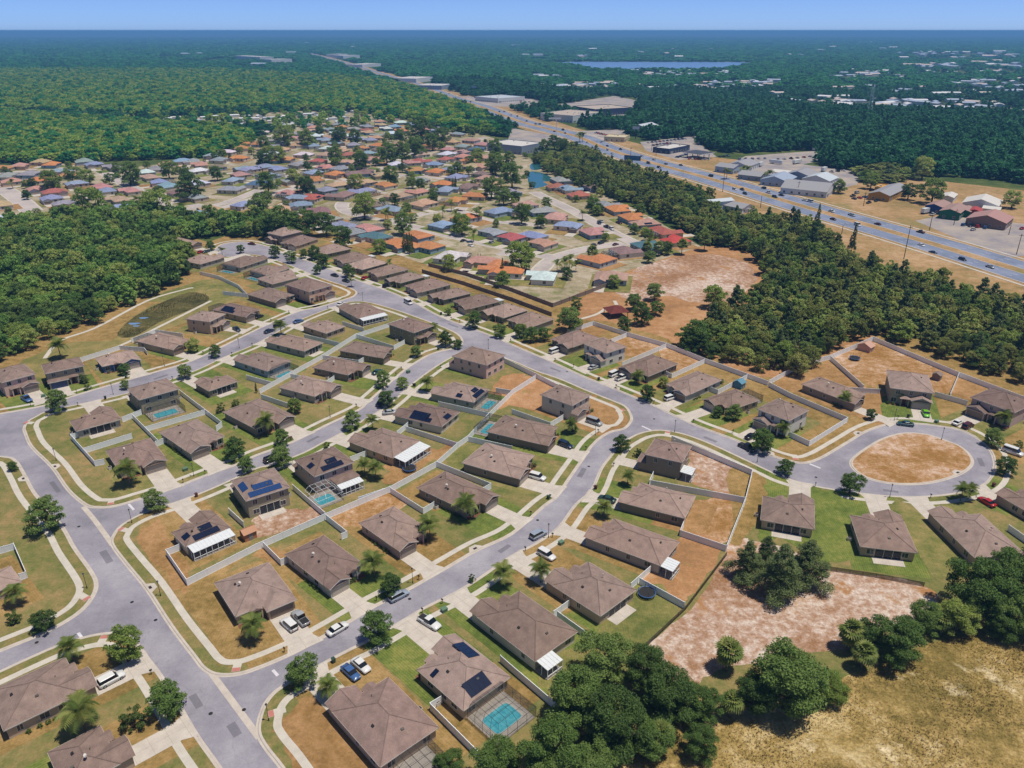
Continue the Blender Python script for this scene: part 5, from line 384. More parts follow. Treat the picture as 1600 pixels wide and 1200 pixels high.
for a,b,w in MISC['stop']:
    dx,dy=b[0]-a[0],b[1]-a[1]; l=math.hypot(dx,dy); nx,ny=-dy/l*w/2,dx/l*w/2
    tag(MB().add([(a[0]-nx,a[1]-ny,-.128),(b[0]-nx,b[1]-ny,-.128),(b[0]+nx,b[1]+ny,-.128),(a[0]+nx,a[1]+ny,-.128)],[(0,1,2,3)]).build('stop_line',MAT['roadwhite']),kind=ST)
def ragged(P,amp,n=10):
    S=smooth(P,True,n); r=np.random.default_rng(len(S)); j=r.normal(size=(len(S),2)); j=(j+np.roll(j,1,0)+np.roll(j,-1,0)*.6)*amp; j2=np.repeat(r.normal(size=(len(S)//5+1,2)),5,0)[:len(S)]*amp*1.4
    return [(p[0]+a[0]+c[0],p[1]+a[1]+c[1]) for p,a,c in zip(S,j,j2)]
for i,(k,P) in enumerate(PATCH): tag(poly('patch_'+k,ragged(P,.28),.004+.0012*i,MAT[k]),kind=ST)
for a,c in PADS:
    dx,dy=c[0]-a[0],c[1]-a[1]; l=math.hypot(dx,dy); ux,uy=dx/l,dy/l; an=math.atan2(uy,ux)
    tag(MB().add([(.1,-.8,.03),(3.2,-.8,.038),(3.2,.8,.038),(.1,.8,.03)],[(0,1,2,3)]).build('kerb_ramp',MAT['walk'],None,(a[0],a[1],0),an),kind=ST)
    tag(MB().add([(.15,-.75,.044),(1.1,-.75,.048),(1.1,.75,.048),(.15,.75,.044)],[(0,1,2,3)]).build('tactile_pad',MAT['redpad'],None,(a[0],a[1],0),an),kind=ST)
for x,y in MANH: tag(MB().add([(x+.38*math.cos(t),y+.38*math.sin(t),-.126) for t in np.linspace(0,2*math.pi,15)[:-1]],[tuple(range(14))]).build('manhole_cover',MAT['pole']),kind=ST)
for x,y in INLETS:
    best=min(((p[0]-x)**2+(p[1]-y)**2,p,q) for S,nr,cl in KERB for p,q in zip(S,nr)); p,q=best[1],best[2]; an=math.atan2(q[1],q[0])
    tag(MB().add([(-.1,-1.6,.02),(.45,-1.9,.024),(1.9,-.9,.05),(1.9,.9,.05),(.45,1.9,.024),(-.1,1.6,.02)],[(0,1,2,3,4,5)]).build('storm_inlet',MAT['kerb'],None,(p[0],p[1],0),an),kind=ST)
    tag(MB().box(.35,-.5,.03,.95,.5,.07).build('inlet_grate',MAT['pole'],None,(p[0],p[1],0),an),kind=ST)
MAT['repair']=asphalt('asphalt_patch','6e6b73','77747c','807d84')
for a,c,w in REPAIR:
    dx,dy=c[0]-a[0],c[1]-a[1]; l=math.hypot(dx,dy); nx,ny=-dy/l*w/2,dx/l*w/2
    tag(MB().add([(a[0]-nx,a[1]-ny,-.134),(c[0]-nx,c[1]-ny,-.134),(c[0]+nx*.9,c[1]+ny*.9,-.134),(a[0]+nx,a[1]+ny,-.134)],[(0,1,2,3)]).build('asphalt_patch',MAT['repair']),kind=ST)
for P in MISC['path']: strip_line('footpath',P,1.6,.05,MAT['walk'])
# ================= houses =================
WALLC={'pink':'d6b5a8','olive':'a0977f','blue':'56709c','tan':'bea98f','dark':'938676','grey':'b2aca2','blueg':'9fadb7','moss':'8a8566','cream':'cfc6b4','pinkg':'bca59a','greyw':'c4beb8','white':'d6d2c8','peach':'d6b095'}
SL=.42; EV=.45
UW={}
def unit_window(w,h):
    k=(w,h)
    if k not in UW:
        f=MB(); t=.09
        f.box(-w/2-t,-.06,-t,w/2+t,.0,0).box(-w/2-t,-.06,h,w/2+t,0,h+t).box(-w/2-t,-.06,0,-w/2,0,h).box(w/2,-.06,0,w/2+t,0,h).box(-.03,-.05,0,.03,-.005,h)
        p=MB().box(-w/2,-.03,0,w/2,-.002,h)
        UW[k]=(f.mesh('window',MAT['trim']),p.mesh('pane',MAT['glass']))
    return UW[k]
def window(par,x,y,z,w,h,rz):
    f,p=unit_window(w,h); o=inst('window',f,par,(x,y,z),(0,0,rz)); inst('pane',p,o); return o
CAPS=None
def hip(mb,x0,y0,x1,y1,z,s=SL,m=0):
    w,d=x1-x0,y1-y0; r=min(w,d)/2; h=r*s
    if w>=d: a,b=(x0+r,(y0+y1)/2,z+h),(x1-r,(y0+y1)/2,z+h)
    else: a,b=((x0+x1)/2,y0+r,z+h),((x0+x1)/2,y1-r,z+h)
    v=[(x0,y0,z),(x1,y0,z),(x1,y1,z),(x0,y1,z),a,b]
    if w>=d: f=[(0,1,5,4),(1,2,5),(2,3,4,5),(3,0,4),(3,2,1,0)]
    else: f=[(0,1,4),(1,2,5,4),(2,3,5),(3,0,4,5),(3,2,1,0)]
    mb.add(v,f,m)
    if CAPS is not None:
        for q,e in ((v[0],a),(v[3],a if w>=d else b),(v[1],b if w>=d else a),(v[2],b),(a,b)):
            if (Vector(q)-Vector(e)).length>.3: CAPS.append((q,e))
    return h
def fascia_rect(mb,x0,y0,x1,y1,z):
    t=.03;h=.2
    mb.box(x0-t,y0-t,z-h,x1+t,y0,z+.015).box(x0-t,y1,z-h,x1+t,y1+t,z+.015).box(x0-t,y0,z-h,x0,y1,z+.015).box(x1,y0,z-h,x1+t,y1,z+.015)
def door_mesh(w,h,name,mat):
    m=MB(); m.box(-w/2,-.05,0,w/2,0,h)
    for k in range(4): m.box(-w/2+.08,-.075,h*k/4+.06,w/2-.08,-.05,h*(k+1)/4-.06)
    return m.mesh(name,mat)
GD=[door_mesh(4.9,2.15,'garage_door',MAT['paint']),None]
FD=door_mesh(1.0,2.1,'front_door',MAT['paint'])
VENT=MB().box(-.28,-.2,0,.28,.2,.22).mesh('roof_vent',MAT['pole']); PIPE=MB().tube((0,0,-.2),(0,0,.4),.06,.06,6).mesh('vent_pipe',MAT['pole'])
SP=MB().box(-.5,-.83,.05,.5,.83,.1).mesh('solar_panel',MAT['solar']); SPB=MB().box(-.5,-.83,.05,.5,.83,.1).mesh('solar_panel',MAT['solarblue']); ST_=MB().box(-.6,-1.5,.04,.6,1.5,.09).mesh('solar_panel',MAT['solar'])
AC=MB().box(-.45,-.45,0,.45,.45,.85).box(-.38,-.38,.85,.38,.38,.9,1).mesh('air_conditioner',[MAT['trim'],MAT['pole']])
def slope_frame(side,x0,y0,x1,y1,z):
    th=math.atan(SL)
    if side=='back': o=Vector(((x0+x1)/2,y1,z)); u=Vector((-1,0,0)); i=Vector((0,-1,0))
    elif side=='front': o=Vector(((x0+x1)/2,y0,z)); u=Vector((1,0,0)); i=Vector((0,1,0))
    elif side=='x0': o=Vector((x0,(y0+y1)/2,z)); u=Vector((0,-1,0)); i=Vector((1,0,0))
    else: o=Vector((x1,(y0+y1)/2,z)); u=Vector((0,1,0)); i=Vector((-1,0,0))
    v=(i*math.cos(th)+Vector((0,0,1))*math.sin(th)); n=u.cross(v)
    return o,u,v,n
def solar(par,fr,u0,v0,nx,ny,mesh=SP,pw=1.04,ph=1.7,skip=0):
    o,u,v,n=fr; M=Matrix((u,v,n)).transposed().to_4x4()
    for j in range(ny):
        for i in range(nx):
            if skip and random.random()<skip: continue
            p=o+u*(u0+(i-(nx-1)/2)*pw)+v*(v0+(j+.5)*ph)+n*.02
            q=inst('solar_panel',mesh,par); q.matrix_local=Matrix.Translation(p)@M
def cage(par,x0,y0,x1,y1,h0=2.6,h1=3.3,mat='bronze'):
    f=MB(); r=.045; nx=max(2,round((x1-x0)/2.2)); ny=max(2,round((y1-y0)/2.2)); ins=1.3
    xi0,xi1,yi1=x0+ins,x1-ins,y1-ins
    for i in range(nx+1):
        x=x0+(x1-x0)*i/nx; xt=xi0+(xi1-xi0)*i/nx
        f.bar((x,y1,0),(x,y1,h0),r).bar((x,y1,h0),(xt,yi1,h1),r).bar((xt,yi1,h1),(xt,y0,h1),r)
    for j in range(ny+1):
        y=y0+(y1-y0)*j/ny; yt=y0+(yi1-y0)*j/ny
        for a,b in ((x0,xi0),(x1,xi1)): f.bar((a,y,0),(a,y,h0),r).bar((a,y,h0),(b,yt,h1),r)
        f.bar((xi0,yt,h1),(xi1,yt,h1),r)
    for z in (.9,h0):
        f.bar((x0,y0,z),(x0,y1,z),r).bar((x0,y1,z),(x1,y1,z),r).bar((x1,y1,z),(x1,y0,z),r)
    c=f.build('pool_cage',MAT[mat],par)
    s=MB(); s.add([(x0,y0,0),(x0,y1,0),(x1,y1,0),(x1,y0,0),(x0,y0,h0),(x0,y1,h0),(x1,y1,h0),(x1,y0,h0),(xi0,y0,h1),(xi0,yi1,h1),(xi1,yi1,h1),(xi1,y0,h1)],[(0,4,5,1),(1,5,6,2),(2,6,7,3),(4,8,9,5),(5,9,10,6),(6,10,11,7),(8,11,10,9)])
    s.build('screen',MAT['screen'],c)
    return c
def pool_at(root_loc,rz,x0,y0,x1,y1,k,label):
    t=empty('swimming_pool',root_loc,rz); tag(t,label,'pool','back yard pools')
    MB().box(x0,y0,0,x1,y1,.06).build('pool_deck',MAT['conc'],t)
    cx,cy=(x0+x1)/2,(y0+y1)/2+.3; rx,ry=(x1-x0)*.34,(y1-y0)*.27
    ring=[(cx+rx*(abs(math.cos(a))**.28)*math.copysign(1,math.cos(a)),cy+ry*(abs(math.sin(a))**.32)*math.copysign(1,math.sin(a))) for a in np.linspace(0,2*math.pi,29)[:-1]]
    m=MB(); n=len(ring); big=[(cx+(p[0]-cx)*1.12,cy+(p[1]-cy)*1.15) for p in ring]
    m.v=[(p[0],p[1],.1) for p in ring]+[(p[0],p[1],.1) for p in big]+[(p[0],p[1],.05) for p in big]; 
    for i in range(n):
        j=(i+1)%n; m.f+=[(i,n+i,n+j,j),(n+i,2*n+i,2*n+j,n+j)]; m.m+=[0,0]
    m.build('coping',MAT['trim'],t)
    MB().add([(p[0],p[1],.085) for p in ring],[tuple(range(n))]).build('water',MAT['pool'],t)
    return t
def patio_roof(par,x0,y0,x1,y1,z0,z1):
    m=MB(); n=max(2,round((x1-x0)/.9))
    for i in range(n):
        a=x0+(x1-x0)*i/n; b=x0+(x1-x0)*(i+1)/n
        for (p,q,t) in ((a,b-.06,0),(b-.06,b,.06)):
            m.add([(p,y0,z0),(q,y0,z0),(q,y1,z1),(p,y1,z1),(p,y0,z0+.1+t),(q,y0,z0+.1+t),(q,y1,z1+.1+t),(p,y1,z1+.1+t)],[(0,3,2,1),(4,5,6,7),(0,1,5,4),(1,2,6,5),(2,3,7,6),(3,0,4,7)])
    o=m.build('patio_roof',MAT['metalroof'],par)
    nn=max(2,round((x1-x0)/1.5))
    f=MB()
    for i in range(nn+1):
        x=x0+.08+(x1-x0-.16)*i/nn; f.box(x-.05,y1-.12,0,x+.05,y1-.02,z1)
    for x in (x0+.05,x1-.15): f.box(x,(y0+y1)/2,0,x+.1,(y0+y1)/2+.1,(z0+z1)/2)
    f.box(x0,y1-.12,.75,x1,y1-.02,.85); f.build('patio_post',MAT['vinyl'],par)
    MB().add([(x0+.06,y0,0),(x0+.06,y1-.07,0),(x1-.06,y1-.07,0),(x1-.06,y0,0),(x0+.06,y0,z0),(x0+.06,y1-.07,z1),(x1-.06,y1-.07,z1),(x1-.06,y0,z0)],[(0,4,5,1),(1,5,6,2),(2,6,7,3)]).build('screen',MAT['screen'],par)
    MB().box(x0,y0,0,x1,y1,.07).build('patio_slab',MAT['conc'],par)
LAWN={'g':'green','d':'dry','o':'orange','s':'sand'}
ROOFC=['968177','8c776d','9c877d','917c71','98847b','87726a']
lawn_i=0
def lawn_mat(c,y): return 'mix' if c=='d' and y>165 else 'greenb' if c=='g' and y>150 and lawn_i%3==0 else LAWN[c]
GDC=[c3(x) for x in ('8f8378','9b9086','a79c92','7e6d60','b1a79c')]
def near_house(x,y):
    best=None
    for h in HOUSES:
        cx=h[0]+math.cos(h[2])*h[3]/2-math.sin(h[2])*h[4]/2; cy=h[1]+math.sin(h[2])*h[3]/2+math.cos(h[2])*h[4]/2
        d=(cx-x)**2+(cy-y)**2
        if best is None or d<best[0]: best=(d,h)
    return best[1]
def shortl(h,n=8):
    w=h[15].split()[:n]
    while w[-1] in('with','a','an','the','and','of','its','on','in','by','at','to','from','where','behind','beside','above','below','under','into','near','across','along','just','left','between','facing','against','holding','half'): w.pop()
    return ' '.join(w)
def house(i,dat):
    global lawn_i
    ox,oy,ang,W,D,fl,gs,gab,dd,fr,vs,wall,lawn,lanai,extra,label=dat
    t=empty('house',(ox,oy,0),ang); tag(t,label,'house','brown-roofed houses of the near subdivision')
    rs=random.Random(i*7+1)
    wc=c3(WALLC[wall]); rc=c3(ROOFC[i%len(ROOFC)]); kf=rs.uniform(.8,1.15); rc=tuple(x*kf for x in rc[:3])+(1,)
    z=2.75 if fl==1 else 5.5
    pr=2.4 if fl==1 else 0
    gw=min(6.6,W*.54); gx0=0 if gs==0 else W-gw; gx1=gx0+gw
    yw=0 if fl==1 else -2.2
    wm=MB(); a0,a1,b0,b1=EV,W-EV,pr+EV,D-EV
    def ring(x0,y0,x1,y1,zt,open_back=False):
        wm.add([(x0,y0,-.1),(x1,y0,-.1),(x1,y1,-.1),(x0,y1,-.1),(x0,y0,zt),(x1,y0,zt),(x1,y1,zt),(x0,y1,zt)],[(0,1,5,4),(1,2,6,5),(2,3,7,6),(3,0,4,7)])
    ring(a0,b0,a1,b1,z+.02)
    wx0,wx1=gx0+EV+(.012 if gs==0 else 0),gx1-EV-(.012 if gs else 0); wyf=yw+EV
    zw=2.72
    ring(wx0,wyf,wx1,b0+1.0,zw)
    gh=(gx1-gx0)/2*SL
    if gab: wm.add([(wx0,wyf,zw),(wx1,wyf,zw),((wx0+wx1)/2,wyf,zw+(wx1-wx0)/2*SL+EV*SL*.6)],[(0,1,2)])
    wm.build('wall',MAT['wall'],t,color=wc)
    global CAPS
    CAPS=[]; rm=MB(); fm=MB()
    hm=hip(rm,0,pr,W,D,z); fascia_rect(fm,0,pr,W,D,z)
    yend=pr+(gx1-gx0)/2+.3 if fl==1 else b0+.2
    zr=zw
    if gab:
        xm=(gx0+gx1)/2; e=.015
        rm.add([(gx0+e,yw,zr),(gx1-e,yw,zr),(gx1-e,yend,zr),(gx0+e,yend,zr),(xm,yw,zr+gh),(xm,yend,zr+gh)],[(0,4,5,3),(1,2,5,4),(3,2,1,0),(3,5,2)])
        for p,q in (((gx0,yw,zr),(xm,yw,zr+gh)),((gx1,yw,zr),(xm,yw,zr+gh))):
            d=1 if q[0]>p[0] else -1
            fm.add([(p[0],yw-.04,p[2]-.16),(q[0],yw-.04,q[2]-.16),(q[0],yw-.04,q[2]+.03),(p[0],yw-.04,p[2]+.03),(p[0],yw+.0,p[2]-.16),(q[0],yw+.0,q[2]-.16),(q[0],yw+.0,q[2]+.03),(p[0],yw+.0,p[2]+.03)],[(0,1,2,3),(4,7,6,5),(3,2,6,7),(0,4,5,1)])
    else:
        hip(rm,gx0+.015,yw,gx1-.015,(yend+gw/2) if fl==1 else yend+.01,zr-.02); fm.box(gx0-.03,yw-.03,zr-.2,gx1+.03,yw,zr+.01)
    # entry gable / porch roof
    ex=(gx1+1.5) if gs==0 else gx0-1.5
    if fl==1: rm.add([(ex-1.4,pr-.9,z-.03),(ex+1.4,pr-.9,z-.03),(ex+1.4,pr+2.0,z-.03),(ex-1.4,pr+2.0,z-.03),(ex,pr-.9,z+.62),(ex,pr+2.0,z+.62)],[(0,4,5,3),(1,2,5,4),(3,2,1,0),(0,1,4)])
    else: hip(rm,ex-1.6,-1.4,ex+1.6,b0+.8,zw+.03)
    ro=rm.build('roof',MAT['roof'],t,color=rc); fm.build('fascia',MAT['trim'],ro)
    cm=MB()
    for q,e in CAPS[:5]: cm.tube((q[0],q[1],q[2]-.03),(e[0],e[1],e[2]-.03),.11,.11,5)
    if gab: cm.tube(((gx0+gx1)/2,yw,zr+gh-.03),((gx0+gx1)/2,yend,zr+gh-.03),.11,.11,5)
    CAPS=None; cm.build('ridge_cap',MAT['roof'],ro,color=tuple(x*.82 for x in rc[:3])+(1,))
    if rs.random()<.3:
        dm=MB(); dm.tube((0,0,0),(0,0,.7),.03,.03,5); dm.tube((0,0,.7),(-.12,-.12,.82),.36,.1,10); dm.build('satellite_dish',MAT['trim'],ro,(W*.3,D*.6,z+1.6))
    # porch columns
    for sx in (-1.1,1.1):
        MB().box(ex+sx-.14,(pr-.8 if fl==1 else -1.2),0,ex+sx+.14,(pr-.52 if fl==1 else -.92),2.7).build('porch_column',MAT['wall'],t,color=wc)
    # openings
    gxm=(wx0+wx1)/2
    gc=c3('2f3f66') if 'e' in extra else GDC[i%5]
    inst('garage_door',GD[0],t,(gxm,wyf,0),color=gc,scale=(min(1,(wx1-wx0-.5)/4.9),1,1))
    inst('front_door',FD,t,(ex,b0,0.05),color=c3(rs.choice(['5a3a2c','6b2f2a','4a4440','7c6a58'])))
    ox2=(W-EV-1.3) if gs==0 else EV+1.3
    if abs(ox2-ex)>1.6: window(t,ox2,b0,.75,1.5,1.4,0)
    for sd in (0,1):
        x=a0 if sd==0 else a1; rz=-math.pi/2 if sd==0 else math.pi/2
        ny=3 if D>14 else 2
        for k in range(ny):
            y=b0+(b1-b0)*(k+.7)/(ny+.4)+rs.uniform(-.5,.5)
            if fl==2: window(t,x,y,3.5,.9,1.3,rz)
            if rs.random()<.75: window(t,x,y+.4,.9,rs.choice([.9,1.5]),1.2,rz)
    if fl==2:
        for k in range(3): window(t,W*(.2+.3*k),b0,3.6,1.2 if k!=1 else .9,1.3,0); window(t,W*(.2+.3*k),b1,3.5,1.2,1.3,math.pi)
    for k in ((.2,.8) if lanai else (.2,.5,.8)): window(t,W*k,b1,.8,1.5,1.25,math.pi)
    # roof furniture
    side='x0' if vs==0 else 'x1'
    for k,(sd,u0,v0) in enumerate((('back',rs.uniform(-1,1),3.2),(side,rs.uniform(-2,2),3.4),('front',rs.uniform(-1,1),3.3))):
        o,u,v,n=slope_frame(sd,0,pr,W,D,z); p=o+u*u0+v*min(v0,W*.4)
        q=inst('roof_vent',VENT if k<2 else PIPE,ro); q.matrix_local=Matrix.Translation(p)@Matrix((u,v,n)).transposed().to_4x4()
    # back porch
    yb=b1
    if lanai.startswith('r'):
        m=MB(); x0,x1=(W*.25,W*.72); m.box(x0,yb+.01,.05,x1,yb+.06,2.45); pn=m.build('porch_screen',MAT['screen'],t)
        MB().box(x0,yb+.0,.03,x1,yb+.012,2.42).build('sliding_door',MAT['glass'],t)
        f=MB(); 
        for k in range(4): x=x0+(x1-x0)*k/3; f.box(x-.05,yb+.02,0,x+.05,yb+.09,2.5)
        f.box(x0,yb+.02,2.45,x1,yb+.09,2.55); f.build('porch_frame',MAT['trim'],pn)
        MB().box(x0-.5,yb,0,x1+.5,yb+2.6,.05).build('patio_slab',MAT['conc'],t)
    elif lanai and lanai[0] in 'cC':
        n=float(lanai[1:]); x0,x1=(W*.12,W*.92) if lanai[0]=='C' else (W*.2,W*.8)
        cage(t,x0,D-.05,x1,D+n,2.5,3.4 if lanai[0]=='C' else 2.7)
        if lanai[0]=='C': pool_at((ox,oy,0),ang,x0+.1,D-.4,x1-.1,D+n-.1,i,'caged turquoise pool of the '+shortl(dat,9))
        else: MB().box(x0+.1,D-.4,0,x1-.1,D+n-.1,.06).build('patio_slab',MAT['conc'],t)
    elif lanai.startswith('w'):
        n=float(lanai[1:]); patio_roof(t,W*.04,D-.35,W*.96,D+n,2.72,2.35)
    elif lanai=='m': x=W*.62; patio_roof(t,x,D-.35,x+4.2,D+3.0,2.6,2.3)
    elif lanai.startswith('P'):
        hip(MBx:=MB(),W*.02,D-.6,W*.62,D+3.2,2.75,.3); MBx.build('lower_roof',MAT['roof'],t,color=rc); ring2=MB(); ring2.add([(W*.05,D-.5,0),(W*.6,D-.5,0),(W*.6,D+2.8,0),(W*.05,D+2.8,0),(W*.05,D-.5,2.75),(W*.6,D-.5,2.75),(W*.6,D+2.8,2.75),(W*.05,D+2.8,2.75)],[(0,1,5,4),(1,2,6,5),(2,3,7,6),(3,0,4,7)]); ring2.build('lower_wall',MAT['wall'],t,color=wc)
        patio_roof(t,W*.05,D+3.0,W*.62,D+5.6,2.55,2.3)
        cage(t,W*.64,D-.05,W*1.25,D+7,2.5,3.4,'vinyl'); pool_at((ox,oy,0),ang,W*.66,D-.3,W*1.24,D+6.9,i,'turquoise pool beside the white sunroom of the solar-roofed two-storey house')
    # solar arrays
    mp_=min(W,D)
    if 'sLB' in extra:
        f=slope_frame(side,0,pr,W,D,z); solar(t,f,-1.2,.5,6,2,SP); solar(t,f,2.2,.5,2,1,SP); f=slope_frame('back',0,pr,W,D,z); solar(t,f,0,.6,3,1,SP)
    elif 'SB' in extra:
        f=slope_frame('back',0,pr,W,D,z); solar(t,f,-.3,.5,8,1,SPB); solar(t,f,-.3,2.4,5,1,SPB); f=slope_frame(side,0,pr,W,D,z); solar(t,f,0,.6,4,1,SPB)
    elif 'sB' in extra:
        f=slope_frame('back',0,pr,W,D,z); solar(t,f,0,.5,6,1,SP); solar(t,f,.5,2.3,3,1,SP); f=slope_frame(side,0,pr,W,D,z); solar(t,f,1,.8,2,1,SP)
    elif 'TB' in extra:
        f=slope_frame('back',0,pr,W,D,z); solar(t,f,-.6,1.0,4,1,ST_,1.24,3.0); f=slope_frame('x1' if side=='x0' else 'x0',0,pr,W,D,z); solar(t,f,3.5,.8,4,1,ST_,1.24,3.0); f=slope_frame(side,0,pr,W,D,z); solar(t,f,-3.2,.8,1,1,SP)
    # driveway, lawns
    w=min(5.6,wx1-wx0-.2); x0,x1=gxm-w/2,gxm+w/2; y0=wyf+.05
    ye=-dd+(0)
    m=MB(); m.add([(x0,y0,.046),(x1,y0,.046),(x1,ye+2.2,.046),(x1+.9,ye,.03),(x1+1.1,ye-.45,-.118),(x0-1.1,ye-.45,-.118),(x0-.9,ye,.03),(x0,ye+2.2,.046)],[(0,7,2,1),(7,6,3,2),(6,5,4,3)])
    tag(m.build('driveway',MAT['conc'],None,(ox,oy,0),ang),kind=ST)
    xs=[-2.2,W*.25,W*.5,W*.75,W+2.2]
    F=[(x,-q+.45) for x,q in zip(xs,fr)]
    P=F+[(W+2.2,D*.55),(-2.2,D*.55)]
    lawn_i+=1; zz=.0045*(1+lawn_i%5)
    tag(poly('lawn',P,zz,MAT[lawn_mat(lawn[0],oy)],None,(ox,oy,0),ang),kind=ST)
    if lawn[1]!='s':
        tag(poly('lawn',[(-2.2,D*.55),(W+2.2,D*.55),(W+2.2,D+5.5),(-2.2,D+5.5)],zz,MAT[lawn_mat(lawn[1],oy)],None,(ox,oy,0),ang),kind=ST)
    # entry path + planting bed
    bx0,bx1=(gx1+.2,W-.2) if gs==0 else (.2,gx0-.2)
    ybd=pr+EV
    tag(poly('planting_bed',[(bx0,ybd-.05),(bx1,ybd-.05),(bx1,ybd-1.5),((bx0+bx1)/2,ybd-1.9),(bx0,ybd-1.3)],.029,MAT['mulch' if i%3 else 'orange'],None,(ox,oy,0),ang),kind=ST)
    ca,sa=math.cos(ang),math.sin(ang)
    for k in range(rs.randint(2,3)):
        x=bx0+(bx1-bx0)*rs.random(); y=ybd-rs.uniform(.6,1.3); BUSHES.append((ox+ca*x-sa*y,oy+sa*x+ca*y,rs.uniform(.7,1.5)))
    if rs.random()<.4 and oy<260:
        xs_=(-.15 if vs==0 else W+.15)
        for k in range(rs.randint(3,6)):
            y=pr+2+k*1.5+rs.uniform(-.3,.3); BUSHES.append((ox+ca*xs_-sa*y,oy+sa*xs_+ca*y,rs.uniform(.8,1.3)))
    if rs.random()<.8:
        x=-.9 if (gs==1) else W+.9; y=D*.6; q=inst('air_conditioner',AC,None,(ox+ca*x-sa*y,oy+sa*x+ca*y,.02),(0,0,ang)); tag(q,'grey air conditioner box beside the '+' '.join(label.split()[:9]),'air conditioner','air conditioners')
    return t
BUSHES=[]
for i,d in enumerate(HOUSES): house(i,d)
# ---- far houses: hipped and gabled bodies with colour of their roofs ----
FRC={'o':'b97e56','r':'a2625a','R':'bd524a','p':'b08a80','g':'8e9298','b':'8595ad','d':'52688c','w':'c3c8cc','n':'86706c','t':'b3967c','k':'55707a'}
FNAME={'o':'orange-tiled','r':'dull red roofed','R':'bright red roofed','p':'pinkish-tan roofed','g':'grey-roofed','b':'blue-grey roofed','d':'deep blue roofed','w':'white-roofed','n':'brown-roofed','t':'tan-roofed','k':'dark teal roofed'}
def far_house(x,y,a,c,seed):
    r=random.Random(seed); W=r.uniform(14,19); D=r.uniform(10,13); z=2.9; t=empty('suburb_house',(x,y,0),a)
    rc=c3(FRC[c]); rc=tuple(v*r.uniform(.88,1.12) for v in rc[:3])+(1,); wc=c3(r.choice(['cfc3b2','d8d0c6','b9ae9f','c9b39c','a9b4bf','8fa3b5','d0c0b4']))
    w=MB(); rm=MB(); wx=r.uniform(5.5,7.5); sgn=r.choice((-1,1)); px=sgn*(W/2-wx/2)
    def ring(x0,y0,x1,y1): w.add([(x0,y0,0),(x1,y0,0),(x1,y1,0),(x0,y1,0),(x0,y0,z),(x1,y0,z),(x1,y1,z),(x0,y1,z)],[(0,1,5,4),(1,2,6,5),(2,3,7,6),(3,0,4,7)])
    ring(-W/2+.4,-D/2+.4,W/2-.4,D/2-.4); ring(px-wx/2+.42,-D/2-3,px+wx/2-.42,-D/2+1)
    hip(rm,-W/2,-D/2,W/2,D/2,z,.4)
    h=wx/2*.4; rm.add([(px-wx/2+.02,-D/2-3.4,z-.03),(px+wx/2-.02,-D/2-3.4,z-.03),(px+wx/2-.02,-D/2+wx/2,z-.03),(px-wx/2+.02,-D/2+wx/2,z-.03),(px,-D/2-3.4,z+h),(px,-D/2+wx/2,z+h)],[(0,4,5,3),(1,2,5,4),(3,2,1,0),(3,5,2)])
    w.add([(px-wx/2+.42,-D/2-3,z),(px+wx/2-.42,-D/2-3,z),(px,-D/2-3,z+h-.1)],[(0,1,2)])
    w.build('wall',MAT['wall'],t,color=wc); rm.build('roof',MAT['roof'],t,color=rc)
    inst('garage_door',GD[0],t,(px,-D/2-3,0),color=GDC[seed%5])
    for k in (-.3,.1,.34): 
        xx=W*k
        if abs(xx-px)>wx/2+.8: window(t,xx,-D/2+.4,.9,1.5,1.4,0)
        window(t,xx,D/2-.4,.9,1.5,1.4,math.pi)
    for sd in (-1,1): window(t,sd*(W/2-.4),r.uniform(-2,2),.9,1.5,1.4,sd*math.pi/2)
    if r.random()<.3: cage(t,-W*.35,D/2-.1,W*.25,D/2+6,2.5,3.2,'vinyl'); 
    if r.random()<.14: solar(t,slope_frame('back',-W/2,-D/2,W/2,D/2,z),0,.6,5,1,SP)
    # drive and yard
    tag(MB().add([(px-2.8,-D/2-3.05,.15),(px-2.8,-D/2-12,.15),(px+2.8,-D/2-12,.15),(px+2.8,-D/2-3.05,.15)],[(0,1,2,3)]).build('driveway',MAT['conc'],None,(x,y,0),a),kind=ST)
    q=W/2+2; tag(MB().add([(-q,-D/2-10,.135),(q,-D/2-10,.135),(q,D/2+5,.135),(-q,D/2+5,.135)],[(0,1,2,3)]).build('lawn',MAT[r.choice(['dry','greenb','greenb','green','green','orange'])],None,(x,y,.0005*(seed%20)),a),kind=ST)
    return t
ORD=['first','second','third','fourth','fifth','sixth','seventh','eighth','ninth','tenth','eleventh','twelfth','thirteenth','fourteenth','fifteenth','sixteenth','seventeenth','eighteenth','nineteenth','twentieth']
def ordw(i):
    if i<20: return ORD[i]
    tens={2:'twenty',3:'thirty',4:'forty',5:'fifty',6:'sixty',7:'seventy',8:'eighty',9:'ninety'}
    n=i+1
    if n>=100: return 'hundred-and-'+(ordw(n-101) if n>100 else 'th')
    return tens[n//10]+('-'+ORD[n%10-1] if n%10 else '')+('' if n%10 else 'th')
cnt={}
order=sorted(range(len(FARHOUSES)),key=lambda k:(FARHOUSES[k][3],FARHOUSES[k][4]))
for k in order:
    x,y,a,c,px,py=FARHOUSES[k]; j=cnt.get(c,0); cnt[c]=j+1
    t=far_house(x,y,a,c,k+100)
    tag(t,FNAME[c]+' house in the far neighborhood, '+ordw(j)+' of its colour from the left','house','houses of the far neighborhood')
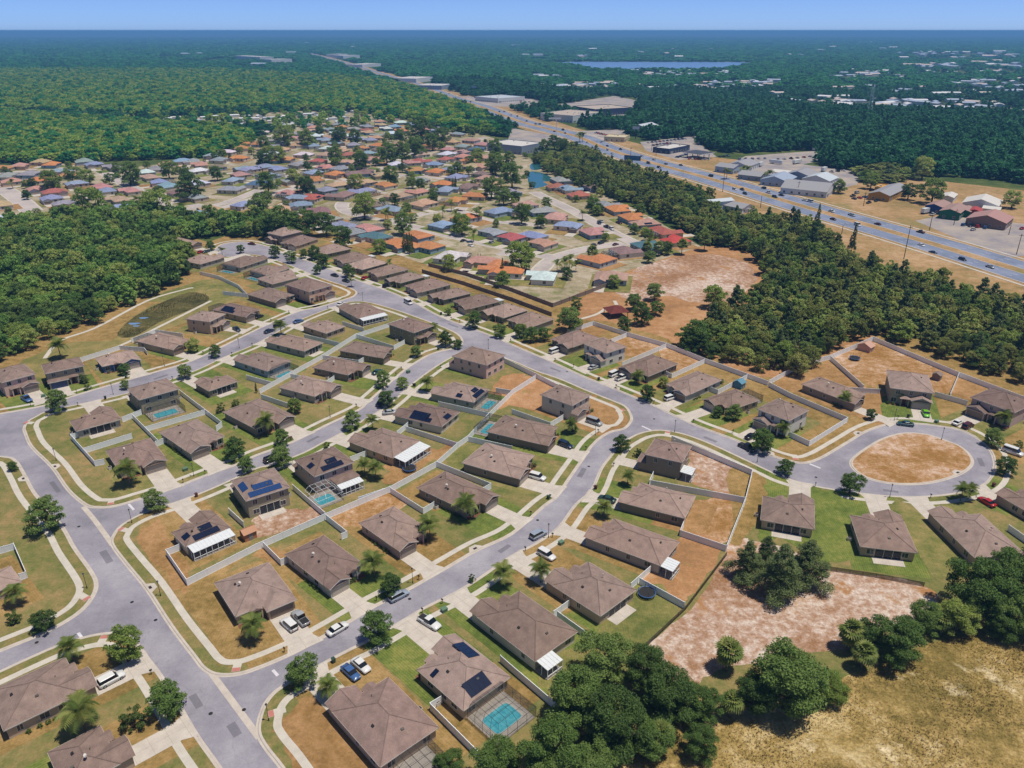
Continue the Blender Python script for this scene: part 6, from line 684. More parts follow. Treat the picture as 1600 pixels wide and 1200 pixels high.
# ---- mobile homes and distant houses ----
def box_house(name,x,y,a,W,D,z,wc,rc,sl=.25):
    t=empty(name,(x,y,0),a); w=MB(); w.add([(-W/2,-D/2,0),(W/2,-D/2,0),(W/2,D/2,0),(-W/2,D/2,0),(-W/2,-D/2,z),(W/2,-D/2,z),(W/2,D/2,z),(-W/2,D/2,z),(-W/2,0,z+D/2*sl),(W/2,0,z+D/2*sl)],[(0,1,5,4),(1,2,6,9,5),(2,3,7,6),(3,0,4,8,7)])
    e=.3; rm=MB(); zz=z-.02
    rm.add([(-W/2-e,-D/2-e,zz),(W/2+e,-D/2-e,zz),(W/2+e,0,z+D/2*sl+.15),(-W/2-e,0,z+D/2*sl+.15),(W/2+e,D/2+e,zz),(-W/2-e,D/2+e,zz)],[(0,1,2,3),(3,2,4,5)])
    w.build('wall',MAT['wall'],t,color=wc); rm.build('roof',MAT['paint'],t,color=rc); return t
for k,(x,y) in enumerate(MOBILE):
    r=random.Random(k); t=box_house('mobile_home',x,y,r.choice((.5,.55,2.1)),r.uniform(11,15),r.uniform(5.5,7),3.0,c3('c9ccd0'),c3(r.choice(['d8dbdd','cfd3d6','b9bdc2','c8c3bb'])))
    tag(t,'white mobile home in the park beyond the far wood, '+ordw(k)+' along its rows','mobile home','mobile homes in the park')
_sp=[tuple(p) for p in SPECK]
for P in BANDS:
    X,Y=jgrid(P,44,.3)
    q=list(zip(X.tolist(),Y.tolist())); random.shuffle(q); _sp+=q[:26]
_sp=[p for p in _sp if abs(p[0])<.66*(p[1]*.911+46)]; _sp.sort(key=lambda p:p[0]/p[1])
for k,(x,y) in enumerate(_sp):
    r=random.Random(k+900); s=1 if y<2600 else 1.8
    t=box_house('distant_house',x,y,r.uniform(0,3.1),r.uniform(18,34)*s,r.uniform(11,15)*s,r.uniform(4,6)*s,c3(r.choice(['d8d6d2','c9c4bc','bfc8d0'])),c3(r.choice(['d5d6d8','a9b3c4','9aa6b8','c2b5ab'])))
    tag(t,'pale distant house toward the horizon, '+ordw(k)+' of them from the left','house','distant pale houses toward the horizon')
# ---- commercial buildings ----
BC={'bluegrey':'8b95a6','white':'cfd1d2','royal':'2d4480','green':'2f6b4c','brick':'8a6f62','red':'a8443a','yellow':'b58a36','skyblue':'9fb2cc','navy':'3a4560','cream':'cdbf9c','whiteroof':'cfcac2','lightroof':'bcc4ca','greyroof':'98979a','brownroof':'a28478','redroof':'ad857a','redshed':'a8443a','yellowroof':'c89a3c','bluegreyroof':'9aa6b8','darkroof':'4a4a50','tanroof':'b9aa98'}
for k,(n,lab,cat,b,a,w,d,z,wc,rc,st) in enumerate(BOXES):
    t=empty(n,(b[0],b[1],0),a); tag(t,lab,cat)
    m=MB(); m.add([(0,0,0),(w,0,0),(w,d,0),(0,d,0),(0,0,z),(w,0,z),(w,d,z),(0,d,z)],[(0,1,5,4),(1,2,6,5),(2,3,7,6),(3,0,4,7)])
    rm=MB()
    if st=='flat':
        if n in('fuel_canopy','carport'):
            m=MB()
            for px in (.12,.5,.88):
                for py in (.2,.8): m.box(w*px-.25,d*py-.25,0,w*px+.25,d*py+.25,z-.6)
            rm.box(0,0,z-.7,w,d,z); MB().box(-.1,-.1,z-.75,w+.1,d+.1,z-.15).build('canopy_edge',MAT['white'],t)
        else:
            rm.add([(.4,.4,z-.3),(w-.4,.4,z-.3),(w-.4,d-.4,z-.3),(.4,d-.4,z-.3)],[(0,1,2,3)])
            pm=MB().box(-.05,-.05,z-.5,w+.05,.35,z+.35).box(-.05,d-.35,z-.5,w+.05,d+.05,z+.35).box(-.05,.35,z-.5,.35,d-.35,z+.35).box(w-.35,.35,z-.5,w+.05,d-.35,z+.35); pm.build('parapet',MAT['paint'],t,color=c3(BC[wc]))
            for q in range(max(2,int(w/14))):
                rx,ry=random.uniform(.15,.8)*w,random.uniform(.2,.75)*d; MB().box(rx,ry,z-.3,rx+2,ry+1.6,z+.7).build('roof_unit',MAT['trim'],t)
    else:
        long_x=w>=d
        if long_x: rm.add([(-.5,-.5,z-.05),(w+.5,-.5,z-.05),(w+.5,d/2,z+d*.16),(-.5,d/2,z+d*.16),(w+.5,d+.5,z-.05),(-.5,d+.5,z-.05)],[(0,1,2,3),(3,2,4,5)]); m.add([(0,0,z),(0,d,z),(0,d/2,z+d*.155),(w,0,z),(w,d,z),(w,d/2,z+d*.155)],[(0,2,1),(3,4,5)])
        else: rm.add([(-.5,-.5,z-.05),(w/2,-.5,z+w*.16),(w/2,d+.5,z+w*.16),(-.5,d+.5,z-.05),(w+.5,-.5,z-.05),(w+.5,d+.5,z-.05)],[(0,1,2,3),(1,4,5,2)]); m.add([(0,0,z),(w,0,z),(w/2,0,z+w*.155),(0,d,z),(w,d,z),(w/2,d,z+w*.155)],[(0,1,2),(3,5,4)])
    m.build('wall',MAT['wall'],t,color=c3(BC[wc])); rm.build('roof',MAT['paint'],t,color=c3(BC[rc]))
    if n not in('fuel_canopy','carport','greenhouse','storage_tent') and b[1]<1500:
        nw=max(2,int(w/4.5))
        for q in range(nw):
            x=w*(q+.5)/nw; window(t,x,0,1.0,1.5,1.4,0)
        for q in range(max(1,int(d/5))): window(t,0,d*(q+.5)/max(1,int(d/5)),1.0,1.5,1.4,-math.pi/2)
        inst('loading_door',GD[0],t,(w*.5/nw+w/nw*.5,-.04,0),color=c3('8f9296'),scale=(.7,1,1.2))
# ================= fences =================
def run(P): 
    for a,b in zip(P[:-1],P[1:]):
        d=math.hypot(b[0]-a[0],b[1]-a[1])
        if d>.5: yield a,b,d,math.atan2(b[1]-a[1],b[0]-a[0])
FP={}
def fence_panel(w):
    w=round(w,2)
    if w not in FP:
        m=MB().box(0,-.03,.06,w,.03,1.72).box(0,-.05,1.70,w,.05,1.84).box(0,-.05,.04,w,.05,.16)
        FP[w]=m.mesh('fence_panel',MAT['vinyl'])
    return FP[w]
POST=MB().box(-.07,-.07,0,.07,.07,1.9).add([(-.09,-.09,1.9),(.09,-.09,1.9),(.09,.09,1.9),(-.09,.09,1.9),(0,0,2.0)],[(0,1,4),(1,2,4),(2,3,4),(3,0,4),(3,2,1,0)]).mesh('fence_post',MAT['vinyl'])
fused={}
for k,P in enumerate(FENCE):
    a=P[len(P)//2]; h=near_house((P[0][0]+P[-1][0])/2,(P[0][1]+P[-1][1])/2); L=sum(q[2] for q in run(P))
    key=h[15]; fused[key]=fused.get(key,0)+1
    t=empty('vinyl_fence',(P[0][0],P[0][1],0)); tag(t,['short','medium','long'][0 if L<14 else 1 if L<32 else 2]+' white vinyl fence'+['',' joining',' crossing',' bordering',' branching'][min(fused[key]-1,4)]+' by the '+shortl(h,7),'fence','white vinyl fences')
    for a,b,d,an in run(P):
        n=max(1,round(d/2.4)); w=d/n; pm=fence_panel(w)
        for q in range(n):
            x,y=a[0]+math.cos(an)*w*q-P[0][0],a[1]+math.sin(an)*w*q-P[0][1]; inst('fence_panel',pm,t,(x,y,0),(0,0,an)); inst('fence_post',POST,t,(x,y,0),(0,0,an))
    inst('fence_post',POST,t,(P[-1][0]-P[0][0],P[-1][1]-P[0][1],0))
CP=MB().tube((0,0,0),(0,0,1.25),.04,.04,6).mesh('fence_post',MAT['chain'])
def mesh_screen():
    m,nt,b=nodes('chain_link'); b.inputs['Base Color'].default_value=c3('2a2826'); t=N(nt,'ShaderNodeBsdfTransparent'); ms=N(nt,'ShaderNodeMixShader'); ms.inputs[0].default_value=.5
    nt.links.new(t.outputs[0],ms.inputs[1]); nt.links.new(b.outputs[0],ms.inputs[2]); nt.links.new(ms.outputs[0],nt.nodes['Material Output'].inputs[0]); return m
MAT['link']=mesh_screen()
for k,P in enumerate(CHAIN):
    t=empty('chain_link_fence',(P[0][0],P[0][1],0)); tag(t,['dark chain-link fence between back lawns and the sandy strip','dark chain-link fence below the notched-roof and porch houses'][k],'fence')
    for a,b,d,an in run(P):
        n=max(1,round(d/3)); w=d/n; pm=MB().box(0,-.012,.03,w,.012,1.2).mesh('fence_mesh',MAT['link']); rl=MB().tube((0,0,1.2),(w,0,1.2),.03,.03,5).mesh('rail',MAT['chain'])
        for q in range(n+1):
            x,y=a[0]+math.cos(an)*w*q-P[0][0],a[1]+math.sin(an)*w*q-P[0][1]; inst('fence_post',CP,t,(x,y,0))
            if q<n: inst('fence_mesh',pm,t,(x,y,0),(0,0,an)); inst('rail',rl,t,(x,y,0),(0,0,an))
for k,P in enumerate(WALL):
    t=empty('boundary_wall',(P[0][0],P[0][1],0)); tag(t,['brown boundary wall along the far neighborhood side of the strip','brown boundary wall behind the main street houses','short brown wall end beside the sandy park'][k],'wall')
    for a,b,d,an in run(P):
        n=max(1,round(d/6)); w=d/n; pm=MB().box(0,-.1,0,w,.1,1.75).box(0,-.14,1.75,w,.14,1.88).mesh('wall_panel',MAT['brownwall']); pt=MB().box(-.22,-.22,0,.22,.22,2.05).mesh('pier',MAT['brownwall'])
        for q in range(n):
            x,y=a[0]+math.cos(an)*w*q-P[0][0],a[1]+math.sin(an)*w*q-P[0][1]; inst('wall_panel',pm,t,(x,y,0),(0,0,an)); inst('pier',pt,t,(x,y,0),(0,0,an))
# ================= trees =================
def leaves(cent,rad,n,size,seed,shell=.35,up=.45):
    r=np.random.default_rng(seed); L=len(cent)
    w=np.array([q[0]*q[1]+q[1]*q[2] for q in rad]); k=r.choice(L,n,p=w/w.sum())
    d=r.normal(size=(n,3)); d/=np.linalg.norm(d,axis=1)[:,None]; d[:,2]=np.where(d[:,2]<-.5,-d[:,2]*.6,d[:,2])
    rr=(shell+(1.12-shell)*r.random(n)**.65)[:,None]
    P=np.array(cent)[k]+d*np.array(rad)[k]*rr
    nrm=d*.55+r.normal(size=(n,3))*.6; nrm[:,2]+=up; nrm/=np.linalg.norm(nrm,axis=1)[:,None]
    a=np.cross(nrm,r.normal(size=(n,3))); a/=np.linalg.norm(a,axis=1)[:,None]; b=np.cross(nrm,a)
    s=size*r.uniform(.5,1.5,n)[:,None]; e=r.uniform(.35,.8,n)[:,None]
    return np.stack([P-a*s-b*s*e*.3,P+b*s*e*-1.0+a*s*.1,P+a*s+b*s*e*.25,P+b*s*e+a*s*-.15],1)
def crown_lobes(seed,R_,z0,z1,nl,kind):
    r=random.Random(seed); cen=[];rad=[]
    H_=z1-z0; lean=(r.uniform(-.12,.12),r.uniform(-.12,.12)); wob=[r.uniform(.75,1.2) for _ in range(7)]
    for i in range(nl):
        an=i*2.39996+r.random()*.5; u=(i+.5)/nl
        if kind=='pine':
            q=R_*(1-u)**.75*r.uniform(.45,.95)*wob[int(an*1.1)%7]; s=R_*(.30-.17*u)*r.uniform(.75,1.25)
            cen.append((math.cos(an)*q,math.sin(an)*q,z0+H_*(u*.97)+.1*q)); rad.append((s,s,s*.9))
        else:
            zz=u*.92+.04; env=math.sqrt(max(.03,1-((zz-.38)/.66)**2)); q=R_*env*r.choice((.45,.7,.8,.85))*wob[int(an*1.1)%7]*r.uniform(.85,1.1)
            s=R_*r.uniform(.17,.34); cen.append((math.cos(an)*q+lean[0]*zz,math.sin(an)*q+lean[1]*zz,z0+H_*zz*r.uniform(.92,1.05))); rad.append((s*r.uniform(.9,1.25),s*r.uniform(.85,1.15),s*r.uniform(.55,.85)))
    return cen,rad
def tree_proto(seed,kind,nleaf,size,lm):
    # unit crown radius 1, crown from .35 to 2.1
    z0,z1=(.35,2.0) if kind=='oak' else (.3,2.9) if kind=='pine' else (.02,1.7)
    cen,rad=crown_lobes(seed,1.0,z0,z1,34 if kind=='oak' else 46 if kind=='pine' else 16,kind)
    cr=quadmesh('crown',leaves(cen,rad,nleaf,size,seed),LEAF[lm])
    tm=MB(); tm.tube((0,0,-.05),(.02,.01,.55),.085,.06,7); r=random.Random(seed)
    if kind=='pine': tm.tube((.02,.01,.55),(0,0,2.6),.06,.015,6)
    else:
        for c in cen[::4]: tm.tube((.02,.01,.5),(c[0]*.85,c[1]*.85,c[2]-.05),.04,.012,5)
    return cr,tm.mesh('trunk',MAT['bark'],True)
PROTO={}
PROTO['l']=[tree_proto(s,'oak',6500,.05,'lime') for s in (14,15)]; PROTO['v']=[tree_proto(s,'oak',6500,.05,'olive') for s in (16,17)]
for lm in 'oy':
    PROTO[lm]=[tree_proto(s,'oak',6500,.05,lm) for s in ((1,2,3) if lm=='o' else (4,5))]
PROTO['p']=[tree_proto(s,'pine',6500,.045,'p') for s in (6,7)]; PROTO['b']=[tree_proto(s,'bush',2400,.065,'bush') for s in (8,9)]
PROTO['big']=[tree_proto(s,'oak',22000,.03,'o') for s in (21,22,23)]; PROTO['bigy']=[tree_proto(24,'oak',20000,.031,'y')]; PROTO['bigp']=[tree_proto(25,'pine',20000,.028,'p')]
NTREE=0
def tree(name,x,y,dia,kind,label,group,z=0,hs=1):
    global NTREE
    NTREE+=1; pr=PROTO[kind]; cr,tk=pr[NTREE%len(pr)]; s=dia/2*(1.08 if kind=='bigp' else .92 if kind.startswith('big') else .95); rz=random.uniform(0,6.28); sz=s*random.uniform(.92,1.08)*hs
    t=empty(name,(x,y,z),rz); a=inst('crown',cr,t,scale=(s,s,sz)); b=inst('trunk',tk,t,scale=(s,s,sz)); tag(t,label,'tree',group); return t
def place_words(x,y,px,py):
    return shortl(near_house(x,y),7)
seen={}
def uniq(l):
    seen[l]=seen.get(l,0)+1
    return l if seen[l]==1 else l+', '+ordw(seen[l]-1)+' one'
far_i=0
KW={'o':'round dark green tree','y':'loose light green tree','b':'clipped round bush','p':'tall dark pine'}
for x,y,d,k,px,py in TREES:
    if y<480: tree('street_tree' if k!='b' else 'garden_bush',x,y,d,k,uniq(KW[k]+' near the '+place_words(x,y,px,py)),'trees in the near subdivision')
    else:
        far_i+=1; tree('neighborhood_tree',x,y,d,k,uniq(KW[k]+' in the far neighborhood'),'trees in the far neighborhood')
hp=np.array([(q[0],q[1]) for q in FARHOUSES]); X,Y=jgrid(SUBURB,13,.48); kk=0; od=rng.permutation(len(X)); X,Y=X[od],Y[od]
for x,y in zip(X.tolist(),Y.tolist()):
    if kk>=195 or abs(x)>.66*(y*.911+46) or np.min(np.hypot(hp[:,0]-x,hp[:,1]-y))<10.5: continue
    if any(min(math.hypot(p[0]-x,p[1]-y) for p in smooth(P,False,6))<6 for P,w in FARROADS): continue
    kk+=1; k=random.choice('oyob'); tree('neighborhood_tree',x,y,random.uniform(4.5,9) if k!='b' else random.uniform(2.5,4),k,uniq(KW[k]+' in the far neighborhood'),'trees in the far neighborhood')
BK={'o':'big','y':'bigy','p':'bigp'}
for j,(x,y,d,k,px,py) in enumerate(sorted(BIGT,key=lambda q:q[4])):
    tree('oak_tree' if k!='p' else 'pine_tree',x,y,d,BK[k],('spreading dark oak' if k=='o' else 'light green oak' if k=='y' else 'dark pine on the sandy strip')+' in the bottom thicket, '+ordw(j)+' from the left','trees of the bottom thicket',hs=1 if k!='p' else .75)
for (x,y,s) in BUSHES:
    cr,tk=PROTO['b'][int(s*10)%2]; q=inst('shrub',cr,None,(x,y,0),(0,0,s*9),(s*.5,s*.5,s*.42)); tag(q,uniq('green shrub in front of the '+shortl(near_house(x,y),6)),'shrub','shrubs in front beds')
def wood_tree(x,y,d,lm,label,group): tree('wood_tree',x,y,d,lm,label,group,hs=random.uniform(.8,1.2))
# individual trees of the two woods next to the houses
PTS={}
for nm,sp in (('near_left',6.6),('right',5.9)):
    X,Y=jgrid(WOOD[nm],sp); PTS[nm]=(X,Y)
quota={'near_left':70,'right':60}
rest=[]
for nm in PTS:
    X,Y=PTS[nm]; o=np.argsort(Y); n=0
    for i in o:
        x,y=float(X[i]),float(Y[i])
        vis=abs(x)<.66*(y*.911+46)+8
        if n<quota[nm] and vis:
            n+=1; wood_tree(x,y,random.uniform(6.5,9.5) if nm=='near_left' else random.uniform(5.5,8.5),random.choice('ovvopy' if nm=='right' else 'olloy'),ordw(n-1)+' nearest tree of the '+('wood behind the marshy pond' if nm=='near_left' else 'wood behind the cul-de-sac houses'),'front trees of the '+nm.replace('_',' ')+' wood')
        else: rest.append((x,y,nm))
# ---- palms ----
def frond_mesh(nl=11):
    m=MB(); L=1.0
    pts=[Vector((L*t,0,.42*math.sin(t*2.2)-.5*t*t)) for t in np.linspace(0,1,nl)]
    for i in range(nl-1):
        a,b=pts[i],pts[i+1]; m.add([a+Vector((0,-.012,0)),a+Vector((0,.012,0)),b+Vector((0,.01,0)),b+Vector((0,-.01,0))],[(0,3,2,1)])
        if i>=1:
            for s in (-1,1):
                w=.34*math.sin(math.pi*min(1,(i+1)/(nl)))+.1
                for q in (0,.5):
                    c=a.lerp(b,q); tip=c+Vector((.14,s*w,-.12-.05*q)); m.add([c,c+Vector((.075,0,0)),tip],[(0,1,2) if s>0 else (0,2,1)])
    return m.mesh('frond',LEAF['palm'])
FROND=frond_mesh(); PT=MB()
for i in range(6): PT.tube((.03*math.sin(i*.6),0,i/6),(.03*math.sin((i+1)*.6),0,(i+1)/6),.05-.003*i,.047-.003*i,8)
PTRUNK=PT.mesh('trunk',MAT['palmbark'],True)
def fan_mesh():
    m=MB(); n=9
    for i in range(n):
        a=(i-(n-1)/2)*.33; d=Vector((math.cos(a),math.sin(a),0)); s=Vector((-d.y,d.x,0))*.09
        b=Vector((.45,0,.12)); m.add([b,b+d*.35+s+Vector((0,0,.03)),b+d*.62+Vector((0,0,-.14)),b+d*.35-s+Vector((0,0,.03))],[(0,1,2,3)])
    m.add([(0,-.012,0),(.45,-.012,.12),(.45,.012,.12),(0,.012,0)],[(0,1,2,3)])
    return m.mesh('frond',LEAF['palm'])
FAN=fan_mesh()
def palm(x,y,h,fan,label,group,nf):
    t=empty('palm_tree',(x,y,0),random.uniform(0,6.28)); tag(t,label,'palm',group)
    L=max(1.6,h*(.5 if not fan else .42)); th=h*.7; inst('trunk',PTRUNK,t,scale=(max(2.6,h*.55),)*2+(th,))
    for i in range(nf):
        q_=((i*7)%nf+random.random()*.8)/nf; el=(-.5+1.75*q_) if not fan else (-.7+2.1*q_); s=L*random.uniform(.85,1.15)
        o=inst('frond',FAN if fan else FROND,t,(0,0,th),(0,-el*.9 if not fan else -el*1.1,i*2.399),scale=(s,s,s))
    return t
for x,y,h,px,py in PALMS:
    near=y<320; palm(x,y,max(h,3.5),False,uniq('feathery green palm '+('in front of the '+place_words(x,y,px,py) if y<430 else 'among the far houses')),'garden palms',20 if near else 11)
for x,y,h,px,py in SABAL: palm(x,y,max(4,h*.9),True,uniq('fan-leaved palm with round head '+('in the bottom thicket' if y<200 else 'at the sandy park edge')),'fan palms',40)
for x,y,h,px,py in CYP:
    cr,tk=PROTO['bigp'][0]; t=empty('cypress_tree',(x,y,0)); s=h*.14; inst('crown',cr,t,scale=(s,s,h/2.9)); inst('trunk',tk,t,scale=(s,s,h/2.9)); tag(t,uniq('narrow dark column-shaped tree near the '+place_words(x,y,px,py)),'tree','column-shaped trees')
# ---- woods and forests as masses ----
def lowtree(seed,lm,n,size,kind='oak'):
    cen,rad=crown_lobes(seed,1.0,.25,2.0 if kind=='oak' else 2.6,22,kind); return quadmesh('wood_crown',leaves(cen,rad,n,size,seed,shell=.5,up=.6),LEAF[lm])
def coll(name,meshes):
    c=bpy.data.collections.new(name)
    for i,m in enumerate(meshes):
        o=bpy.data.objects.new(name+'_%d'%i,m); c.objects.link(o)
    return c
SPEC={'near_left':coll('left_wood_kinds',[lowtree(51,'lime',2600,.085),lowtree(52,'o',2600,.085),lowtree(53,'lime',2600,.085),lowtree(54,'y',2600,.085)]),
 'right':coll('right_wood_kinds',[lowtree(31,'o',2600,.085),lowtree(32,'olive',2600,.085),lowtree(35,'olive',2600,.085),lowtree(33,'y',2600,.085),lowtree(34,'p',2600,.082,'pine')]),
 'yellow':coll('yellow_wood_kinds',[lowtree(41,'yellow',1000,.15),lowtree(42,'yellow',1000,.15),lowtree(43,'far',1000,.15)]),
 'dark':coll('dark_wood_kinds',[lowtree(44,'dark',1000,.15),lowtree(45,'dark',1000,.15,'pine'),lowtree(46,'dark',1000,.15)]),
 'far':coll('far_wood_kinds',[lowtree(47,'far',500,.22),lowtree(48,'far',500,.22),lowtree(49,'dark',500,.22)])}
def scatter(name,pts,scales,species,label):
    n=len(pts); me=bpy.data.meshes.new(name); me.vertices.add(n); me.vertices.foreach_set('co',np.asarray(pts,np.float32).ravel())
    at=me.attributes.new('sc','FLOAT_VECTOR','POINT'); at.data.foreach_set('vector',np.asarray(scales,np.float32).ravel())
    o=inst(name,me); tag(o,label,'trees',kind='stuff')
    ng=bpy.data.node_groups.new(name,'GeometryNodeTree'); ng.interface.new_socket('Geometry',in_out='INPUT',socket_type='NodeSocketGeometry'); ng.interface.new_socket('Geometry',in_out='OUTPUT',socket_type='NodeSocketGeometry')
    A=ng.nodes.new('NodeGroupInput'); B=ng.nodes.new('NodeGroupOutput'); ip=ng.nodes.new('GeometryNodeInstanceOnPoints'); ci=ng.nodes.new('GeometryNodeCollectionInfo')
    ci.inputs[0].default_value=SPEC[species]; ci.inputs['Separate Children'].default_value=True; ci.inputs['Reset Children'].default_value=True
    na=ng.nodes.new('GeometryNodeInputNamedAttribute'); na.data_type='FLOAT_VECTOR'; na.inputs['Name'].default_value='sc'
    rv=ng.nodes.new('FunctionNodeRandomValue'); rv.data_type='FLOAT_VECTOR'; rv.inputs[0].default_value=(0,0,0); rv.inputs[1].default_value=(0,0,6.283)
    L=ng.links.new; L(A.outputs[0],ip.inputs['Points']); L(ci.outputs[0],ip.inputs['Instance']); ip.inputs['Pick Instance'].default_value=True
    L(na.outputs[0],ip.inputs['Scale']); L(rv.outputs[0],ip.inputs['Rotation']); L(ip.outputs[0],B.inputs[0])
    md=o.modifiers.new('scatter','NODES'); md.node_group=ng; return o
def view_cull(X,Y,m=40): return np.abs(X)<.66*(Y*.911+46)+m
def scales(n,r0,r1,h0,h1):
    r=rng.uniform(r0,r1,n); return np.stack([r,r*rng.uniform(.9,1.1,n),r*rng.uniform(h0,h1,n)],1)
for nm,lab in (('near_left','mass of mixed green trees behind the marshy pond'),('right','mass of mixed green trees between cul-de-sac and highway')):
    q=np.array([(x,y,0) for x,y,m in rest if m==nm]); k=view_cull(q[:,0],q[:,1]); q=q[k]; scatter('wood',q,scales(len(q),3.6 if nm=='near_left' else 3.0,5.4 if nm=='near_left' else 4.6,.75,1.35),nm,lab)
X,Y=jgrid(MHPARK,19); k=(rng.random(X.shape)<.6)&view_cull(X,Y); X,Y=X[k],Y[k]; scatter('park_trees',np.stack([X,Y,0*X],1),scales(len(X),3.5,6,.7,1.1),'yellow','green trees between the mobile homes')
def not_in(X,Y,polys):
    k=np.ones(X.shape,bool)
    for P in polys: k&=~inside(P,X,Y)
    return k
HWP=offset(hw,hn,32)+offset(hw,hn,-32)[::-1]
def box_clear(X,Y):
    k=np.ones(X.shape,bool)
    for bx in BOXES:
        if bx[3][1]>650:
            cx=bx[3][0]+math.cos(bx[4])*bx[5]/2; cy=bx[3][1]+math.sin(bx[4])*bx[5]/2; k&=~((np.abs(X-cx)<bx[5]*.6+8)&(Y<cy+bx[6]+10)&(Y>cy-30-cy*.02))
    return k
for i,(P,sp,dist,hs) in enumerate(FOREST):
    X,Y=jgrid(P,dist); k=view_cull(X,Y,60)&not_in(X,Y,LOTS+[HWP]); k&=box_clear(X,Y); X,Y=X[k],Y[k]
    scatter('forest',np.stack([X,Y,0*X],1),scales(len(X),dist*.55,dist*.85,.62*hs,.95*hs),sp,['light green wood behind the left far houses','broad light green forest left of the highway','dark green forest across the highway','light green trees beside the far houses','low yellow-green scrub at the equipment yard','green trees between the pond and the highway','dark trees along the far side of the highway'][i])
lakes=[P for k_,P in WATER if k_=='lake']
used=[f[0] for f in FOREST]+[SUBURB,MHPARK,HWP]+LOTS+lakes
SPK=np.array(SPECK)
def far_field(y0,y1,sp,r0,r1,species,name,label,hz=5,dens=1):
    P=[(-.68*(y0*.911+46),y0),(.68*(y0*.911+46),y0),(.68*(y1*.911+46),y1),(-.68*(y1*.911+46),y1)]
    X,Y=jgrid(P,sp); k=not_in(X,Y,used)
    for bx in BOXES:
        if bx[3][1]>y0-100: cx=bx[3][0]+math.cos(bx[4])*bx[5]/2; cy=bx[3][1]+math.sin(bx[4])*bx[5]/2; k&=~((np.abs(X-cx)<bx[5]*.6+10)&(Y<cy+bx[6]+15)&(Y>cy-90-cy*.03))
    for s in SPK: k&=~((np.abs(X-s[0])<18+s[1]*.004)&(Y<s[1]+14)&(Y>s[1]-30-s[1]*.015))
    if dens<1:
        cl=np.sin(X*.009+3)*np.sin(Y*.006)+np.sin(X*.021+Y*.013); k&=(cl>-1.1+2*(1-dens)*.5)|(rng.random(X.shape)<.35)
    for P2 in BANDS: k&=~(inside(P2,X,Y)&(rng.random(X.shape)<.8))
    X,Y=X[k],Y[k]; scatter(name,np.stack([X,Y,0*X],1),np.concatenate([scales(len(X),r0,r1,1,1)[:,:2],rng.uniform(hz*.6,hz*1.15,len(X))[:,None]],1),species,label)
far_field(930,1700,12,5.5,8.5,'dark','forest','dark green trees and houses right of the mid highway',dens=.6)
far_field(1700,3300,19,8,13,'far','forest','hazy green trees in the middle distance',dens=.75)
far_field(3300,7000,42,17,28,'far','forest','blue hazy forest toward the horizon',dens=.95)
far_field(7000,14000,95,36,60,'far','forest','farthest blue forest below the horizon')
# ---- bottom field: tall dry grass ----
def grass():
    P=[p for k_,p in PATCH if k_=='field'][0]; X,Y=jgrid(P,.62,.5); k=np.abs(X)<.67*(Y*.911+46)+2; X,Y=X[k],Y[k]; n=len(X)
    V=[]
    for b in range(3):
        a=rng.uniform(0,6.28,n); h=rng.uniform(.25,.75,n)*(.6+.5*np.sin(X*.23+1)*np.sin(Y*.31)); h=np.abs(h); le=rng.uniform(.2,.6,n); w=rng.uniform(.05,.1,n)
        bx=X+rng.uniform(-.25,.25,n); by=Y+rng.uniform(-.25,.25,n); dx,dy=np.cos(a),np.sin(a)
        V.append(np.stack([np.stack([bx-dy*w,by+dx*w,0*X],1),np.stack([bx+dy*w,by-dx*w,0*X],1),np.stack([bx+dx*le,by+dy*le,h],1)],1))
    o=inst('dry_grass',quadmesh('dry_grass',np.concatenate(V),MAT['field'],k=3)); tag(o,'tall dry straw-coloured grass in the bottom right field','grass',kind='stuff')
grass()
def reeds():
    P=[p for k_,p in WATER if k_=='marsh'][0]; X,Y=jgrid(P,.9,.5); n=len(X); V=[]
    for b in range(2):
        a=rng.uniform(0,6.28,n); h=np.abs(rng.uniform(.3,1.1,n)*(.5+.6*np.sin(X*.19)*np.sin(Y*.17+2))); w=.12; dx,dy=np.cos(a),np.sin(a); V.append(np.stack([np.stack([X-dy*w,Y+dx*w,0*X],1),np.stack([X+dy*w,Y-dx*w,0*X],1),np.stack([X+dx*.3,Y+dy*.3,h],1)],1))
    tag(inst('marsh_reeds',quadmesh('marsh_reeds',np.concatenate(V),MAT['marsh'],k=3)),'olive reeds filling the marshy pond','reeds',kind='stuff')
reeds()
# ================= vehicles =================
CARC={'white':'d6d6d4','silver':'9da0a3','silverblue':'8f9aa8','blue':'3f5f8f','navy':'1c2a42','black':'15171a','darkgreen':'26423a','teal':'1f4a52','lime':'6fb81e','maroon':'4d1f22','red':'a81f1c'}
def loft(m,secs):
    # secs: list of (x, half width bottom, half width top, z0, z1)
    n=len(m.v)
    for x,wb,wt,z0,z1 in secs: m.v+=[(x,-wb,z0),(x,wb,z0),(x,wb,(z0+z1*2)/3),(x,wt,z1),(x,-wt,z1),(x,-wb,(z0+z1*2)/3)]
    k=len(secs)
    for i in range(k-1):
        for j in range(6): a=n+i*6+j; b=n+i*6+(j+1)%6; m.f.append((a,b,b+6,a+6)); m.m.append(0)
    m.f.append(tuple(n+j for j in range(5,-1,-1))); m.f.append(tuple(n+(k-1)*6+j for j in range(6))); m.m+=[0,0]
CARM={}
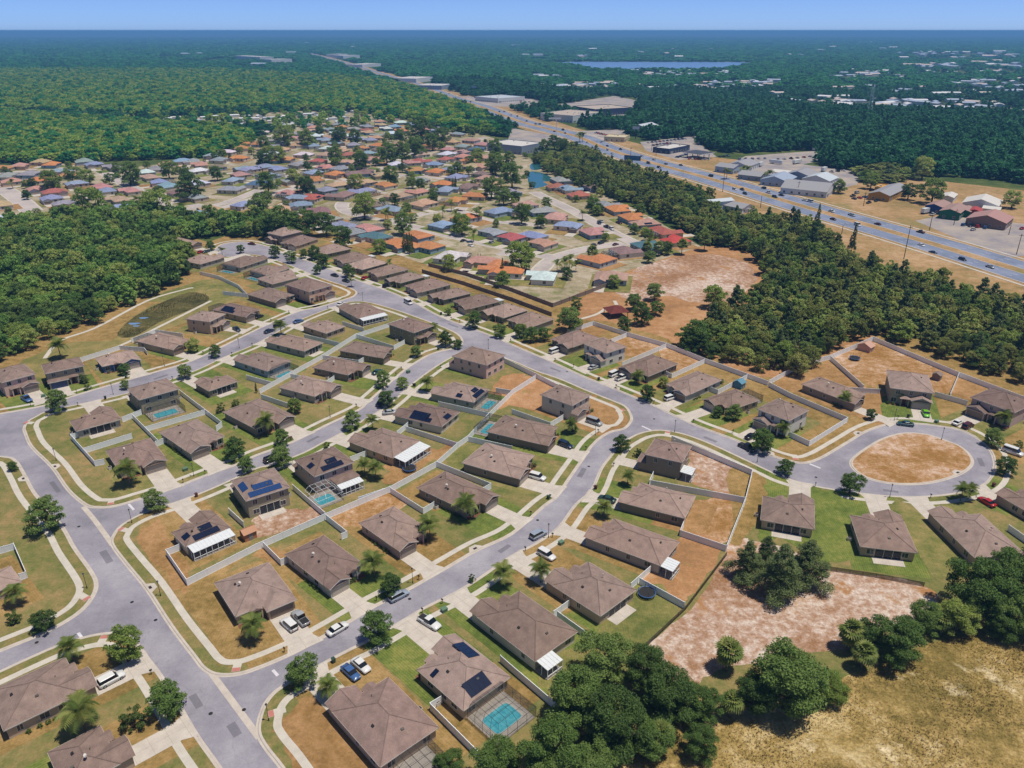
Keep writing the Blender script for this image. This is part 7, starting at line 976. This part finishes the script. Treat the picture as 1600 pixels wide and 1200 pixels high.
def car_mesh(kind):
    if kind in CARM: return CARM[kind]
    L,H_,W_={'sedan':(4.8,1.45,.92),'suv':(4.85,1.75,.97),'van':(5.4,2.1,1.0),'pickup':(5.6,1.85,1.0)}[kind]
    hood=.95 if kind!='van' else 1.1; b=MB(); f=L/2
    loft(b,[(-f,W_*.86,W_*.82,.45,hood*.86),(-f+.25,W_*.97,W_*.9,.3,hood),(-f+1.0,W_,W_*.92,.25,hood+.02),(f-1.5,W_,W_*.92,.25,hood+.0),(f-.5,W_*.98,W_*.86,.28,hood*.9),(f-.08,W_*.86,W_*.74,.36,hood*.74),(f,W_*.8,W_*.7,.42,hood*.62)])
    r0,r1,t0,t1={'sedan':(-1.75,1.15,-1.05,.35),'suv':(-2.3,1.2,-2.05,.55),'van':(-2.62,1.75,-2.5,1.05),'pickup':(-.75,1.25,-.55,.55)}[kind]
    gl=MB(); loft(gl,[(r0,W_*.86,W_*.86,hood-.05,hood),(t0,W_*.87,W_*.76,hood-.05,H_-.06),(t1,W_*.87,W_*.76,hood-.05,H_-.06),(r1,W_*.86,W_*.86,hood-.05,hood)])
    rf=MB(); loft(rf,[(t0-.05,W_*.77,W_*.72,H_-.1,H_-.03),(t0+.2,W_*.78,W_*.72,H_-.1,H_),(t1-.2,W_*.78,W_*.72,H_-.1,H_),(t1+.08,W_*.77,W_*.72,H_-.1,H_-.03)])
    for px in ((t0+t1)/2,t0+.02,t1-.02):
        for s in (-1,1): rf.add([(px-.05,s*W_*.885,hood-.02),(px+.05,s*W_*.885,hood-.02),(px+.05,s*W_*.775,H_-.05),(px-.05,s*W_*.775,H_-.05)],[(0,1,2,3)])
    bed=None
    if kind=='van': 
        rf.add([(r0+.1,s*W_*.89,hood-.05) for s in (1,)]+[(t1-1.1,W_*.89,hood-.05),(t1-1.1,W_*.79,H_-.05),(t0+.02,W_*.79,H_-.05)],[(0,1,2,3)]); rf.add([(r0+.1,-W_*.89,hood-.05),(t1-1.1,-W_*.89,hood-.05),(t1-1.1,-W_*.79,H_-.05),(t0+.02,-W_*.79,H_-.05)],[(3,2,1,0)])
    if kind=='pickup': bed=MB().box(-f+.18,-W_*.78,hood-.0,-.85,W_*.78,hood+.035).mesh('cargo_bed',MAT['pole'])
    CARM[kind]=(b.mesh('body',MAT['car'],True),gl.mesh('windows',MAT['carglass']),rf.mesh('roof',MAT['car']),bed,L,W_,hood); return CARM[kind]
WH=MB().tube((0,-.11,0),(0,.11,0),.34,.34,14).mesh('tyre',MAT['tyre']); RI=MB().tube((0,-.12,0),(0,.12,0),.2,.2,10).mesh('rim',MAT['rim'])
HL=MB().box(-.04,-.2,-.08,.04,.2,.08).mesh('headlight',MAT['lampglass']); TL=MB().box(-.03,-.16,-.1,.03,.16,.1).mesh('tail_light',MAT['tail'])
def car(x,y,a,col,kind,z,label,group,full=True):
    b,gl,rf,bed,L,W_,hood=car_mesh(kind); t=empty('parked_car' if 'drive' in group or 'lot' in group or 'street' in group else 'car',(x,y,z),a); tag(t,label,{'van':'van','pickup':'pickup'}.get(kind,'car'),group); cc=c3(CARC[col])
    bo=inst('body',b,t,color=cc); inst('windows',gl,t); inst('roof',rf,t,color=cc)
    if bed: inst('cargo_bed',bed,t)
    for sx in (-1,1):
        for sy in (-1,1):
            w=inst('wheel',WH,t,(sx*L*.31,sy*(W_-.1),.34))
            if full: inst('rim',RI,w)
    if full:
        for sy in (-1,1): inst('headlight',HL,t,(L/2-.09,sy*W_*.58,hood*.7)); inst('tail_light',TL,t,(-L/2+.0,sy*W_*.62,hood*.78))
    return t
def hw_dist(x,y): return min(math.hypot(p[0]-x,p[1]-y) for p in hw)
def on_land(x,y):
    for S,nr,cl in KERB: pass
    for nm,(kb,ou,cl) in LAND.items():
        if bool(inside(smooth(kb,cl)+[tuple(p) for p in ou],np.array([x]),np.array([y]))[0]): return True
    return False
KN={'sedan':'sedan','suv':'SUV','van':'van','pickup':'pickup'}
for x,y,a,col,kind,px,py in CARS:
    if y<450:
        l=on_land(x,y); car(x,y,a,col,kind,.045 if l else -.138,uniq({'silverblue':'silvery blue','darkgreen':'dark green','lime':'lime green'}.get(col,col)+' '+KN[kind]+(' on the drive of the ' if l else ' parked on the street near the ')+shortl(near_house(x,y),7)),'cars on drives' if l else 'cars on the street')
    elif hw_dist(x,y)<26: car(x,y,a,col,kind,.112,uniq(col+' '+KN[kind]+' driving on the highway'),'cars on the highway',y<600)
    else: car(x,y,a,col,kind,.16,uniq(col+' '+KN[kind]+' parked far away among houses or shops'),'cars parked in lots',False)
hc=[(offset(hw,hn,o)[i],offset(hw,hn,o)[i+1],o) for o in (6.2,10.3,14.3,-6.2,-10.3,-14.3) for i in range(2,len(hw)-14)]
random.seed(77); random.shuffle(hc)
for a,b_,o in hc[:34]:
    t=random.random(); x,y=a[0]+(b_[0]-a[0])*t,a[1]+(b_[1]-a[1])*t; an=math.atan2(b_[1]-a[1],b_[0]-a[0])+(math.pi if o>0 else 0)
    col=random.choice(['white','silver','black','navy','maroon','white','silverblue']); kd=random.choice(['sedan','suv','pickup','van','suv'])
    car(x,y,an,col,kd,.112,uniq({'silverblue':'silvery blue'}.get(col,col)+' '+KN[kd]+' driving on the highway'),'cars on the highway',False)
for k,(a,b,n) in enumerate(LOTCARS):
    for i in range(n):
        r=random.Random(k*50+i); t=(i+.5)/n; x,y=a[0]+(b[0]-a[0])*t,a[1]+(b[1]-a[1])*t
        car(x,y,math.atan2(b[1]-a[1],b[0]-a[0])+1.4+r.uniform(-.1,.1),r.choice(['white','silver','black','navy','white','red','silverblue','blue']),r.choice(['sedan','suv','pickup','sedan']),.075,uniq('small parked car in lot row '+ordw(k)+' beside the highway'),'cars in rows on the roadside lots',False)
# trailers and trucks
for k,(a,b) in enumerate(MISC['trailers']):
    an=math.atan2(b[1]-a[1],b[0]-a[0]); t=empty('trailer',((a[0]+b[0])/2,(a[1]+b[1])/2,.06),an); L=12 if k in(0,1,2) else 7
    tag(t,uniq(('long white truck trailer' if L==12 else 'short white camper trailer')+' in the yard beyond the highway'),'trailer','trailers in the yard')
    MB().box(-L/2,-1.25,1.0,L/2,1.25,3.8).build('cargo_box',MAT['metalroof'],t); MB().box(-L/2,-1.0,.8,L/2,1.0,1.0).build('chassis',MAT['pole'],t)
    for sx in (-.36,-.26):
        for sy in (-1,1): inst('wheel',WH,t,(L*sx,sy*1.1,.4),scale=1.2)
# excavator
ex=MISC['excavator']; t=empty('excavator',(ex[0],ex[1],.06),.6); tag(t,'yellow excavator with raised arm in the equipment yard','excavator')
for s in (-1,1): MB().box(-2.2,s*1.4-.35,0,2.2,s*1.4+.35,.9).build('track',MAT['tyre'],t)
MB().box(-2.2,-1.4,1.0,1.2,1.4,2.4).box(.2,.2,2.4,1.6,1.3,3.4).build('body',MAT['paint'],t,color=c3('b98324')); 
MB().bar((1,-.3,1.8),(4.2,-.3,5.4),.5).bar((4.2,-.3,5.4),(6.6,-.3,3.2),.4).build('arm',MAT['paint'],t,color=c3('c98f26')); MB().box(6.2,-.9,2.2,7.2,.3,3.3).build('bucket',MAT['pole'],t)
# ================= street furniture =================
lp=MB().tube((0,0,0),(0,0,.5),.13,.1,8).tube((0,0,.5),(0,0,3.6),.06,.05,8).mesh('post',MAT['pole']); lh=MB().tube((0,0,3.55),(0,0,3.75),.08,.2,8).tube((0,0,3.95),(0,0,4.15),.22,.04,8).mesh('cap',MAT['pole']); lg=MB().tube((0,0,3.75),(0,0,3.95),.17,.19,8).mesh('lamp_glass',MAT['lampglass'])
for k,(x,y) in enumerate(LAMPS):
    t=empty('street_lamp',(x,y,0)); tag(t,uniq('dark lamp post near the '+shortl(near_house(x,y),8)),'street lamp','lamp posts of the near subdivision'); inst('post',lp,t); inst('cap',lh,t); inst('lamp_glass',lg,t)
for k,(x,y,h) in enumerate(POLES):
    t=empty('utility_pole',(x,y,0)); tag(t,('tall leaning-looking dark timber utility pole in front of highway' if k==0 else ordw(k)+' dark timber utility pole beside the highway'),'utility pole','utility poles along the highway')
    MB().tube((0,0,0),(0,0,h),.22,.14,7).build('post',MAT['wood'],t)
    if h>9: MB().box(-1.2,-.06,h-1.2,1.2,.06,h-1.0).build('crossarm',MAT['wood'],t)
for k,(p,h,w,st) in enumerate(MISC['billboards']):
    t=empty('billboard',(p[0],p[1],0),-.5); tag(t,['pale billboard on one pole by the car lot','dark-framed blue billboard above the wood edge','pale far billboard above dark trees'][k],'billboard')
    MB().tube((0,0,0),(0,0,h-3),.5,.4,8).build('post',MAT['pole'],t); MB().box(-w/2,-.4,h-4,w/2,.4,h).build('frame',MAT['pole'],t); MB().box(-w/2+.3,-.46,h-3.7,w/2-.3,-.4,h-.3).build('board',MAT['paint'],t,color=c3('b9c3cd' if st=='pale' else '5f83a5'))
p=MISC['tower']; t=empty('transmission_tower',(p[0],p[1],0)); tag(t,'grey lattice transmission tower rising above the dark forest','tower')
m=MB(); HT=42
for s in ((-1,-1),(1,-1),(1,1),(-1,1)): m.bar((s[0]*4,s[1]*4,0),(s[0]*.7,s[1]*.7,HT),.16)
for k in range(9):
    z0,z1=HT*k/9,HT*(k+1)/9; q0,q1=4-3.3*k/9,4-3.3*(k+1)/9
    for a,b in (((-1,-1),(1,-1)),((1,-1),(1,1)),((1,1),(-1,1)),((-1,1),(-1,-1))): m.bar((a[0]*q0,a[1]*q0,z0),(b[0]*q1,b[1]*q1,z1),.08); m.bar((b[0]*q0,b[1]*q0,z0),(a[0]*q1,a[1]*q1,z1),.08)
m.build('lattice',MAT['metalroof'],t)
m=MB()
for z in (30,35,40): m.bar((-7,0,z),(7,0,z),.14).bar((-7,0,z),(0,0,z+2),.08).bar((7,0,z),(0,0,z+2),.08)
m.build('crossarm',MAT['metalroof'],t)
p=MISC['mast']; t=empty('sign_mast',(p[0],p[1],0)); tag(t,'tall white mast with flat top beside the highway warehouse','mast'); MB().tube((0,0,0),(0,0,20),.4,.3,8).build('post',MAT['white'],t); MB().box(-9,-.5,19.5,5,.5,21).build('sign_arm',MAT['metalroof'],t)
# playground shade roof in the park
p=MISC['shade']; t=empty('park_shelter',(p[0],p[1],0),.3); tag(t,'dark red striped hip-roofed shelter in the small park','shelter')
m=MB(); hip(m,-4.5,-4.5,4.5,4.5,2.6,.5); m.build('roof',MAT['roof'],t,color=c3('6e3a34'))
for sx in (-1,1):
    for sy in (-1,1): MB().box(sx*3.8-.1,sy*3.8-.1,0,sx*3.8+.1,sy*3.8+.1,2.65).build('post',MAT['wood'],t)
for p,w,d,c,lab in MISC['sheds']:
    t=box_house('garden_shed',p[0],p[1],.75,w,d,2.1,c3(c),tuple(v*.9 for v in c3(c)[:3])+(1,),.5); tag(t,lab,'shed'); inst('front_door',FD,t,(0,-d/2,0),color=c3('8d8a88'))
for k,(x,y) in enumerate(MISC['tramp']):
    t=empty('trampoline',(x,y,0)); tag(t,'round black trampoline in the yard of the '+shortl(near_house(x,y),7),'trampoline')
    m=MB(); m.add([(1.7*math.cos(a),1.7*math.sin(a),.85) for a in np.linspace(0,6.283,19)[:-1]],[tuple(range(18))]); m.build('jump_mat',MAT['pole'],t)
    m=MB(); ring=[(1.9*math.cos(a),1.9*math.sin(a)) for a in np.linspace(0,6.283,19)]
    for p,q in zip(ring[:-1],ring[1:]): m.tube((p[0],p[1],.86),(q[0],q[1],.86),.12,.12,5)
    m.build('rim_pad',MAT['paint'],t,color=c3('3f5f8f'))
    for a in range(4): MB().tube((1.8*math.cos(a*1.57),1.8*math.sin(a*1.57),0),(1.8*math.cos(a*1.57),1.8*math.sin(a*1.57),2.2),.04,.04,5).build('leg',MAT['pole'],t)
TB=MB().box(-.6,-.5,0,.6,.5,.75).box(-.65,-.55,.75,.65,.55,.85).mesh('transformer_box',MAT['paint'])
for k,(x,y) in enumerate(MISC['xform']): tag(inst('transformer_box',TB,None,(x,y,0),(0,0,.7),color=c3('5d7a62')),'green transformer box on the lawn near the '+shortl(near_house(x,y),8),'transformer box')
# mailboxes and bins by the drives
MBX=MB().box(-.05,-.05,0,.05,.05,1.0).box(-.12,-.25,1.0,.12,.25,1.25).mesh('mailbox',MAT['pole']); BIN=MB().add([(-.25,-.3,0),(.25,-.3,0),(.25,.3,0),(-.25,.3,0),(-.32,-.37,1.0),(.32,-.37,1.0),(.32,.37,1.0),(-.32,.37,1.0)],[(0,3,2,1),(0,1,5,4),(1,2,6,5),(2,3,7,6),(3,0,4,7)]).box(-.35,-.42,1.0,.35,.4,1.08).mesh('trash_bin',MAT['paint'])
for i,h in enumerate(HOUSES):
    if h[1]>330: continue
    ox,oy,ang,W,D,fl,gs,gab,dd=h[:9]; ca,sa=math.cos(ang),math.sin(ang); gw=min(6.6,W*.54); gx=gw/2 if gs==0 else W-gw/2
    x=gx+(3.9 if i%2 else -3.9); y=-dd+.9; q=inst('mailbox',MBX,None,(ox+ca*x-sa*y,oy+sa*x+ca*y,0),(0,0,ang)); tag(q,'dark kerb mailbox of the '+shortl(h,8),'mailbox','mailboxes at the kerb')
    if i%5==2:
        x=gx-4.4; y=-dd+1.2; q=inst('trash_bin',BIN,None,(ox+ca*x-sa*y,oy+sa*x+ca*y,0),(0,0,ang),color=c3(['5c2f2a','23262a','2f4a3a'][i%3])); tag(q,'wheeled kerbside trash bin of the '+shortl(h,8),'trash bin','trash bins')
# ================= haze =================
m,nt,b=nodes('haze_air'); nt.nodes.remove(b); pv=N(nt,'ShaderNodeVolumePrincipled'); pv.inputs['Color'].default_value=(.22,.54,1,1); pv.inputs['Density'].default_value=1.35e-4; pv.inputs['Anisotropy'].default_value=0.0
nt.links.new(pv.outputs[0],nt.nodes['Material Output'].inputs['Volume'])
hz=MB().box(-75000,-1500,-1.2,75000,75000,114).build('haze',m); tag(hz,'thin blue haze filling the air over the land','haze',kind='stuff')
